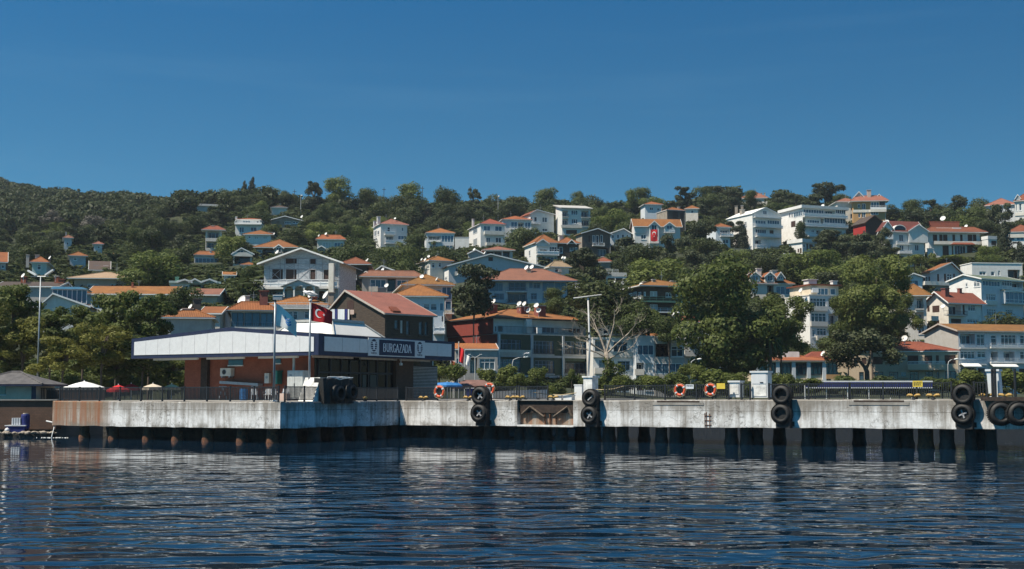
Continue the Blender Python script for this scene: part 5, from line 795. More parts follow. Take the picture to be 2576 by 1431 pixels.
def notice(px0, px1, py0, py1, label, m, lines=0):
    p, q = J(px0, .24), J(px1, .24); L = (q - p).length; t = empty('notice', label, 'notice', (p.x, p.y, zat(py1, p.y)), math.atan2(JD.y, JD.x)); h = (py1 - py0) * p.y / F
    obj('board', MB().box(0, L, -.02, .01, 0, h), m, t)
    if lines:
        b = MB(); 
        for k in range(lines): 
            z = h * (.8 - .17 * k); x = L * .1
            while x < L * .85: w = R.uniform(.04, .11); b.box(x, min(x + w, L * .9), -.026, -.021, z - .022, z + .012); x += w + .03
        obj('lettering', b, 'black_iron', t)
notice(1804, 1825, 964, 978, 'square yellow notice on the railing right of a lifebuoy', 'sign_yellow'); notice(2298, 2323, 958, 973, 'yellow notice with black text on the railing before the beige building', 'sign_yellow', 4); notice(1726, 1746, 967, 978, 'small pale blue notice between two lifebuoys', 'paleblue', 2)
# cabinets and pillars on the jetty
def pillar(label, px0, px1, py0, py1, m, off, lean=0., cap=True, cat='pillar', name='concrete_pillar', dep=.9, extra=None):
    p, q = J(px0, off), J(px1, off); L = (q - p).length; h = (py1 - py0) * p.y / F; t = empty(name, label, cat, (p.x, p.y, zat(py1, p.y) - .03), math.atan2(JD.y, JD.x)); ln = lean * h
    obj('body', MB().hexa([(0, 0, 0), (L, 0, 0), (L, dep, 0), (0, dep, 0)], [(ln, 0, h), (L + ln, 0, h), (L + ln, dep, h), (ln, dep, h)]), m, t)
    if cap: obj('cap', MB().box(ln - .07, L + ln + .07, -.07, dep + .07, h + .003, h + .12), m, t)
    if extra: extra(t, L, h)
    return t
def doors(t, L, h): obj('door', MB().box(.08, L - .08, -.03, -.004, .1, h * .52), 'concrete_white', t); obj('door', MB().box(.08, L - .08, -.03, -.004, h * .56, h - .1), 'white_plastic', t); obj('handle', MB().box(L * .55, L * .75, -.06, -.031, h * .6, h * .63), 'black_iron', t)
pillar('square white pillar carrying the tall T shaped pole', 1468, 1490, 949, 1000, 'concrete_white', .9)
pillar('tall white two door cabinet standing on the jetty', 1891, 1932, 937, 999, 'white_plastic', .5, 0, True, 'cabinet', 'cabinet', .8, doors)
pillar('low white utility box behind the railing by the yellow notice', 1835, 1861, 961, 998, 'white_plastic', .7, 0, True, 'utility box', 'utility_box', .7, lambda t, L, h: obj('door', MB().box(.06, L - .06, -.03, -.004, .2, h - .12), 'concrete_white', t))
pillar('leaning blue grey concrete pillar near the end of the jetty', 2489, 2518, 933, 998, 'paleblue', .8, -.06)
for px, lb in ((2505, 'thin black post before the leaning pillar'), (2512, 'thin black post touching the leaning pillar'), (2562, 'thin black post near the picture edge')):
    p = J(px - 6, .35); t = tag(obj('mooring_post', MB().tube([(p.x, p.y, jz(p)), (p.x, p.y, jz(p) + 1.75)], [.08, .08], 8), 'black_iron'), lb, 'post', 'black posts at the jetty end')
p = J(1480, 1.3); q = J(1480, 1.3); tp = empty('light_pole', 'tall pale T shaped pole rising from a white pillar on the jetty', 'pole', (p.x, p.y, jz(p)))
ztp = zat(749, p.y) - jz(p); obj('shaft', MB().tube([(0, 0, 1.2), (.12, 0, ztp * .55), (.02, 0, ztp)], [.085, .075, .055], 10), 'pole_pale', tp, True); obj('crossbar', MB().tube([(-1.0, .1, ztp - .02), (.95, -.3, ztp + .2)], .042, 8), 'pole_pale', tp)
for z in (2.2 + ztp * .28, 2.6 + ztp * .28): obj('band', MB().tube([(.07, 0, z), (.07, 0, z + .14)], .09, 8), 'black_iron', tp)
# white wedge and black fender stack on the landing stage
p = on_line(B, C, 790, .15); q = on_line(B, C, 814, .15); d = EB; n = Vector((-EB.y, EB.x)); L = (q - p).length; z1 = zat(949, p.y)
P3 = lambda a, o, z: (p.x + d.x * a + n.x * o, p.y + d.y * a + n.y * o, z)
w = tag(obj('concrete_wedge', MB().hexa([P3(0, .1, DK), P3(1.6, .1, DK), P3(1.6, 1.4, DK), P3(0, 1.4, DK)], [P3(.75, .1, z1), P3(1.6, .1, z1), P3(1.6, 1.4, z1), P3(.75, 1.4, z1)]), 'concrete_white'), 'white concrete wedge block with slanted side on the landing stage corner', 'concrete block')
p = on_line(B, C, 815, -.25); q = on_line(B, C, 890, -.25); L = (q - p).length
fs = empty('dock_fender', 'big black rubber dock fender draped with pale ropes beside the white wedge', 'fender', (p.x, p.y, DK - .25), math.atan2(EB.y, EB.x)); hh = zat(950, p.y) - DK + .25
b = MB(); n8 = 12
for i in range(n8):
    x0, x1 = L * i / n8, L * (i + 1) / n8; s0, s1 = [.06 * math.sin(k * 2.1) for k in (i, i + 1)]; b.hexa([(x0, 0 + s0, .1), (x1, 0 + s1, .1), (x1, .9, .1), (x0, .9, .1)], [(x0, .12 - s0, hh - .05 + s0), (x1, .12 - s1, hh - .05 + s1), (x1, .9, hh), (x0, .9, hh)])
obj('rubber_block', b, 'rubber', fs)
for x, zc, r in ((L * .38, hh * .42, .62), (L * .8, hh * .48, .58)):
    o = link('tyre', TYM, None, fs); o.location = (x, -.42, zc); o.scale = (r / .62,) * 3
b = MB()
for k in range(5): b.tube([(L * (.1 + .1 * k), .0, hh + .05), (L * (.3 + .08 * k), -.05 - .03 * k, hh + .08 - .1 * (k % 3)), (L * (.6 + .09 * k), .02, hh + .04)], .035, 5)
obj('mooring_rope', b, 'white_cloth', fs)
p = on_line(B, C, 868 - 20, -.08); 
# ------------------------------------------------------------------ ferry terminal: local axes a (along the sunlit side) and b (along the shaded side)
T0 = Vector((rx(800, 860) * 97, 97)); th = math.radians(30.3); EA = Vector((-math.cos(th), math.sin(th))); EBt = Vector((math.sin(th), math.cos(th)))
term = empty('ferry_terminal', 'brick ferry terminal with wide overhanging white fascia edged in navy blue', 'terminal', (T0.x, T0.y, DK), 0)
rot = math.atan2(-EA.y, -EA.x)                  # local x runs to the right along the sunlit side (x = -a), local y = b
term.rotation_euler = (0, 0, rot)
LA, LB = 19.8, 19.1
ZT = lambda py, a=0, b_=0: zat(py, 97 + .505 * a + .863 * b_) - DK
def ta(px, b_=0., py=870):                       # a at screen column on the plane b
    r = rx(px, py); o = T0 + EBt * b_; s = (r * o.y - o.x) / (EA.x - r * EA.y); return s
def tb(px, a=0., py=880):
    r = rx(px, py); o = T0 + EA * a; return (r * o.y - o.x) / (EBt.x - r * EBt.y)
zb, zt_ = ZT(893), ZT(838); zpk = zat(823, 101.6) - DK; am = ta(575)
# fascia: white panels with navy borders; gable peak over the sunlit side
def fascia_a(z_lo, z_hi_off, y0, y1, ins, name, m, parent):
    b = MB(); xs = [0 - ins, -am, -LA + ins]; top = [zt_ + z_hi_off, zpk + z_hi_off, zt_ + z_hi_off]
    for i in range(2):
        xa, xb = xs[i+1], xs[i]; za, zb_ = top[i+1], top[i]; b.hexa([(xa, y0, z_lo), (xb, y0, z_lo), (xb, y1, z_lo), (xa, y1, z_lo)], [(xa, y0, za), (xb, y0, zb_), (xb, y1, zb_), (xa, y1, za)])
    return obj(name, b, m, parent)
fascia_a(zb, 0, 0, .35, 0, 'fascia', 'navy', term)
b = MB(); npn = 14; zlo = zb + .28
for i in range(npn):
    a0 = .36 + (LA - .72) * i / npn; a1 = .36 + (LA - .72) * (i + 1) / npn; g = .012
    tz = lambda a: zt_ + (zpk - zt_) * (1 - abs(a - am) / (am if a < am else LA - am)) - .30
    b.hexa([(-a1 + g, -.05, zlo), (-a0 - g, -.05, zlo), (-a0 - g, -.003, zlo), (-a1 + g, -.003, zlo)], [(-a1 + g, -.05, tz(a1)), (-a0 - g, -.05, tz(a0)), (-a0 - g, -.003, tz(a0)), (-a1 + g, -.003, tz(a1))])
obj('fascia_panels', b, 'white_plastic', term)
obj('fascia', MB().box(-.35, 0, .355, LB, zb, zt_), 'navy', term); obj('corner_post', MB().box(.004, .1, -.06, .5, zb - .01, zt_ + .01), 'navy', term)
b = MB(); npb = 8
for i in range(npb): b.box(.004, .05, .7 + (LB - 1.3) * i / npb + .02, .7 + (LB - 1.3) * (i + 1) / npb - .02, zb + .33, zt_ - .22)
obj('fascia_panels', b, 'white_plastic', term)
obj('fascia', MB().box(-LA, -LA + .35, .355, LB, zb, zt_ - .2), 'navy', term)
obj('fascia', MB().box(-LA + .355, -.355, LB - .35, LB, zb, zt_), 'navy', term)
obj('soffit', MB().box(-LA + .36, -.36, .36, LB - .36, zb + .04, zb + .12), 'soffit', term)
# white ribbed roof
zr = zat(808, 108) - DK; b = MB(); r0 = (-13.0, 6.5); 
obj('flat_roof', MB().box(-LA + .36, -.36, .36, LB - .36, zt_ - .5, zt_ - .35), 'asphalt_roof', term)
base = [(-7.5, 2.6), (-.5, 2.6), (-.5, 9.9), (-7.5, 9.9)]; zr = zat(807, 101.5) - DK; topq = [(-6.2, 4.3), (-2.1, 4.3), (-2.1, 8.2), (-6.2, 8.2)]
b.hexa([(x, y, zt_ - .3) for x, y in base], [(x, y, zr) for x, y in topq]); obj('metal_roof', b, 'metal_roof', term)
obj('ridge_cap', MB().box(-6.35, -1.95, 4.15, 8.35, zr - .02, zr + .18), 'slab_grey', term)
for p_, q_ in zip(base, topq): obj('hip_trim', MB().tube([(*p_, zt_ - .25), (*q_, zr + .03)], .10, 6), 'slab_grey', term)
# walls
wb, wa0, wa1 = 2.4, ta(783, 2.4), ta(466, 2.4)
obj('brick_wall', MB().box(-wa1, -wa0, wb, wb + .4, -.02, zb + .03), 'brick', term)
obj('column', MB().box(-ta(505, 2.0), -ta(521, 2.0), wb - .35, wb - .004, -.02, zb + .03), 'timber_dark', term)
for u0, u1, v0, v1 in ((660, 820, 345, 412), (1163, 1235, 335, 390)):
    x0, x1 = -ta(PX('N', u0, 0)[0], wb), -ta(PX('N', u1, 0)[0], wb); y_ = 97 + .863 * wb - .505 * x0; z0, z1 = zat(PX('N', 0, v1)[1], y_) - DK, min(zb, zat(PX('N', 0, v0)[1], y_) - DK)
    o = obj('window', MB().box(x0, x1, wb - .05, wb - .004, z0, z1), 'pane', term); obj('sill', MB().box(x0, x1 + .05, wb - .15, wb - .006, z0 - .09, z0 - .003), 'trim', o)
# shaded side, plane x = -sx
sx = wa0; X_ = lambda d_: -sx + d_
obj('glass_wall', MB().box(-sx - .3, -sx, wb + .41, 17.5, -.02, zb + .03), 'pane_dark', term)
fr = MB()
for px in (800, 830, 858, 880, 905, 926, 948, 972): y = tb(px, sx); fr.box(-sx + .004, -sx + .1, y - .06, y + .06, 0, zb)
fr.box(-sx + .005, -sx + .09, tb(800, sx), tb(985, sx), 2.15, 2.3); obj('door_frame', fr, 'black_iron', term)
for px0, px1 in ((912, 921), (931, 948)): obj('door', MB().box(-sx + .005, -sx + .05, tb(px0, sx), tb(px1, sx), .05, 2.1), 'pane_teal', term)
obj('brick_pier', MB().box(-sx + .004, -sx + .3, tb(990, sx), tb(1033, sx), -.02, zb + .03), 'brick_dark', term); obj('shutter', MB().box(-sx + .004, -sx + .12, tb(1034, sx), tb(1098, sx), -.02, zb - .4), 'dark_grille', term)
b = MB()
for k in range(22): b.box(-sx + .121, -sx + .15, tb(1036, sx), tb(1097, sx), .1 + k * .13, .16 + k * .13)
obj('shutter_slats', b, 'slab_grey', term)
for a_, b0, b1 in ((1.3, 1.0, 6.0), (1.3, 7.0, 12.0), (1.3, 12.6, 17)): obj('tube_light', MB().box(-a_ - .09, -a_ + .09, b0, b1, zb - .14, zb + .03), 'soffit', term)
for a0, a1 in ((3.0, 7), (8.5, 12.5), (13.5, 18.5)): obj('tube_light', MB().box(-a1, -a0, 1.2, 1.4, zb - .14, zb + .03), 'trim', term)
obj('support_post', MB().box(-.9, -.7, .9, 1.1, -.02, zb + .03), 'steel_pole', term) if False else None
cam_ = obj('security_camera', MB().box(-.75, -.55, tb(1010, .6) - .1, tb(1010, .6) + .1, zb - .55, zb - .35).box(-.68, -.62, tb(1010, .6) - .03, tb(1010, .6) + .03, zb - .35, zb + .02), 'white_plastic', term)
# sign on the shaded fascia
y0, y1 = tb(924), tb(1066); ys0, ys1 = tb(951), tb(1040); xs_ = .056
sg = obj('sign', MB().box(xs_, xs_ + .06, y0, y1, zb + .12, zt_ - .1), 'white_plastic', term); obj('name_board', MB().box(xs_ + .064, xs_ + .09, ys0, ys1, zb + .2, zt_ - .2), 'navy', sg)
def text(s, size, parent, y, z, m, sx_=1., x=.0):
    cu = bpy.data.curves.new('lettering', 'FONT'); cu.body = s; cu.size = size; cu.align_x = 'CENTER'; cu.align_y = 'CENTER'; cu.extrude = .008; cu.offset = .006 * size; o = bpy.data.objects.new('lettering', cu); COL.objects.link(o); cu.materials.append(MAT[m]); o.parent = parent
    o.location = (x, y, z); me = bpy.data.meshes.new_from_object(o); bpy.data.objects.remove(o); o = link('lettering', me, MAT[m], parent); o.location = (x, y, z); o.rotation_euler = (math.pi / 2, 0, math.pi / 2); o.scale = (sx_, 1, 1); return o
zm = (zb + zt_) / 2
def serif_text(word, yc, z, hgt, wid, parent, x):
    b = MB(); w = wid / len(word); sw = w * .17; th_ = w * .08
    G = {'B': (((.12, 0), (.12, 1)), ((.12, 1), (.6, .97)), ((.6, .97), (.72, .77)), ((.72, .77), (.58, .54)), ((.12, .54), (.58, .54)), ((.58, .54), (.78, .3)), ((.78, .3), (.62, .04)), ((.12, 0), (.62, .02))), 'U': (((.14, 1), (.14, .25)), ((.14, .25), (.34, .02)), ((.34, .02), (.62, .02)), ((.62, .02), (.78, .25)), ((.78, .25), (.78, 1))), 'R': (((.12, 0), (.12, 1)), ((.12, 1), (.6, .97)), ((.6, .97), (.74, .75)), ((.74, .75), (.58, .5)), ((.12, .5), (.58, .5)), ((.42, .5), (.84, 0))), 'G': (((.8, .82), (.56, 1)), ((.56, 1), (.3, .93)), ((.3, .93), (.1, .5)), ((.1, .5), (.3, .07)), ((.3, .07), (.56, 0)), ((.56, 0), (.8, .12)), ((.8, .12), (.8, .42)), ((.8, .42), (.56, .42))), 'A': (((.04, 0), (.44, 1)), ((.44, 1), (.86, 0)), ((.2, .34), (.7, .34))), 'Z': (((.1, 1), (.8, 1)), ((.8, 1), (.1, 0)), ((.1, 0), (.82, 0))), 'D': (((.12, 0), (.12, 1)), ((.12, 1), (.5, .98)), ((.5, .98), (.82, .7)), ((.82, .7), (.82, .3)), ((.82, .3), (.5, .02)), ((.5, .02), (.12, 0)))}
    for i, ch in enumerate(word):
        o = yc - wid / 2 + w * i
        for (u0, v0), (u1, v1) in G[ch]:
            p = Vector((x, o + u0 * w, z + (v0 - .5) * hgt)); q = Vector((x, o + u1 * w, z + (v1 - .5) * hgt)); d = (q - p).normalized(); ww = (sw if abs(d.z) > .45 else th_ * 1.2) / 2; n = Vector((0, -d.z, d.y)) * ww; e = Vector((.012, 0, 0))
            b.hexa([p - n, q - n, q + n, p + n], [p - n + e, q - n + e, q + n + e, p + n + e])
        for u, v in {'B': (), 'U': ((.14, 1), (.78, 1)), 'R': ((.12, 0), (.86, 0)), 'A': ((.04, 0), (.86, 0)), 'G': (), 'Z': (), 'D': ()}[ch]: b.box(x, x + .013, o + (u - .13) * w, o + (u + .13) * w, z + (v - .5) * hgt - .025, z + (v - .5) * hgt + .025)
    return obj('lettering', b, 'letter_white', parent)
serif_text('BURGAZADA', (ys0 + ys1) / 2, zm, .66, (ys1 - ys0) * .80, sg, xs_ + .092)
for yc in ((y0 + ys0) / 2, (ys1 + y1) / 2):
    b = MB(); n = 24; rw, rh = .42, .5; b.poly([(xs_ + .068, yc + rw * math.cos(2 * math.pi * k / n), zm + .14 + rh * math.sin(2 * math.pi * k / n)) for k in range(n)]); em = obj('emblem', b, 'navy', sg)
    b = MB()
    for k in range(5): zz = zm + .14 + rh * (-.68 + .31 * k); hw = rw * math.sqrt(max(.05, 1 - ((zz - zm - .14) / rh) ** 2)) * .96; b.box(xs_ + .07, xs_ + .074, yc - hw, yc + hw, zz - .022, zz + .022)
    b.box(xs_ + .075, xs_ + .078, yc - .085, yc + .085, zm + .14 - .33, zm + .14 + .25).box(xs_ + .0785, xs_ + .081, yc - .2, yc + .2, zm + .14 + .17, zm + .14 + .25); obj('emblem_lines', b, 'letter_white', em)
    text('TURYOL', .2, sg, yc, zm - .5, 'navy', 1.05, xs_ + .066)
# equipment along the brick wall
def term_pt(px, b_, z): a = ta(px, b_); p = T0 + EA * a + EBt * b_; return Vector((p.x, p.y, DK + z))
def box_thing(name, label, cat, px0, px1, py0, py1, b_, dep, m, parts=None):
    a0, a1 = ta(px0, b_), ta(px1, b_); p = T0 + EA * a0 + EBt * b_; yv = p.y; z0, z1 = zat(py1, yv), zat(py0, yv); t = empty(name, label, cat, (p.x, p.y, z0), rot); w = a0 - a1; hh = z1 - z0
    obj('casing', MB().box(0, w, 0, dep, 0, hh), m, t)
    if parts: parts(t, w, hh)
    return t
def fan(t, w, hh):
    obj('fan_grille', MB().lathe([(hh * .34, 0), (hh * .34, .03), (hh * .30, .03), (hh * .30, .0)], (w * .38, -.03, hh * .5), (0, 1, 0), 20, True), 'metal_grey', t); obj('fan', MB().lathe([(0, 0), (hh * .3, 0), (hh * .3, .01), (0, .01)], (w * .38, -.016, hh * .5), (0, 1, 0), 20), 'dark_grille', t); obj('bracket', MB().box(w * .1, w * .2, 0, .4, -.12, -.003).box(w * .8, w * .9, 0, .4, -.12, -.003), 'metal_grey', t)
x = lambda u: PX('N', u, 0)[0]
box_thing('air_conditioner', 'cream air conditioner unit on the brick terminal wall', 'air conditioner', x(567), x(684), 926, 946, wb - .45, .42, 'offwhite', fan)
box_thing('meter_cabinet', 'small cream meter cabinet on the brick wall behind the white flagpole', 'cabinet', x(1055), x(1105), 938.5, 964, wb - .3, .28, 'offwhite', lambda t, w, hh: obj('dial', MB().lathe([(0, 0), (w * .25, 0), (w * .25, .02), (0, .02)], (w * .45, -.022, hh * .6), (0, 1, 0), 12), 'metal_grey', t))
box_thing('green_bin', 'teal green bin against the brick wall behind the white flagpole', 'bin', x(1150), x(1195), 935, 966, wb - .7, .6, 'green_bin', lambda t, w, hh: obj('lid', MB().box(-.04, w + .04, -.05, .65, hh + .003, hh + .1), 'green_bin', t))
box_thing('switch_cabinet', 'large pale grey electrical cabinet at the corner of the brick terminal wall', 'cabinet', x(1306), x(1482), 932, 1003, .9, .8, 'cabinet', lambda t, w, hh: (obj('door', MB().box(.05, w * .47, -.03, -.004, .1, hh - .08), 'cabinet', t), obj('door', MB().box(w * .5, w - .05, -.03, -.004, .1, hh - .08), 'cabinet', t), obj('label_plate', MB().box(w * .15, w * .3, -.04, -.031, hh * .8, hh * .88), 'metal_grey', t), obj('handle', MB().box(w * .44, w * .46, -.06, -.031, hh * .45, hh * .55), 'black_iron', t)))
p = term_pt(x(1375), 1.5, 0); tag(obj('conduit', MB().tube([(p.x, p.y, DK + 2.2), (p.x, p.y, DK + zb + .03)], .1, 8), 'cabinet'), 'pale vertical conduit rising from the electrical cabinet to the soffit', 'conduit')
p, q = term_pt(x(562), 1.7, 1.35), term_pt(x(985), 1.7, 1.15); d3 = tag(obj('stacked_panel', MB().hexa([(p.x, p.y, p.z), (q.x, q.y, q.z), (q.x + .3, q.y + .5, q.z), (p.x + .3, p.y + .5, p.z)], [(p.x, p.y, p.z + .22), (q.x, q.y, q.z + .2), (q.x + .3, q.y + .5, q.z + .2), (p.x + .3, p.y + .5, p.z + .22)]), 'metal_grey'), 'long grey folded panel leaning along the brick wall under the air conditioner', 'panel')
for px, lb in ((x(600), 'trestle under one end of the long grey panel'), (x(950), 'trestle under the other end of the long grey panel')):
    p = term_pt(px, 1.9, 0); tag(obj('trestle', MB().tube([(p.x - .3, p.y - .2, DK), (p.x, p.y, DK + 1.12)], .04, 5).tube([(p.x + .3, p.y + .2, DK), (p.x, p.y, DK + 1.12)], .04, 5).box(p.x - .3, p.x + .3, p.y - .05, p.y + .05, DK + 1.08, DK + 1.14), 'metal_grey'), lb, 'trestle')
# chairs, barrel, crates behind the railing
def chair(p, z, rz, label, m='white_plastic'):
    t = empty('plastic_chair', label, 'chair', (p.x, p.y, z), rz, 'plastic chairs behind the landing stage railing'); obj('seat', MB().box(-.23, .23, -.22, .22, .42, .46), m, t); obj('backrest', MB().hexa([(-.23, .19, .461), (.23, .19, .461), (.23, .23, .461), (-.23, .23, .461)], [(-.22, .30, .9), (.22, .30, .9), (.22, .33, .9), (-.22, .33, .9)]), m, t)
    for sx_ in (-1, 1):
        for sy_ in (-1, 1): obj('leg', MB().box(sx_ * .2 - .02, sx_ * .2 + .02, sy_ * .19 - .02, sy_ * .19 + .02, 0, .419), m, t)
        obj('armrest', MB().box(sx_ * .23 - .025, sx_ * .23 + .025, -.2, .25, .64, .67).box(sx_ * .23 - .02, sx_ * .23 + .02, -.19, -.15, .461, .639), m, t)
for px, rz, lb in ((x(945), .3, 'white plastic chair behind the railing near the blue barrel'), (x(1085), -.2, 'white plastic chair beside the foot of the pale flag pole'), (x(1165), .5, 'white plastic chair between the two flag poles'), (x(1290), .1, 'white plastic chair next to the pinkish crate')):
    p = term_pt(px, -1.2, 0); chair(p, DK + .01, rz, lb)
p = term_pt(x(832), -.8, 0); t = empty('barrel', 'blue plastic barrel behind the landing stage railing', 'barrel', (p.x, p.y, DK + .01)); obj('drum', MB().lathe([(0, 0), (.28, 0), (.3, .05), (.3, .3), (.32, .33), (.3, .36), (.3, .62), (.32, .65), (.3, .68), (.29, .9), (0, .92)], (0, 0, 0), (0, 0, 1), 18), 'blue_canvas', t, False); obj('lid', MB().lathe([(0, .921), (.2, .921), (.2, .96), (0, .96)], (0, 0, 0), (0, 0, 1), 14), 'black_iron', t)
p = term_pt(x(1285), -1.9, 0); t = empty('crate', 'stacked pinkish crates behind the railing near the landing stage corner', 'crate', (p.x, p.y, DK + .01), rot); obj('box', MB().box(-.35, .35, -.25, .25, 0, .28), 'pinkish', t); obj('box', MB().box(-.33, .33, -.23, .25, .285, .55), 'pinkish', t)
# flagpoles and flags
def cloth(label, name, base, zt0, w, hh, m, droop, rz, draw=None, ripple=.16, group=None):
    """flag flying from a pole: zt0 top, w length, hh height; droop = fall of the fly end"""
    t = empty(name, label, 'flag', (base.x, base.y, 0), rz, group)
    def S(u, v, off=0.): 
        x_ = .08 + w * u * (1 - .10 * u); z_ = zt0 - hh * v * (1 - .30 * u) - droop * u ** 1.15; y_ = ripple * math.sin(u * 7 + v * 1.5) * u + off; return (x_, y_, z_)
    b = MB(); n, k = 22, 10; gv = [[S(i / n, j / k) for j in range(k + 1)] for i in range(n + 1)]
    for i in range(n):
        for j in range(k): b.poly([gv[i][j], gv[i][j+1], gv[i+1][j+1], gv[i+1][j]])
    o = obj('cloth', b, m, t, True); 
    if draw: draw(t, S)
    return t
def crescent(t, S):
    b = MB(); n = 28; asp = 1.0
    for off in (-.02, .02):
        pts = []
        for k in range(n + 1): a = math.radians(38 + (360 - 76) * k / n); pts.append((.33 + .165 * math.cos(a), .5 - .26 * math.sin(a)))
        inn = []
        for k in range(n + 1): a = math.radians(52 + (360 - 104) * k / n); inn.append((.375 + .135 * math.cos(a), .5 - .21 * math.sin(a)))
        for k in range(n): b.poly([S(*pts[k], off), S(*pts[k+1], off), S(*inn[k+1], off), S(*inn[k], off)])
    obj('crescent', b, 'white_cloth', t); b = MB()
    for off in (-.02, .02):
        c = (.57, .5)
        for k in range(5):
            a = [math.pi + 2 * math.pi * (k + e) / 5 for e in (-.5, 0, .5)]; rr = (.042, .1, .042); b.poly([S(*c, off)] + [S(c[0] + .65 * r * math.cos(q), c[1] - 1.05 * r * math.sin(q), off) for q, r in zip(a, rr)])
    obj('star', b, 'white_cloth', t)
def swoosh(t, S):
    b = MB()
    for off in (-.02, .02):
        for k in range(3):
            for i in range(8): u0, u1 = .38 + .035 * i + .02 * k, .38 + .035 * (i + 1) + .02 * k; v0 = .30 + .13 * k + .10 * math.sin(i * .5); v1 = .30 + .13 * k + .10 * math.sin((i + 1) * .5); b.poly([S(u0, v0, off), S(u1, v1, off), S(u1, v1 + .09, off), S(u0, v0 + .09, off)])
    obj('emblem', b, 'blue_canvas', t)
def flagpole(label, px, pyt, pyb, off, rad=.085, top='disc'):
    p = on_line(A, B, px, off) if px < 705 else on_line(B, C, px, off); zt = zat(pyt, p.y); t = empty('flagpole', label, 'flagpole', (p.x, p.y, DK), 0, 'terminal flagpoles'); obj('shaft', MB().tube([(0, 0, 0), (0, 0, zt - DK)], [rad, rad * .72], 10), 'steel_pole', t, True); obj('base', MB().lathe([(0, 0), (.3, 0), (.28, .1), (.14, .14), (0, .2)], (0, 0, 0), (0, 0, 1), 12), 'concrete_white', t)
    if top == 'disc': obj('cap', MB().box(-.12, .5, -.25, .25, zt - DK - .25, zt - DK + .02), 'metal_grey', t); obj('lamp_plate', MB().box(-.12, .55, -.28, .28, zt - DK + .023, zt - DK + .07), 'trim', t)
    else: obj('finial', MB().lathe([(0, 0), (.12, .02), (.12, .1), (0, .16)], (0, 0, zt - DK), (0, 0, 1), 10), 'trim', t)
    return p, zt
pw, zw = flagpole('grey flagpole with flat lamp plate flying the white flag', 688, 745, 1003, .9); pr, zrd = flagpole('grey flagpole flying the large red flag in front of the terminal', 777, 757, 1003, 1.2, .085, 'ball')
cloth('white flag with blue curved stripes drooping from the grey flagpole', 'white_flag', pw, zat(763, pw.y), 1.55, 1.45, 'white_cloth', 1.25, .25, swoosh, .2)
cloth('large red flag with white crescent and star flying before the terminal', 'red_flag', pr, zat(761, pr.y), 1.62, 1.30, 'red_cloth', .62, .15, crescent, .12)
# gulls
def gull(loc, label, rz=0., s=1.):
    t = empty('gull', label, 'gull', loc, rz, 'gulls perched on poles'); t.scale = (s,) * 3; b = MB(); b.lathe([(0, -.26), (.03, -.24), (.075, -.12), (.095, 0), (.085, .1), (.055, .17), (.052, .2), (.062, .25), (.05, .3), (.018, .325), (.012, .37), (0, .39)], (0, 0, .2), (1, 0, .28), 14); obj('body', b, 'gull_white', t, True)
    w = MB(); 
    for sy in (-1, 1): w.hexa([(-.34, sy * .03, .14), (.1, sy * .075, .16), (.12, sy * .085, .24), (-.05, sy * .07, .27)], [(-.34, sy * .045, .14), (.1, sy * .10, .16), (.12, sy * .11, .24), (-.05, sy * .1, .27)])
    obj('wings', w, 'gull_grey', t); obj('legs', MB().tube([(0, -.03, 0), (0, -.03, .14)], .01, 5).tube([(0, .03, 0), (0, .03, .14)], .01, 5), 'yellow', t)
gull((pr.x, pr.y, zrd + .14), 'large white gull perched on the top of the red flag pole', 2.6, 1.9)
# ------------------------------------------------------------------ street lamps
GZ = 2.45
def arm_lamp(px, pyt, Y, label, s=1, arm=1.1, z0=GZ, rad=.06):
    X = rx(px, pyt) * Y; zt = zat(pyt, Y); t = empty('street_lamp', label, 'street lamp', (X, Y, z0), 0, 'curved arm lamps along the quay'); h_ = zt - z0
    obj('pole', MB().tube([(0, 0, 0), (0, 0, h_ - .8), (s * .12, 0, h_ - .3), (s * arm * .5, 0, h_ - .02), (s * arm, 0, h_ + .03)], [rad, rad * .85, rad * .8, rad * .7, rad * .6], 8), 'pole_pale', t, True); obj('lamp_head', MB().lathe([(0, -.1), (.09, 0), (.13, .25), (.1, .5), (0, .58)], (s * arm * .92, 0, h_ + .02), (s, 0, .12), 10), 'trim', t, True); return t, Vector((X + s * arm * 1.1, Y, zt + .15))
lt, lp = arm_lamp(1289, 899, 165, 'curved arm lamp with a gull before the green fronted block', 1, 1.6)
gull(lp + Vector((0, 0, 0)), 'small white gull perched on the lamp before the green fronted block', .4, 1.5)
arm_lamp(1737, 904, 170, 'curved arm lamp before the white balconied house', 1, 1.0); arm_lamp(2384, 904, 175, 'curved arm lamp before the beige quay building', 1, 1.0)
X, Y = rx(1195, 893) * 160, 160; t = empty('street_lamp', 'slim double headed lamp before the low grey walled house', 'street lamp', (X, Y, GZ)); h_ = zat(893, Y) - GZ; obj('pole', MB().tube([(0, 0, 0), (0, 0, h_ - .3)], .055, 8), 'pole_pale', t)
for s in (-1, 1): obj('arm', MB().tube([(0, 0, h_ - .32), (s * .7, 0, h_ + .05)], .035, 6), 'pole_pale', t); obj('lamp_head', MB().box(s * .7 - .18, s * .7 + .18, -.1, .1, h_ + .055, h_ + .12), 'trim', t)
Y = 118; X = rx(96, 900) * Y; t = empty('street_lamp', 'tall grey lamp mast with two angled floodlight heads over the park trees', 'street lamp', (X, Y, GZ)); h_ = zat(694, Y) - GZ; obj('pole', MB().tube([(0, 0, 0), (0, 0, h_)], [.095, .055], 10), 'steel_pole', t, True)
obj('crossbar', MB().tube([(-.9, 0, h_ - .05), (.75, 0, h_ - .05)], .05, 6), 'metal_grey', t)
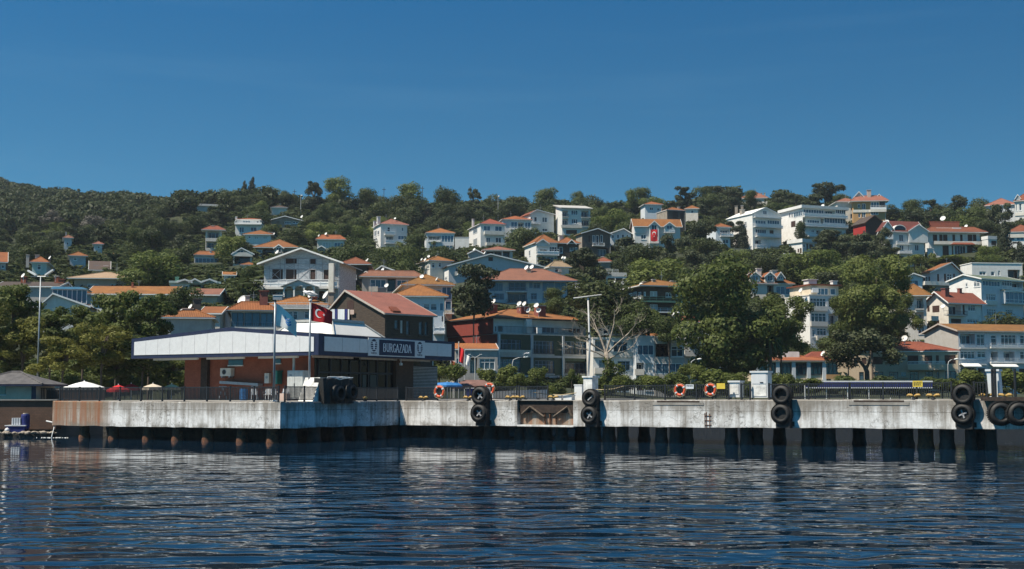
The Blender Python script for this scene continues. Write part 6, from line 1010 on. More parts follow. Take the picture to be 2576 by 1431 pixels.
for s, e in ((-1, .42), (1, .5)): obj('lamp_head', MB().hexa([(s * .45, -.2, h_ + .0), (s * 1.2, -.2, h_ + e), (s * 1.2, .2, h_ + e), (s * .45, .2, h_ + .0)], [(s * .45 - s * .04, -.2, h_ + .14), (s * 1.16, -.2, h_ + e + .14), (s * 1.16, .2, h_ + e + .14), (s * .45 - s * .04, .2, h_ + .14)]), 'trim', t)
# flags on thin poles behind the terminal
def thin_flag(px, pyt, pyb, f0, f1, label, m, Y=140):
    X = rx(px, pyt) * Y; zt = zat(pyt, Y); t = empty('flagpole', label + ' pole', 'flagpole', (X, Y, GZ), 0, 'thin flagpoles behind the terminal'); obj('shaft', MB().tube([(0, 0, 0), (0, 0, zt - GZ)], .05, 6), 'pole_pale', t); obj('finial', MB().lathe([(0, 0), (.08, .05), (0, .12)], (0, 0, zt - GZ), (0, 0, 1), 8), 'trim', t)
    fl = empty('limp_flag', label, 'flag', (X, Y, 0), 0, 'limp flags behind the terminal'); b = MB(); z1, z0 = zat(f0, Y), zat(f1, Y); n = 8
    for i in range(n):
        for j in range(4): 
            q = lambda a, c: (.06 + .62 * c * (1 - .35 * a) , .10 * math.sin(c * 6 + a * 2), z1 + (z0 - z1) * a - .35 * c); b.poly([q(i / n, j / 4), q((i + 1) / n, j / 4), q((i + 1) / n, (j + 1) / 4), q(i / n, (j + 1) / 4)])
    obj('cloth', b, m, fl, True)
thin_flag(1134, 902, 960, 906, 932, 'limp red flag hanging left of another red flag', 'red_cloth', 139); thin_flag(1154, 862, 955, 872, 908, 'limp red flag hanging on the tallest thin pole', 'red_cloth', 143); thin_flag(1169, 884, 950, 890, 915, 'limp white flag hanging behind the terminal', 'white_cloth', 143)
# ------------------------------------------------------------------ parasols, tents and stalls
def parasol(px, pyt, pye, wpx, Y, label, m, z0=GZ, sides=8, flatk=0., group='market parasols on the waterfront'):
    X = rx(px, pyt) * Y; zt, ze = zat(pyt, Y), zat(pye, Y); r = wpx / 2 * Y / F; t = empty('parasol', label, 'parasol', (X, Y, z0), 0, group); b = MB(); b.lathe([(0.02, zt - z0), (r * (.45 + flatk), (zt * (.62 + flatk * .4) + ze * (.38 - flatk * .4)) - z0), (r, ze - z0), (r * 1.0, ze - z0 - .22), (r * .985, ze - z0 - .22), (r * .98, ze - z0 - .03), (.02, zt - z0 - .08)], (0, 0, 0), (0, 0, 1), sides); obj('canopy', b, m, t); obj('pole', MB().tube([(0, 0, 0), (0, 0, zt - z0 + .1)], .04, 6), 'frame_white', t); obj('base', MB().lathe([(0, 0), (.35, 0), (.33, .08), (.06, .14), (0, .14)], (0, 0, 0), (0, 0, 1), 12), 'concrete', t)
    rb = MB()
    for k in range(sides): a = 2 * math.pi * k / sides; rb.tube([(0, 0, zt - z0 - .25), (r * .93 * math.cos(a), r * .93 * math.sin(a), ze - z0 - .06)], .015, 4)
    obj('ribs', rb, 'frame_white', t); return t
parasol(212, 959, 974, 105, 112, 'big white parasol behind the railing near the brown brick wall', 'white_cloth'); parasol(155, 966, 976, 90, 124, 'off white parasol partly behind the big white one', 'beige_cloth'); parasol(120, 973, 983, 60, 108, 'cream tent like parasol beside the grey roofed kiosk', 'white_cloth')
parasol(298, 968, 980, 58, 113, 'dark red parasol nearest the big white parasol', 'red_cloth'); parasol(330, 965, 976, 50, 120, 'faded red parasol behind the dark red parasol', 'red_cloth'); parasol(385, 965, 975, 58, 118, 'beige parasol beside the brick terminal wall', 'beige_cloth'); parasol(432, 966, 975, 46, 122, 'cream parasol half hidden by the brick terminal wall', 'cream_cloth')
parasol(1085, 959, 969, 46, 128, 'pale yellow parasol next to the blue one', 'cream_cloth', GZ, 4); parasol(1125, 961, 969, 76, 122, 'bright blue square parasol behind the jetty railing', 'blue_canvas', GZ, 8, .3)
X0, X1, Y = rx(1138, 960) * 138, rx(1245, 960) * 138, 138; t = empty('market_tent', 'brown market tent with low hipped canopy behind the blue parasol', 'tent', ((X0 + X1) / 2, Y, GZ)); hw = (X1 - X0) / 2; z1, z2 = zat(970, Y) - GZ, zat(955, Y) - GZ
obj('canopy', MB().hexa([(-hw, 0, z1), (hw, 0, z1), (hw, 4, z1), (-hw, 4, z1)], [(-hw * .45, 1.8, z2), (hw * .45, 1.8, z2), (hw * .45, 2.2, z2), (-hw * .45, 2.2, z2)]), 'brown_cloth', t)
for sx_ in (-1, 1): 
    for yy in (.1, 3.9): obj('tent_pole', MB().tube([(sx_ * (hw - .1), yy, 0), (sx_ * (hw - .1), yy, z1)], .04, 6), 'frame_white', t)
obj('valance', MB().box(-hw, hw, -.03, -.004, z1 - .35, z1), 'brown_cloth', t)
for px0, px1, py0, lb, m in ((1172, 1206, 977, 'blue counter panel under the brown market tent', 'royal'), (1078, 1098, 975, 'dark blue cloth hung under the yellow parasol', 'royal'), (1208, 1240, 976, 'white counter beside the blue panel under the brown tent', 'white_cloth')):
    Y = 131; a, c = rx(px0, py0) * Y, rx(px1, py0) * Y; s_ = tag(obj('market_stall', MB().box(a, c, Y, Y + .8, GZ, zat(py0, Y)), m), lb, 'stall', 'market stalls behind the jetty'); obj('table_top', MB().box(a - .1, c + .1, Y - .1, Y + .9, zat(py0, Y) + .003, zat(py0, Y) + .06), 'white_plastic', s_)
Y = 150; X0, X1 = rx(2025, 965) * Y, rx(2347, 965) * Y; z1, z2 = zat(961, Y), zat(957, Y); t = empty('market_awning', 'long market awning with white top and blue valance behind the jetty', 'awning', (X0, Y, GZ)); L = X1 - X0
obj('canopy', MB().hexa([(0, 0, z1 - GZ), (L, 0, z1 - GZ), (L, 3, z1 - GZ - .05), (0, 3, z1 - GZ - .05)], [(0, 0, z1 - GZ + .16), (L, 0, z1 - GZ + .16), (L, 3, z1 - GZ + .12), (0, 3, z1 - GZ + .12)]), 'white_cloth', t); b = MB(); n = int(L / .5)
for i in range(n): b.poly([(L * i / n, -.01 - .03 * (i % 2), z1 - GZ), (L * (i + 1) / n, -.01 - .03 * ((i + 1) % 2), z1 - GZ), (L * (i + 1) / n, -.01 - .03 * ((i + 1) % 2), z1 - GZ - .62), (L * i / n, -.01 - .03 * (i % 2), z1 - GZ - .62)])
obj('valance', b, 'royal', t); obj('valance_trim', MB().box(0, L, -.06, -.045, z1 - GZ - .72, z1 - GZ - .6), 'white_cloth', t)
for i in range(7): obj('tent_pole', MB().tube([(L * i / 6, .1, 0), (L * i / 6, .1, z1 - GZ)], .04, 6), 'frame_white', t)
# kiosk, brick quay, barrel and outfall at the left edge
Y = 100; X0, X1 = rx(-60, 990) * Y, rx(91, 990) * Y; zk0, zk1, zk2 = zat(1004, Y), zat(971, Y), zat(944, Y); k = empty('kiosk', 'cream walled kiosk with grey hip roof above the brick quay', 'kiosk', (X0, Y, zk0)); W = X1 - X0
obj('wall', MB().box(0, W, 0, 4, 0, zk1 - zk0), 'cream', k); b, e = hip_mesh(-.9, W + .8, -.9, 4.9, zk1 - zk0, zk2 - zk0 + .3, .15); ro = obj('roof', b, 'asphalt_roof', k); obj('eave_trim', e, 'navy', ro); o = obj('window', MB().box(.6, 2.3, -.05, -.004, .35, 1.0), 'pane_teal', k); obj('frame', MB().box(.55, 2.35, -.07, -.052, 1.0, 1.06).box(.55, 2.35, -.07, -.052, .29, .35), 'trim', o); obj('corner_post', MB().box(W - .35, W - .003, -.06, -.004, 0, zk1 - zk0 - .01), 'navy', k)
bq = empty('brick_quay', 'dark brick quay wall below the kiosk', 'quay wall', (rx(-100, 1050) * 99.5, 99.5, 0)); Wq = A.x - .6 - rx(-100, 1050) * 99.5; obj('wall', MB().box(0, Wq, 0, 1.2, .55, zk0 - .1), 'brick_dark', bq); obj('ledge', MB().box(0, Wq, -1.6, -.004, -1.5, .28), 'pile_wet', bq); obj('capping', MB().box(-.1, Wq + .1, -.15, 1.3, zk0 - .097, zk0 - .003), 'concrete', bq)
p = Vector((rx(64, 1060) * 98.6, 98.6)); t = empty('barrel', 'tall blue barrel standing against the dark brick quay', 'barrel', (p.x, p.y, .28 + .35)); obj('drum', MB().lathe([(0, 0), (.3, 0), (.32, .1), (.32, 1.0), (.28, 1.1), (0, 1.12)], (0, 0, 0), (0, 0, 1), 16), 'royal', t); obj('lid', MB().lathe([(0, 1.123), (.2, 1.123), (.2, 1.18), (0, 1.18)], (0, 0, 0), (0, 0, 1), 12), 'cream', t)
p = Vector((rx(16, 1070) * 98.2, 98.2)); t = empty('work_float', 'dark blue work float moored at the brick quay ledge', 'float', (p.x, p.y, .28)); obj('hull', MB().hexa([(0, 0, 0), (1.35, 0, 0), (1.35, .8, 0), (0, .8, 0)], [(-.05, -.05, .55), (1.45, -.05, .55), (1.45, .85, .55), (-.05, .85, .55)]), 'royal', t); obj('rim', MB().box(-.1, 1.5, -.1, .9, .553, .62), 'white_plastic', t); obj('buoy', MB().lathe([(0, -.2), (.14, -.12), (.2, 0), (.14, .12), (0, .2)], (.15, -.2, .25), (0, 0, 1), 12), 'white_plastic', t, True)
t = empty('crate', 'pale slatted crate standing on the dark blue work float', 'crate', (p.x + .35, p.y + .1, .905)); obj('box', MB().box(0, .7, 0, .45, 0, .55), 'gull_grey', t); b = MB()
for i in range(4): b.box(.02 + .18 * i, .12 + .18 * i, -.03, -.004, .02, .53)
obj('slats', b, 'white_plastic', t)
p0, p1 = at(117, 1059, 98.2), at(138.5, 1063.5, 97.2); pw_ = at(129, 1109, 96.6); pw_.z = 0.0; t = empty('outfall_pipe', 'white outfall pipe pouring a thin stream of water into the sea', 'pipe', (0, 0, 0)); obj('pipe', MB().tube([p0, p1, p1 + Vector((-.03, 0, -.12))], .055, 8), 'white_plastic', t); obj('water_stream', MB().tube([p1 + Vector((-.02, 0, -.1)), p1.lerp(pw_, .4) + Vector((.03, 0, .05)), p1.lerp(pw_, .75), pw_ + Vector((0, 0, -.05))], [.05, .035, .03, .05], 6), 'foam', t, True); b = MB()
for k_ in range(26): a = R.uniform(0, 6.28); r = R.uniform(.05, .8); b.lathe([(0, -.02), (R.uniform(.03, .09), 0), (0, .025)], (pw_.x + r * math.cos(a) * 1.8, pw_.y + r * math.sin(a) * .8, .01), (0, 0, 1), 6)
obj('splash', b, 'foam', t)
b = MB()
for i in range(40):
    xx = rx(-20, 1090) * 98 + R.uniform(0, 5.2); yy = 97.9 + R.uniform(-.5, .9); r = R.uniform(.10, .26); b.lathe([(0, -r * .6), (r * R.uniform(.7, 1), -r * .3), (r, r * .05), (r * .6, r * .42), (0, r * .55)], (xx, yy, .28 + r * .3), (R.uniform(-.3, .3), R.uniform(-.3, .3), 1), 7)
tag(obj('rocks', b, 'stone'), None, None, None, 'stuff')
X0, X1, Y = rx(118, 990) * 101.5, rx(262, 990) * 101.5, 101.5; bw = tag(obj('brick_wall', MB().box(X0, X1, Y, Y + .3, 2.2, zat(981, Y)), 'brick_dark'), 'rough brown brick wall behind the railing under the white parasols', 'wall'); obj('coping', MB().box(X0 - .05, X1 + .05, Y - .05, Y + .35, zat(981, Y) + .003, zat(981, Y) + .1), 'concrete', bw)
railing('tall dark fence in front of the rough brown brick wall', Vector((rx(95, 990) * 100.9, 100.9)), Vector((rx(255, 990) * 100.9, 100.9)), 2.4, 2.4, 1.35, 2.6, 'black iron railings on the pier')
# striped cloth on the wooden house
h = WOOD
def onside(u, v, o):
    r = rx(*PX('H', u, v)); s = (h.X0 - r * h.Y0) / (h.s + r * h.c); return (-o, s, zat(PX('H', u, v)[1], h.Y0 + s * h.c) - h.Zb)
def hang(us, v0, v1, label, mats, name='hanging_cloth'):
    t = None; pr = None
    for k in range(len(us) - 1):
        q0, q1 = onside(us[k], v0, .25), onside(us[k + 1], v0, .25); q2, q3 = onside(us[k + 1], v1, .25), onside(us[k], v1, .25)
        W_ = Matrix.Translation(Vector((h.X0, h.Y0, h.Zb))) @ Matrix.Rotation(math.atan2(h.s, h.c), 4, 'Z'); b = MB(); n = 5; P4 = [W_ @ Vector(z_) for z_ in (q0, q1, q2, q3)]; nn = W_.to_3x3() @ Vector((-1, 0, 0))
        for i in range(n): f0, f1 = i / n, (i + 1) / n; b.poly([P4[0].lerp(P4[1], f0) + nn * .05 * (i % 2), P4[0].lerp(P4[1], f1) + nn * .05 * ((i + 1) % 2), P4[3].lerp(P4[2], f1) + nn * .05 * ((i + 1) % 2), P4[3].lerp(P4[2], f0) + nn * .05 * (i % 2)])
        if t is None: t = tag(obj(name, b, mats[k]), label, 'cloth')
        else: obj('stripe', b, mats[k], t)
hang((2140, 2254, 2304, 2342, 2438, 2480, 2504), 890, 1032, 'blue and white striped awning cloth hung on the brown wooden house', ('white_cloth', 'paleblue', 'royal', 'paleblue', 'royal', 'white_cloth'))
hang((2512, 2568), 898, 962, 'pink towel drying on the wall of the brown wooden house', ('pinkish',), 'towel')
# red flag on the white house up the hill
h = FLAGHOUSE; p = at(*PX('D', 1972, 866), h.Y - 1.6); q = at(*PX('D', 2068, 866), h.Y - 1.6); fl = empty('red_flag', 'red flag with white crescent and star hung flat on the hillside house', 'flag', (p.x, p.y, 0)); w_ = q.x - p.x; hh = (1022 - 866) * .18292 * (h.Y - 1.6) / F
def SF(u, v, off=0.): return (w_ * v * .98, .06 * math.sin(u * 5 + v * 4) + off, p.z - hh * u - (.25 * math.sin(v * 3.1)) * u)
b = MB()
for i in range(12):
    for j in range(6): b.poly([SF(i / 12, j / 6), SF((i + 1) / 12, j / 6), SF((i + 1) / 12, (j + 1) / 6), SF(i / 12, (j + 1) / 6)])
obj('cloth', b, 'red_cloth', fl, True)
def flagart():
    S = lambda u, v, off: SF(u, v, off); crescent(fl, S)
flagart()
# parasol on the terrace of the red roofed villa; small boxes and floats on the jetty
parasol(PX('L', 1080, 0)[0], 648, 654, 30, 335, 'cream parasol on the terrace of the red roofed white villa', 'cream_cloth', zat(672, 335), 6, 0, None)
for px0, px1, lb in ((1396, 1412, 'white float box beside the yellow bollard above the niche'), (1417, 1438, 'white float box nearest the square white pillar')):
    p, q = J(px0, .7), J(px1, .7); t = empty('float_box', lb, 'float box', (p.x, p.y, jz(p)), math.atan2(JD.y, JD.x), 'white float boxes on the jetty'); L = (q - p).length; obj('box', MB().box(0, L, 0, .5, 0, .3), 'white_plastic', t); obj('lid', MB().box(-.03, L + .03, -.03, .53, .303, .38), 'white_plastic', t)
p, q = J(1445, 1.8), J(1464, 1.8); t = empty('freezer', 'white chest cabinet behind the square white pillar', 'cabinet', (p.x, p.y, jz(p)), math.atan2(JD.y, JD.x)); L = (q - p).length; obj('box', MB().box(0, L, 0, .6, 0, 1.02), 'white_plastic', t); obj('lid', MB().box(-.03, L + .03, -.03, .63, 1.023, 1.1), 'white_plastic', t)
b = MB()
pts = [J(a, .6) for a in (1342, 1375, 1412, 1450)]; zz = [jz(p) + z for p, z in zip(pts, (.55, .42, .36, .5))]
tag(obj('mooring_rope', MB().tube([(p.x, p.y, z) for p, z in zip(pts, zz)], .03, 5), 'rope'), 'slack pale rope strung across the gap above the dark niche', 'rope')
pts = [J(a, .5) for a in (1500, 1525, 1545, 1572)]; tag(obj('mooring_rope', MB().tube([(p.x, p.y, jz(p) + z) for p, z in zip(pts, (.72, .7, .76, .95))], .03, 5), 'rope'), 'slack pale rope tied right of the T shaped pole', 'rope')
for k_, (px, Y_, lb) in enumerate(((1298, 118, 'white dinghy lying on the shore behind the dark niche'), (1330, 122, 'second white dinghy on the shore, beside the green round bush'))):
    X = rx(px, 985) * Y_; t = empty('dinghy', lb, 'boat', (X, Y_, GZ + .1), R.uniform(-.2, .2), 'white dinghies on the shore'); b = MB(); n = 10
    for i in range(n):
        def sec(f): w_ = .75 * (1 - max(0, (f - .55) / .45) ** 2 * .95); return w_, -1.9 + 3.8 * f, .95 + .18 * f
        w0, x0_, z0_ = sec(i / n); w1, x1_, z1_ = sec((i + 1) / n); b.poly([(x0_, -w0, z0_), (x1_, -w1, z1_), (x1_, -w1 * .5, .25), (x0_, -w0 * .5, .25)]).poly([(x0_, w0, z0_), (x0_, w0 * .5, .25), (x1_, w1 * .5, .25), (x1_, w1, z1_)]).poly([(x0_, -w0 * .5, .25), (x1_, -w1 * .5, .25), (x1_, w1 * .5, .25), (x0_, w0 * .5, .25)])
    w0, x0_, z0_ = .75, -1.9, .95; b.poly([(-1.9, -.75, .95), (-1.9, -.375, .25), (-1.9, .375, .25), (-1.9, .75, .95)]); obj('hull', b, 'white_plastic', t); obj('bench', MB().box(-.3, .1, -.65, .65, .7, .75), 'timber_dark', t); obj('cradle', MB().box(-1, -.8, -.5, .5, -.1, .25).box(.8, 1, -.5, .5, -.1, .25), 'timber_dark', t)
# ------------------------------------------------------------------ terrain, quay, sea
PROF = [(-.44, [(140, 2.3), (200, 8), (260, 20), (330, 34), (400, 46), (520, 78), (620, 100), (720, 122), (800, 134), (1000, 92)]),
        (-.36, [(140, 2.3), (200, 8), (260, 20), (330, 34), (400, 47), (520, 76), (620, 94), (720, 111), (800, 122), (1000, 80)]),
        (-.30, [(140, 2.3), (195, 7), (230, 17), (330, 36), (400, 50), (520, 76), (620, 93), (720, 106), (760, 107), (1000, 70)]),
        (-.20, [(140, 2.3), (180, 5), (215, 18), (330, 38), (400, 53), (480, 69), (540, 76), (640, 80), (720, 76), (1000, 40)]),
        (0.0, [(140, 2.3), (185, 3), (215, 11), (270, 24), (330, 36), (400, 51), (470, 66), (540, 75), (600, 74), (1000, 40)]),
        (.20, [(140, 2.3), (205, 3), (240, 12), (300, 28), (350, 40), (400, 48), (450, 61), (500, 68), (560, 66), (1000, 30)]),
        (.40, [(140, 2.3), (225, 3), (260, 16), (300, 26), (340, 37), (400, 52), (440, 56), (500, 52), (800, 25), (1000, 20)]), (.5, [(140, 2.3), (225, 3), (260, 16), (300, 26), (340, 37), (400, 50), (440, 52), (500, 48), (800, 25), (1000, 20)])]
PT = np.array([p[0] for p in PROF]); GP = np.array(GROUND)
def terrain_np(X, Y):
    t = np.clip(X / np.maximum(Y, 1), -.44, .5); Z = np.array([np.interp(Y, [q[0] for q in pr], [q[1] for q in pr]) for _, pr in PROF]); k = np.clip(np.searchsorted(PT, t) - 1, 0, len(PT) - 2); f = (t - PT[k]) / (PT[k + 1] - PT[k]); i = np.arange(len(Y)); z0 = Z[k, i] * (1 - f) + Z[k + 1, i] * f
    return z0
RES = GP[:, 2] - terrain_np(GP[:, 0], GP[:, 1])
def terrain(X, Y):
    X = np.atleast_1d(np.asarray(X, float)); Y = np.atleast_1d(np.asarray(Y, float)); z = terrain_np(X, Y); out = np.empty_like(z)
    for a in range(0, len(X), 4000):
        s = slice(a, a + 4000); d2 = (X[s, None] - GP[None, :, 0]) ** 2 + (Y[s, None] - GP[None, :, 1]) ** 2; w = np.exp(-d2 / (2 * 9.0 ** 2)); out[s] = z[s] + (w * RES).sum(1) / (w.sum(1) + .35)
    return np.maximum(out, 2.2)
def TZ(x, y): return float(terrain([x], [y])[0])
gx = np.concatenate([np.arange(-520, 521, 6.5)]); gy = np.concatenate([np.arange(140, 480, 5.0), np.arange(480, 1010, 12.0)]); GX, GY = np.meshgrid(gx, gy); GZ_ = terrain(GX.ravel(), GY.ravel()); n, m_ = len(gx), len(gy)
me = bpy.data.meshes.new('hillside'); me.from_pydata(np.stack([GX.ravel(), GY.ravel(), GZ_], 1).tolist(), [], [(j * n + i, j * n + i + 1, (j + 1) * n + i + 1, (j + 1) * n + i) for j in range(m_ - 1) for i in range(n - 1)]); me.polygons.foreach_set('use_smooth', [True] * len(me.polygons)); hill = link('hillside', me, MAT['hillside']); tag(hill, None, None, None, 'structure')
b = MB(); fl_ = A + EB * 50
b.hexa([(-260, 101.6, -3), (A.x - .5, 101.6, -3), (fl_.x - .5, fl_.y, -3), (-10, 147, -3), (-260, 147, -3)], [(-260, 101.6, 2.35), (A.x - .5, 101.6, 2.35), (fl_.x - .5, fl_.y, 2.35), (-10, 147, 2.35), (-260, 147, 2.35)]); tag(obj('quay_ground', b, 'paving'), None, None, None, 'structure')
b = MB(); b.box(-9.9, 260, 128, 147, -3, 2.3); tag(obj('quay', b, 'pile_wet'), None, None, None, 'structure')
b = MB(); b.box(-9.8, 260, 128.2, 178, 2.0, 2.34); tag(obj('promenade', b, 'asphalt_roof'), None, None, None, 'structure')
b = MB(); b.poly([(-600, -20, -.0), (600, -20, 0), (600, 150, 0), (-600, 150, 0)]); tag(obj('sea', b, 'sea_water'), None, None, None, 'structure')
# ------------------------------------------------------------------ trees
def leaf_quads(n, blobs, leaf, seed, shell=.6, up=0., flat=.4):
    g = np.random.default_rng(seed); bl = np.array(blobs, float); pr = (bl[:, 3] * bl[:, 5]) ** 1.0; pr /= pr.sum(); k = g.choice(len(bl), n, p=pr); d = g.normal(size=(n, 3)); d[:, 2] += up; d /= np.linalg.norm(d, axis=1)[:, None]
    r = shell + (1 - shell) * g.random(n) ** .6; r *= 1 + .10 * g.normal(size=n); c = bl[k, :3] + d * bl[k, 3:6] * r[:, None]
    nn = d + g.normal(size=(n, 3)) * flat; nn /= np.linalg.norm(nn, axis=1)[:, None]; t = np.cross(nn, g.normal(size=(n, 3))); t /= np.linalg.norm(t, axis=1)[:, None]; s = np.cross(nn, t); L = leaf * (.55 + .9 * g.random(n)); a = t * L[:, None]; e = s * (L * .62)[:, None]
    V = np.stack([c - a * .5, c + e * .5 - a * .05, c + a * .55, c - e * .5 + a * .05], 1).reshape(-1, 3); return V
def norm_crown(V):                                # fit to unit box: width 1, height 1, base at z 0
    lo = np.percentile(V, 1, axis=0); hi = np.percentile(V, 99, axis=0); s = np.array([1 / (hi[0] - lo[0]), 1 / (hi[1] - lo[1]), 1 / (hi[2] - lo[2])]); return (V - np.array([(lo[0] + hi[0]) / 2, (lo[1] + hi[1]) / 2, lo[2]])) * s
def blobs(kind, g):
    o = []
    if kind == 'oak':
        for _ in range(13): a = g.uniform(0, 6.28); r = g.uniform(0, .34); z = g.uniform(.25, .85); q = g.uniform(.16, .27); o.append((r * math.cos(a) * (1.1 - .5 * max(0, z - .5)), r * math.sin(a), z, q, q, q * .85))
    elif kind == 'plane':
        for _ in range(30): a = g.uniform(0, 6.28); z = g.uniform(.12, .92); r = g.uniform(.05, .42) * math.sqrt(max(.12, 1 - (abs(z - .48) / .55) ** 3)); q = g.uniform(.09, .17); o.append((r * math.cos(a), r * math.sin(a), z, q, q, q * .8))
    elif kind == 'pine':
        for _ in range(20): a = g.uniform(0, 6.28); z = g.uniform(.2, .9); r = g.uniform(.02, .4) * (1.12 - .75 * max(0, z - .35)); q = g.uniform(.10, .18); o.append((r * math.cos(a), r * math.sin(a), z, q, q, q * .6))
    elif kind == 'umbrella':
        for _ in range(26): a = g.uniform(0, 6.28); r = math.sqrt(g.uniform(0, 1)) * .42; z = .62 - .9 * r * r * 1.6 + g.uniform(-.12, .2); q = g.uniform(.09, .15); o.append((r * math.cos(a), r * math.sin(a), z, q, q, q * 1.1))
    elif kind == 'cypress':
        for i in range(12): z = .05 + .9 * i / 11; q = .30 * math.sin(math.pi * min(1, .25 + z * .75)) ** .7 * (1 - .5 * z) + .05; o.append((g.uniform(-.05, .05), g.uniform(-.05, .05), z, q, q, .11))
    elif kind == 'shrub':
        for _ in range(8): a = g.uniform(0, 6.28); r = g.uniform(0, .3); z = g.uniform(.25, .7); q = g.uniform(.18, .27); o.append((r * math.cos(a), r * math.sin(a), z, q, q, q))
    return o
CROWN = {}
def crowns(key, kind, mat, n, leaf, cnt, shell=.55, up=.15, flat=.38):
    L = []
    for i in range(cnt):
        g = random.Random(hash_(key) + i * 31); V = leaf_quads(n, blobs(kind, g), leaf, hash_(key) + i, shell, up, flat); me = quads_mesh('crown', norm_crown(V)); me.materials.append(MAT[mat]); L.append(me)
    CROWN[key] = L
def hash_(s): return sum(ord(c) * (i + 3) for i, c in enumerate(s))
crowns('oak', 'oak', 'leaf_oak', 7000, .040, 4); crowns('wood', 'oak', 'leaf_wood', 6000, .043, 4); crowns('light', 'oak', 'leaf_light', 7000, .040, 3); crowns('pine', 'pine', 'leaf_pine', 7000, .040, 4, .4, .3, .55); crowns('cypress', 'cypress', 'leaf_cypress', 2600, .06, 2); crowns('plane', 'plane', 'leaf_plane', 20000, .029, 2, .45); crowns('park', 'plane', 'leaf_plane', 8000, .045, 3, .45); crowns('yellow', 'plane', 'leaf_yellow', 8000, .040, 2, .45); crowns('umbrella', 'umbrella', 'leaf_pine', 8000, .038, 2, .4, .3, .55); crowns('shrub', 'shrub', 'leaf_shrub', 2200, .075, 3); crowns('hedge', 'shrub', 'leaf_oak', 2200, .075, 3); crowns('grey', 'oak', 'leaf_grey', 2200, .05, 2)
def trunk_mesh(seed, fork, limbs=5):
    g = random.Random(seed); b = MB(); b.tube([(0, 0, -.05), (.03, .02, .35), (-.02, 0, .7), (.02, 0, 1.0)], [.05, .036, .03, .022], 8)
    return b
TR = []
for i in range(3):
    b = MB(); g = random.Random(i); b.tube([(0, 0, -.06), (g.uniform(-.05, .05), .02, .35), (g.uniform(-.05, .05), 0, .7), (0, 0, 1.02)], [.5, .38, .32, .25], 8)
    for k in range(4): a = g.uniform(0, 6.28); b.tube([(0, 0, .72), (1.2 * math.cos(a), 1.2 * math.sin(a), .92), (2.6 * math.cos(a), 2.6 * math.sin(a), 1.12)], [.22, .16, .08], 6)
    me = bpy.data.meshes.new('trunk'); me.from_pydata(b.v, [], b.f); me.materials.append(MAT['bark']); TR.append(me)
NAME = {'oak': 'broadleaf_tree', 'wood': 'broadleaf_tree', 'light': 'broadleaf_tree', 'pine': 'pine_tree', 'cypress': 'cypress_tree', 'plane': 'plane_tree', 'park': 'park_tree', 'yellow': 'park_tree', 'umbrella': 'umbrella_pine', 'shrub': 'shrub', 'hedge': 'shrub', 'grey': 'bare_tree'}
ntree = 0
def put_tree(kind, X, Y, zb, zt, w, hc, label, group=None, rt=None):
    global ntree; ntree += 1
    t = empty(NAME[kind], label, 'shrub' if kind in ('shrub', 'hedge') else 'tree', (X, Y, zb), 0, group); L = CROWN[kind]; c = link('crown', L[ntree % len(L)], None, t); c.location = (0, 0, zt - zb - hc); c.scale = (w, w, hc); c.rotation_euler = (0, 0, R.uniform(0, 6.28))
    th_ = max(.4, zt - zb - hc * .5); r = rt or (.10 + w * .018)
    if kind == 'shrub': r *= .5
    k = link('trunk', TR[ntree % 3], None, t); k.scale = (r * 1.3, r * 1.3, th_); k.rotation_euler = (0, 0, R.uniform(0, 6.28)); return t
def tree(kind, px, top, wpx, hpx, Y, label, group=None, zb=None, rt=None):
    X = rx(px, top) * Y; zt = zat(top, Y); z0 = TZ(X, Y) if zb is None else zb; w = wpx * Y / F; hc = hpx * Y / F
    if zt - hc < z0 - hc * .35: z0 = min(z0, zt - hc * .65); 
    TREES.append((px - wpx / 2, top, px + wpx / 2, top + hpx, Y)); return put_tree(kind, X, Y, z0, zt, w, hc, label, group, rt)
TREES = []
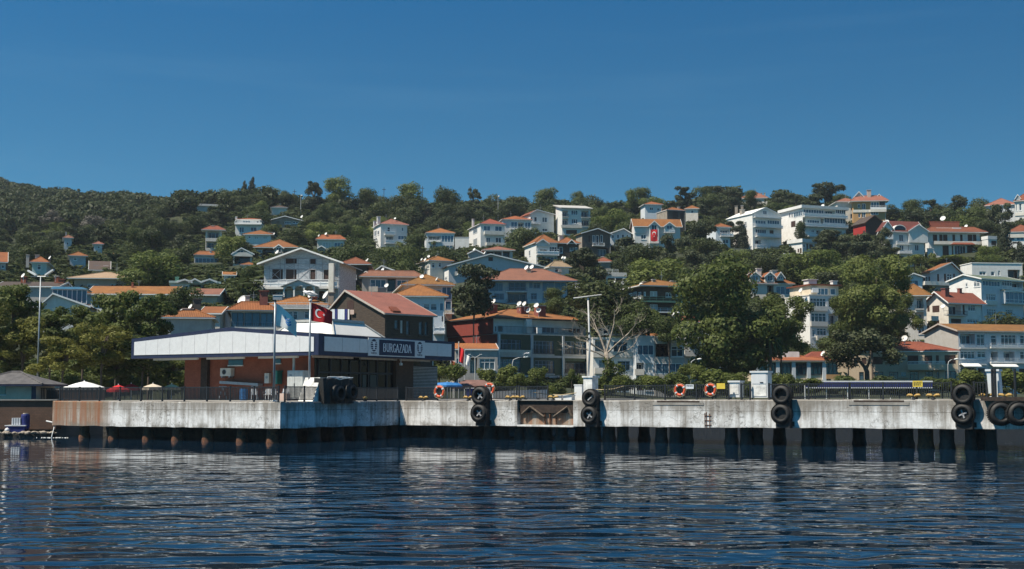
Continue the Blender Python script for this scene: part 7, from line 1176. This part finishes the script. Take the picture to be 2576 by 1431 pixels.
for a in (('cypress', 615, 456, 17, 46, 470, 'shorter of the two dark cypresses standing on the ridge'), ('cypress', 635, 448, 22, 56, 472, 'taller of the two dark cypresses standing on the ridge'),
 ('light', 851, 451, 84, 66, 462, 'big pale green tree rising highest on the middle ridge'), ('pine', 790, 459, 46, 62, 455, 'dark pine beside the big pale green ridge tree'), ('light', 681, 473, 46, 38, 470, 'pale feathery tree on the ridge beside the cypresses'), ('oak', 712, 481, 40, 40, 465, 'round tree on the ridge between the feathery tree and the dark pine'), ('oak', 571, 477, 52, 48, 470, 'dark spreading tree on the ridge left of the cypress pair'), ('light', 461, 479, 30, 22, 500, 'small pale tree on the ridge above the pale flat roof'),
 ('light', 1036, 465, 78, 66, 460, 'broad light green dome tree on the ridge above the twin chimney villa'), ('oak', 925, 478, 82, 60, 462, 'wide dark tree on the ridge right of the pale green giant'), ('oak', 1124, 474, 62, 58, 460, 'dark bushy tree on the ridge above the pale blue house'), ('pine', 1192, 476, 36, 48, 462, 'pointed dark pine on the ridge above the tall white villa'), ('oak', 1377, 476, 60, 56, 470, 'round dark tree on the ridge above the broad white gabled house'), ('oak', 1455, 482, 42, 46, 480, 'dark round tree on the ridge behind the white slab roof block'), ('light', 1590, 479, 36, 48, 450, 'light tree on the ridge left of the hidden tall white house'), ('oak', 1623, 474, 62, 56, 465, 'dark round tree on the ridge above the hidden tall white house'),
 ('pine', 1716, 472, 58, 50, 455, 'dark flat topped pine on the ridge behind the weathered stone house'), ('oak', 1776, 471, 64, 56, 455, 'round tree on the ridge right of the flat topped pine'), ('pine', 1840, 478, 52, 52, 450, 'dark pine on the ridge left of the pinkish ridge roof'), ('oak', 1888, 481, 50, 40, 460, 'round tree covering most of the pinkish ridge roof'), ('pine', 1960, 488, 52, 46, 450, 'dark pine on the ridge behind the four storey apartment house'), ('pine', 2000, 487, 46, 44, 448, 'dark pine on the ridge behind the wide balcony apartment house'), ('pine', 2078, 462, 90, 78, 445, 'great dark pine crowning the ridge left of the ochre mansion'),
 ('oak', 2285, 506, 76, 62, 425, 'bushy dark tree right of the ochre mansion'), ('pine', 2345, 504, 50, 56, 422, 'spiky pine on the skyline in the middle of the right hand gap'), ('pine', 2403, 496, 78, 84, 415, 'tall dark pine on the skyline above the brown shuttered villa'), ('oak', 2458, 526, 50, 60, 405, 'round tree between the tall skyline pine and the white mansion'), ('pine', 2514, 515, 66, 100, 385, 'dark pine before the skyline white mansion'), ('pine', 2482, 560, 60, 66, 380, 'dark pine below the mansion wing'),
 ('cypress', 1869, 566, 26, 62, 385, 'fat dark cypress touching the four storey apartment house'), ('cypress', 2525, 560, 40, 100, 340, 'tall dark cypress left of the right edge white house'), ('cypress', 2566, 611, 38, 60, 335, 'dark rounded cypress cut by the picture edge'),
 ('pine', 1586, 600, 108, 92, 312, 'broad dark pine in front of the pale blue gabled house'), ('pine', 1686, 594, 84, 96, 314, 'dark pine directly below the red flag house'), ('pine', 1757, 564, 84, 90, 335, 'dark pine between the weathered stone house and the four storey block'), ('pine', 1467, 629, 108, 84, 272, 'dark pine before the dark wooden house'), ('pine', 1660, 655, 95, 75, 295, 'dark pine above the small white flat roofed building'), ('pine', 1740, 632, 90, 80, 305, 'dark pine above the green balcony house'), ('pine', 1815, 636, 92, 80, 310, 'dark pine above the great plane tree'), ('pine', 1880, 636, 90, 70, 320, 'dark pine below the fat cypress'), ('pine', 1945, 648, 85, 70, 305, 'dark pine under the four storey apartment house'), ('light', 2042, 632, 130, 80, 292, 'broad light green tree above the white dormer house'), ('oak', 1995, 655, 70, 60, 296, 'green tree behind the capped chimneys'), ('pine', 2088, 580, 92, 66, 345, 'dark pine below the wide balcony apartment house'), ('pine', 2180, 590, 86, 84, 335, 'dark pine below the dark red wooden house'), ('pine', 2218, 576, 56, 88, 332, 'dark pine touching the red roofed white villa'), ('pine', 2232, 622, 62, 48, 326, 'dark low pine at the foot of the red roofed white villa'), ('oak', 2015, 560, 40, 62, 392, 'dark flowering tree between the two white apartment houses'),
 ('light', 1508, 546, 50, 40, 395, 'light bushy tree right of the white slab roof block'), ('light', 1550, 530, 90, 68, 392, 'bright green tree above the pale blue gabled house'), ('oak', 1500, 520, 52, 44, 425, 'green tree behind the bright green one'), ('oak', 1302, 575, 62, 76, 360, 'green tree before the broad white gabled house'), ('oak', 1365, 585, 30, 34, 380, 'small green tree at the door of the broad white gabled house'), ('oak', 1470, 580, 46, 26, 385, 'shrubby tree under the white slab roof block'),
 ('pine', 1192, 666, 104, 122, 196, 'tall dark pine beside the long blue grey block'), ('oak', 1396, 725, 74, 66, 215, 'round dark tree before the right end of the long blue grey block'), ('wood', 1520, 711, 196, 112, 206, 'great dark tree mass behind the green fronted block'), ('oak', 1600, 762, 120, 84, 200, 'dark tree behind the white three storey house'), ('oak', 1683, 800, 74, 58, 196, 'round dark tree behind the grey townhouse'), ('light', 1632, 778, 60, 50, 202, 'light green bush tree below the green balcony'),
 ('plane', 1832, 664, 262, 262, 176, 'great plane tree towering over the waterfront'), ('plane', 1962, 748, 136, 140, 178, 'plane tree standing against the cream apartment tower'), ('plane', 1832, 832, 150, 108, 174, 'low leafy skirt of foliage under the great plane tree'), ('plane', 2188, 648, 172, 190, 205, 'tall plane tree right of the cream apartment tower'), ('plane', 2130, 740, 76, 130, 207, 'plane tree hiding the edge of the cream apartment tower'), ('plane', 2262, 740, 90, 110, 222, 'leafy tree in front of the grey beige house'), ('oak', 2205, 800, 110, 70, 214, 'dark tree behind the umbrella pine'), ('oak', 2070, 850, 90, 80, 208, 'dark tree behind the orange roofed waterfront pavilion'), ('oak', 2000, 860, 80, 60, 212, 'dark tree left of the dark pavilion trees'),
 ('light', 374, 638, 144, 84, 236, 'large bright green tree above the long orange roofed house'), ('oak', 500, 668, 120, 45, 262, 'round tree below the blue veranda house'), ('oak', 630, 672, 60, 90, 222, 'dark tree left of the half timbered house'), ('oak', 560, 722, 100, 72, 206, 'dark leafy tree below the tiny white hut'), ('oak', 455, 724, 95, 66, 190, 'dark tree in front of the mint scalloped house'), ('oak', 700, 640, 50, 30, 285, 'small green tree above the half timbered house'), ('oak', 852, 624, 76, 36, 300, 'green tree right of the stone turret'),
 ('grey', 130, 530, 60, 32, 430, 'leafless grey tree on the left wooded slope'), ('grey', 233, 543, 62, 34, 425, 'larger leafless grey tree right of its grey neighbour'),
 ('oak', 900, 598, 80, 60, 352, 'green tree under the twin chimney villa'), ('oak', 960, 622, 90, 50, 330, 'green tree above the house with faded orange hip roofs'), ('oak', 1045, 590, 52, 56, 352, 'green tree between the twin chimney villa and the pale blue house'), ('oak', 1110, 620, 80, 40, 320, 'low green tree under the pale blue house'), ('oak', 1030, 655, 60, 70, 262, 'green tree left of the four dishes house')):
    tree(*a)
# waterfront park trees, left of the terminal
for a in (('park', 34, 718, 120, 110, 128, 'leafy park tree cut by the left picture edge'), ('park', 130, 778, 120, 100, 126, 'leafy park tree just right of the lamp mast'), ('park', 212, 776, 110, 110, 132, 'leafy park tree before the white conservatory house'), ('park', 296, 740, 134, 150, 130, 'tallest leafy park tree before the long orange roof'), ('park', 378, 744, 110, 130, 128, 'leafy park tree beside the grey walled house'), ('yellow', 60, 800, 130, 110, 120, 'yellowish blossoming park tree by the lamp mast'), ('yellow', 258, 818, 130, 100, 119, 'yellow green park tree left of the terminal fascia'), ('yellow', 160, 850, 130, 84, 118, 'low yellowish park tree above the white parasol'), ('park', 360, 850, 130, 80, 121, 'dark park tree under the terminal overhang'), ('park', 300, 880, 140, 72, 123, 'dark leafy park tree behind the red parasols'), ('park', 20, 870, 120, 80, 122, 'dark leafy park tree behind the grey kiosk roof'), ('park', 425, 895, 90, 66, 126, 'leafy tree seen under the terminal overhang'), ('yellow', -10, 760, 90, 120, 119, 'yellowish park tree partly outside the frame')):
    tree(*a, None, 2.4, .2)
for a in (('shrub', 1105, 920, 46, 34, 135, 'tall green shrub left of the limp red flag'), ('shrub', 1146, 915, 50, 40, 137, 'round yellow green shrub behind the brown market tent'), ('shrub', 1072, 932, 40, 26, 134, 'low dark shrub next to the terminal shutter'), ('shrub', 1225, 928, 44, 36, 150, 'conical green shrub before the low grey walled house'), ('shrub', 1275, 920, 48, 44, 152, 'tall shrub at the corner of the green fronted block'), ('shrub', 1300, 940, 46, 34, 148, 'low shrub below the gull lamp'), ('shrub', 1352, 925, 44, 36, 142, 'round clipped tree before the green fronted block'), ('shrub', 1388, 972, 26, 22, 138, 'small low bush beside the dinghies'), ('shrub', 1438, 928, 18, 24, 150, 'small spiky plant at the green fronted block'), ('shrub', 1640, 945, 60, 34, 150, 'low shrub before the grey townhouse'), ('shrub', 1705, 938, 60, 36, 152, 'dense shrub under the grey townhouse corner'), ('shrub', 1725, 915, 40, 34, 165, 'rounded hedge tree before the white balconied house'), ('shrub', 1755, 918, 44, 36, 162, 'dark rounded bush beside the curved arm lamp'), ('shrub', 1800, 930, 70, 40, 158, 'dark wide bush under the great plane tree'), ('shrub', 1850, 938, 60, 34, 150, 'bush behind the low white utility box'), ('shrub', 1975, 940, 46, 36, 140, 'light green bush beside the tall white cabinet'), ('shrub', 2040, 952, 50, 20, 138, 'low bush under the blue valance of the market awning'), ('shrub', 1560, 945, 50, 34, 145, 'bush right of the ivy covered trunk'), ('shrub', 2440, 930, 70, 40, 160, 'green hedge bush left of the leaning pillar'), ('shrub', 2545, 932, 90, 44, 155, 'long hedge bush right of the leaning pillar'), ('shrub', 2385, 750, 36, 34, 262, 'round bush in front of the sunlit gable house'), ('shrub', 2426, 746, 36, 34, 262, 'round dark bush at the right house corner'), ('shrub', 2210, 650, 30, 26, 300, 'yellow green bush below the red roofed villa'), ('shrub', 2300, 640, 60, 26, 300, 'rounded shrub above the orange cross gabled house'), ('light', 2485, 620, 60, 44, 322, 'bright bush between the shuttered villa and the cypress'), ('shrub', 2380, 645, 90, 22, 325, 'stony shrub bank under the brown shuttered villa')):
    tree(*a, None, 2.4 if a[5] < 180 else None)
for i, px in enumerate(range(1250, 2570, 36)):
    tree('hedge', px + R.uniform(-10, 10), 952 + R.uniform(-8, 12), R.uniform(44, 66), R.uniform(26, 34), R.uniform(157, 166), 'low dark green bush in the long hedge behind the jetty', 'hedge bushes behind the jetty', 2.34)
for i, px in enumerate(range(-20, 470, 34)):
    tree('shrub', px + R.uniform(-8, 8), 935 + R.uniform(-8, 10), R.uniform(52, 72), R.uniform(40, 52), R.uniform(133, 139), 'added dark bush standing for tree shade behind the park trees', 'added bushes behind the park trees', 2.4)  # added bush row standing in for the dark tree shade behind the railing
for px, top, Y, lb in ((70, 900, 146, 'dense leafy tree behind the lamp mast'), (160, 895, 148, 'dense leafy tree behind the white parasol'), (240, 890, 146, 'dense leafy tree behind the dark red parasol'), (330, 885, 148, 'dense leafy tree left of the brick terminal wall'), (430, 890, 150, 'dense leafy tree just behind the brick terminal wall')): tree('park', px, top, 120, 90, Y, lb, None, 2.4, .2)
tree('umbrella', 2166, 831, 162, 84, 186, 'umbrella pine with forked trunk before the beige quay building', None, 2.4, .02)
X, Y = rx(2166, 900) * 186, 186; zt = zat(868, Y); zc = 2.4
k = bpy.data.objects['umbrella_pine']; 
b = MB(); z = lambda py: zat(py, Y) - zc; x_ = lambda px: rx(px, 900) * Y - X
b.tube([(x_(2181), 0, 0), (x_(2180), 0, z(935)), (x_(2174), 0, z(920))], [.42, .36, .30], 8).tube([(x_(2176), 0, z(925)), (x_(2163), .2, z(908)), (x_(2150), .3, z(880))], [.26, .2, .12], 8).tube([(x_(2178), 0, z(930)), (x_(2186), -.2, z(908)), (x_(2190), -.2, z(880))], [.24, .18, .1], 8)
for c in list(k.children):
    if c.name.startswith('trunk'): bpy.data.objects.remove(c)
k.location = (X, Y, zc); obj('trunk', b, 'bark', k, True)
# bare branched tree with ivy
def bare_tree():
    Y = 160; X = rx(1532, 940) * Y; t = empty('bare_tree', 'leafless pale branched tree with ivy round its trunk', 'tree', (X, Y, 2.4)); g = random.Random(4); b = MB(); zz = lambda py: zat(py, Y) - 2.4; xx = lambda px: rx(px, 900) * Y - X
    b.tube([(0, 0, 0), (.1, 0, zz(930)), (xx(1528), 0, zz(905)), (xx(1524), 0, zz(885))], [.42, .36, .3, .26], 9); tr = obj('trunk', b, 'bark_pale', t, True); b = MB()
    def grow(p, d, L, r, n):
        pts, rad = [p], [r]
        for i in range(4): d = (d + Vector((g.uniform(-.35, .35), g.uniform(-.3, .3), g.uniform(-.22, .28)))).normalized(); pts.append(pts[-1] + d * L / 4); rad.append(r * (1 - .16 * (i + 1)))
        b.tube(pts, rad, 5)
        if n > 0:
            for k_ in range(3 if n > 1 else 4): q = pts[g.choice((2, 3, 4, 4))]; dd = (d + Vector((g.uniform(-1, 1), g.uniform(-.7, .7), g.uniform(-.3, .7)))).normalized(); grow(q, dd, L * g.uniform(.55, .8), r * .5, n - 1)
    for px0, py0, px1, py1, r in ((1524, 888, 1470, 850, .13), (1524, 886, 1500, 820, .14), (1526, 885, 1545, 815, .15), (1526, 890, 1580, 840, .14), (1528, 905, 1580, 880, .15), (1526, 900, 1475, 880, .11)):
        p = Vector((xx(px0), 0, zz(py0))); q = Vector((xx(px1), g.uniform(-1, 1), zz(py1))); m_ = p.lerp(q, .5) + Vector((0, 0, g.uniform(-.2, .3))); b.tube([p, m_, q], [r, r * .8, r * .55], 6); d = (q - p).normalized(); grow(q, d, 1.9, r * .5, 2); grow(m_, (d + Vector((g.uniform(-.6, .6), .3, .5))).normalized(), 2.0, r * .5, 2)
    obj('branches', b, 'bark_pale', t)
    V = leaf_quads(2600, [(xx(1532) + g.uniform(-.35, .35), g.uniform(-.4, .2), zz(py), .62 + .3 * ((py - 900) / 90), .6, .6) for py in range(906, 992, 8)] + [(xx(1556), 0, zz(935), .9, .7, 1.2), (xx(1552), 0, zz(955), .8, .7, .9)], .26, 9, .5); me = quads_mesh('ivy', V); me.materials.append(MAT['leaf_shrub']); link('ivy', me, None, t)
bare_tree()
def palm(px, top, Y, w, label, zb=None):
    X = rx(px, top) * Y; zt = zat(top, Y); z0 = TZ(X, Y) if zb is None else zb; t = empty('palm_tree', label, 'palm', (X, Y, z0)); h_ = zt - z0 - w * .25; obj('trunk', MB().tube([(0, 0, -.3), (.05, 0, h_ * .5), (0, 0, h_)], [.24, .2, .2], 8), 'bark', t, True); b = MB(); g = random.Random(int(px))
    for k_ in range(34):
        a = g.uniform(0, 6.28); e = g.uniform(-.2, 1.2); L = w * .55; c, s = math.cos(a), math.sin(a); prev = None
        for i in range(6):
            f = i / 5; r = L * f * (1 - .15 * f); z_ = h_ + L * (e * f - (1.0 + .3 * e) * f * f); wd = .16 * w * .3 * math.sin(math.pi * min(1, .15 + f * .85)) + .01; p = Vector((c * r, s * r, z_)); n_ = Vector((-s, c, 0)) * wd
            if prev: b.poly([prev[0] - prev[1], prev[0] + prev[1], p + n_, p - n_])
            prev = (p, n_)
    obj('fronds', b, 'leaf_plane', t)
palm(1937, 838, 172, 4.2, 'palm with drooping fronds at the edge of the great plane tree', 2.4); palm(1005, 604, 378, 3.4, 'small palm before the twin chimney villa'); palm(1092, 604, 374, 2.6, 'small palm before the pale blue house'); palm(2345, 632, 342, 3.4, 'small palm beside the cream terrace parasol')
# ------------------------------------------------------------------ filler trees between the houses
def blocked(x0, y0, x1, y1, Y):
    w, h_ = x1 - x0, y1 - y0
    for _, (a0, b0, a1, b1), Yh, _n in HOUSES:
        if Yh > Y - 2:
            ox = min(x1, a1) - max(x0, a0); hh = b1 - b0; oy = min(y1, b1 - hh * .12) - max(y0, b0)
            if ox > 1 and oy > 1 and (ox * oy > .10 * w * h_ or ox * oy > .12 * (a1 - a0) * hh): return True
    for h_, _r, Yh, _n in HOUSES:
        pass
    return False
FOOT = np.array([(h.X0 + h.W / 2 * h.c - h.D / 2 * h.s, h.Y0 + h.W / 2 * h.s + h.D / 2 * h.c, .5 * max(h.W, h.D)) for h, *_ in HOUSES if h is not None])
def where(px, py):
    best = None
    for _, (a0, b0, a1, b1), Yh, nick in HOUSES:
        cx, cy = (a0 + a1) / 2, (b0 + b1) / 2; dx, dy = px - cx, py - cy; d = math.hypot(max(0, abs(dx) - (a1 - a0) / 2), max(0, abs(dy) - (b1 - b0) / 2))
        if nick != 'garden wall' and (best is None or d < best[0]): best = (d, dx / max(20, a1 - a0), dy / max(20, b1 - b0), nick)
    d, u, v, nick = best
    if abs(v) > abs(u): return ('below the ' if v > 0 else 'behind the ') + nick
    return ('right of the ' if u > 0 else 'left of the ') + nick
cand = []
for i in range(5200):
    Y = R.uniform(190, 520) if i < 3000 else R.uniform(380, 545); t = R.uniform(-.42, .42); cand.append((t * Y, Y, t))
CX_ = np.array([c[0] for c in cand]); CY_ = np.array([c[1] for c in cand]); CZ = terrain(CX_, CY_); placed = []; FILL = []; nf = 0; seen_lab = {}
for (X, Y, t), zg in zip(cand, CZ):
    if nf >= 230: break
    if Y > 470 and t < -.22: continue
    if Y < 250 and -.1 < t < .1: continue
    w = R.uniform(6.5, 11) if t > -.13 or Y < 290 else R.uniform(5.2, 8); hh = w * R.uniform(.7, .95); 
    if len(FOOT) and (np.hypot(FOOT[:, 0] - X, FOOT[:, 1] - Y) < FOOT[:, 2] + w * .22).any(): continue
    if any((X - a) ** 2 + ((Y - b) * .8) ** 2 < (.36 * (w + c)) ** 2 for a, b, c in placed): continue
    zt = zg + hh * R.uniform(1.02, 1.22); px, py = proj((X, Y, zt)); wp = w * F / Y; hp = (zt - zg) * F / Y
    if px < -40 or px > 2616 or blocked(px - wp * .45, py, px + wp * .45, py + hp * .8, Y): continue
    placed.append((X, Y, w)); kind = R.choices(('wood', 'oak', 'light', 'pine'), (6, 3, 1.3, 2.5 if t > .02 else 1.2))[0]; nf += 1
    col = {'wood': 'dark green woodland tree', 'oak': 'round green tree', 'light': 'light green tree', 'pine': 'dark pine'}[kind]; lab = '%s %s' % (col, where(px, py + hp / 2)); FILL.append(put_tree(kind, X, Y, zg - .2, zt, w, hh, lab, None)); seen_lab.setdefault(lab, []).append(FILL[-1])
for lab, L in seen_lab.items():
    if len(L) > 1:
        L.sort(key=lambda o: o.location.x / o.location.y)
        for o in L: o['group'] = lab.replace(' tree', ' trees', 1) if ' tree' in lab else lab.replace('pine', 'pines', 1)
print('fillers', nf, 'houses', len(HOUSES))
# far wood on the left slope and behind the ridge: one mass
Vs = []; protos = [norm_crown(leaf_quads(620, blobs('oak', random.Random(900 + i)), .115, 700 + i, .7, .3)) for i in range(6)]
xs, ys = [], []
for i in range(4200):
    Y = R.uniform(440, 815) if i < 1750 else R.uniform(455, 600); t = R.uniform(-.47, -.12) if i < 1750 else R.uniform(-.22, .45)
    if t > -.22 and Y < 455: continue
    if t > -.1 and Y > 620: continue
    xs.append(t * Y); ys.append(Y)
zs = terrain(xs, ys); grid = {}
for X, Y, Z in zip(xs, ys, zs):
    w = R.uniform(6.2, 9.5); key = (int(X // 5.0), int(Y // 8))
    if key in grid or (np.hypot(FOOT[:, 0] - X, FOOT[:, 1] - Y) < FOOT[:, 2] + 4).any(): continue
    if any(h_ is not None and h_.Y > Y and a0 - 15 < CX + F * X / Y < a1 + 15 for h_, (a0, b0, a1, b1), Yh, nk in HOUSES): continue
    grid[key] = 1; h_ = w * R.uniform(.75, 1.0); a = R.uniform(0, 6.28); c, s = math.cos(a), math.sin(a); V = protos[R.randrange(6)] * np.array([w, w, h_]); Vs.append(np.stack([V[:, 0] * c - V[:, 1] * s + X, V[:, 0] * s + V[:, 1] * c + Y, V[:, 2] + Z + .1 * h_ - .5], 1))
me = quads_mesh('far_wood', np.concatenate(Vs)); me.materials.append(MAT['leaf_wood']); o = link('far_wood', me, None); tag(o, None, None, None, 'stuff')
# undergrowth: low bushes over all open ground of the slope
xs, ys = [], []
for i in range(12000): Y = R.uniform(185, 500); t = R.uniform(-.44, .44); xs.append(t * Y); ys.append(Y)
zs = terrain(xs, ys); Vs = []; pr2 = [norm_crown(leaf_quads(90, blobs('shrub', random.Random(60 + i)), .26, 60 + i, .6, .3)) for i in range(5)]
for X, Y, Z in zip(xs, ys, zs):
    if Z < 3.2 or (np.hypot(FOOT[:, 0] - X, FOOT[:, 1] - Y) < FOOT[:, 2] * .9).any(): continue
    w = R.uniform(2.0, 4.2); qx, qy = proj((X, Y, Z + w * .6))
    if any(a0 - 4 < qx < a1 + 4 and b0 < qy < b1 - (b1 - b0) * .1 and Yh > Y for _, (a0, b0, a1, b1), Yh, nk in HOUSES): continue
    V = pr2[R.randrange(5)] * np.array([w, w, w * .62]); Vs.append(V + np.array([X, Y, Z - .2]))
me = quads_mesh('undergrowth', np.concatenate(Vs)); me.materials.append(MAT['leaf_wood']); tag(link('undergrowth', me, None), None, None, None, 'stuff')
# utility poles and wires on the ridge
for px, top, lb in ((1026, 498, ''),): pass
for px, top, bot, lb in ((966, 471, 500, 'thin dark utility pole on the ridge right of the pale green giant'), (1063, 468, 496, 'thin dark utility pole beside the light green dome tree'), (1184, 467, 492, 'thin dark utility pole on the ridge above the tall white villa'), (741, 476, 505, 'thin dark utility pole beside the dark ridge pine')):
    Y = 470; X = rx(px, top) * Y; zt = zat(top, Y); z0 = TZ(X, Y); t = empty('utility_pole', lb, 'utility pole', (X, Y, z0), 0, 'utility poles along the ridge'); obj('pole', MB().tube([(0, 0, 0), (0, 0, zt - z0)], [.13, .09], 6), 'timber_dark', t); obj('crossarm', MB().box(-.7, .7, -.05, .05, zt - z0 - .9, zt - z0 - .75), 'timber_dark', t)
for px, top, Y, lb in ((757, 492, 440, 'white headed lamp post below the dark ridge pine'), (610, 504, 445, 'white headed lamp post below the cypress pair'), (1253, 494, 455, 'white headed lamp post on the ridge above the broad white house')):
    X = rx(px, top) * Y; z0 = TZ(X, Y); zt = zat(top, Y); zt = max(zt, z0 + 3); t = empty('street_lamp', lb, 'street lamp', (X, Y, z0), 0, 'street lamps below the ridge'); obj('pole', MB().tube([(0, 0, 0), (0, 0, zt - z0)], .09, 6), 'pole_pale', t); obj('lamp_head', MB().lathe([(0, -.1), (.35, 0), (.3, .2), (0, .3)], (.3, 0, zt - z0), (0, 0, 1), 8), 'trim', t)
# ------------------------------------------------------------------ camera, sky, sun
cam = bpy.data.cameras.new('camera'); co = bpy.data.objects.new('camera', cam); COL.objects.link(co); cam.lens = F / 2576 * 36; cam.sensor_width = 36; cam.clip_end = 4000; cam.clip_start = .5; co.location = (0, 0, H); co.rotation_euler = (math.pi / 2 + PIT, 0, 0); SC.camera = co
EL = math.radians(57); AZ = math.atan2(-.894, -.448)           # sun high on the left, a little in front of the facades
sd = Vector((math.sin(AZ) * math.cos(EL), math.cos(AZ) * math.cos(EL), math.sin(EL)))
sun = bpy.data.lights.new('sun', 'SUN'); sun.energy = 5.0; sun.angle = math.radians(.5); sun.color = (1, .90, .75); so = bpy.data.objects.new('sun', sun); COL.objects.link(so); so.rotation_euler = sd.to_track_quat('Z', 'Y').to_euler()
wd = bpy.data.worlds.new('World'); SC.world = wd; wd.use_nodes = True; N, L = wd.node_tree.nodes, wd.node_tree.links; bg = N['Background']; sky = N.new('ShaderNodeTexSky'); sky.sky_type = 'NISHITA'; sky.sun_disc = False; sky.sun_elevation = EL; sky.sun_rotation = AZ % (2 * math.pi); sky.air_density = 1.0; sky.dust_density = .3; sky.ozone_density = 3.0; sky.altitude = 200
tc = N.new('ShaderNodeTexCoord'); mp = N.new('ShaderNodeMapping'); mp.inputs['Scale'].default_value = (1, 1, 2.9); mp.inputs['Location'].default_value = (0, 0, .085); L.new(tc.outputs['Generated'], mp.inputs['Vector']); nm = N.new('ShaderNodeVectorMath'); nm.operation = 'NORMALIZE'; L.new(mp.outputs[0], nm.inputs[0]); L.new(nm.outputs[0], sky.inputs['Vector'])
tint = N.new('ShaderNodeMix'); tint.data_type = 'RGBA'; tint.blend_type = 'MULTIPLY'; tint.inputs[0].default_value = 1; L.new(sky.outputs[0], tint.inputs[6]); sz_ = N.new('ShaderNodeSeparateXYZ'); L.new(tc.outputs['Generated'], sz_.inputs[0]); L.new(mixc(N, L, maprange(N, L, sz_.outputs[2], .09, .31), (.44, 1.08, 1.02), (.10, .72, .94)), tint.inputs[7]); cm = N.new('ShaderNodeMapping'); cm.inputs['Scale'].default_value = (1.3, 1.3, 16); cm.inputs['Rotation'].default_value = (.10, .16, 0); L.new(tc.outputs['Generated'], cm.inputs['Vector']); cf = maprange(N, L, noise(N, L, cm.outputs[0], 1.2, 6, .6), .54, .82, 0, .07); L.new(mixc(N, L, cf, tint.outputs[2], (3.2, 5.2, 6.6)), bg.inputs['Color']); bg.inputs['Strength'].default_value = .085
SC.view_settings.view_transform = 'Standard'; SC.view_settings.look = 'None'; SC.view_settings.exposure = .6; SC.view_settings.gamma = 1
SC.cycles.max_bounces = 6; SC.cycles.diffuse_bounces = 3; SC.cycles.glossy_bounces = 3; SC.cycles.transmission_bounces = 3; SC.cycles.transparent_max_bounces = 4; SC.cycles.caustics_reflective = False; SC.cycles.caustics_refractive = False; SC.cycles.sample_clamp_indirect = 4

b = MB().box(-620, 620, -12, 1015, -4.2, 160); hz = obj('added_haze', b, None); tag(hz, None, None, None, 'stuff'); m = bpy.data.materials.new('added_haze_air'); m.use_nodes = True; N, L = m.node_tree.nodes, m.node_tree.links; N.remove(N['Principled BSDF']); pv = N.new('ShaderNodeVolumePrincipled'); pv.inputs['Color'].default_value = (.74, .83, .92, 1); pv.inputs['Density'].default_value = .00010; pv.inputs['Anisotropy'].default_value = .1; L.new(pv.outputs[0], N['Material Output'].inputs['Volume']); hz.data.materials.clear(); hz.data.materials.append(m)  # thin volume added to lift the dark tones of the far hill
SC.cycles.volume_bounces = 0; SC.cycles.volume_step_rate = 10
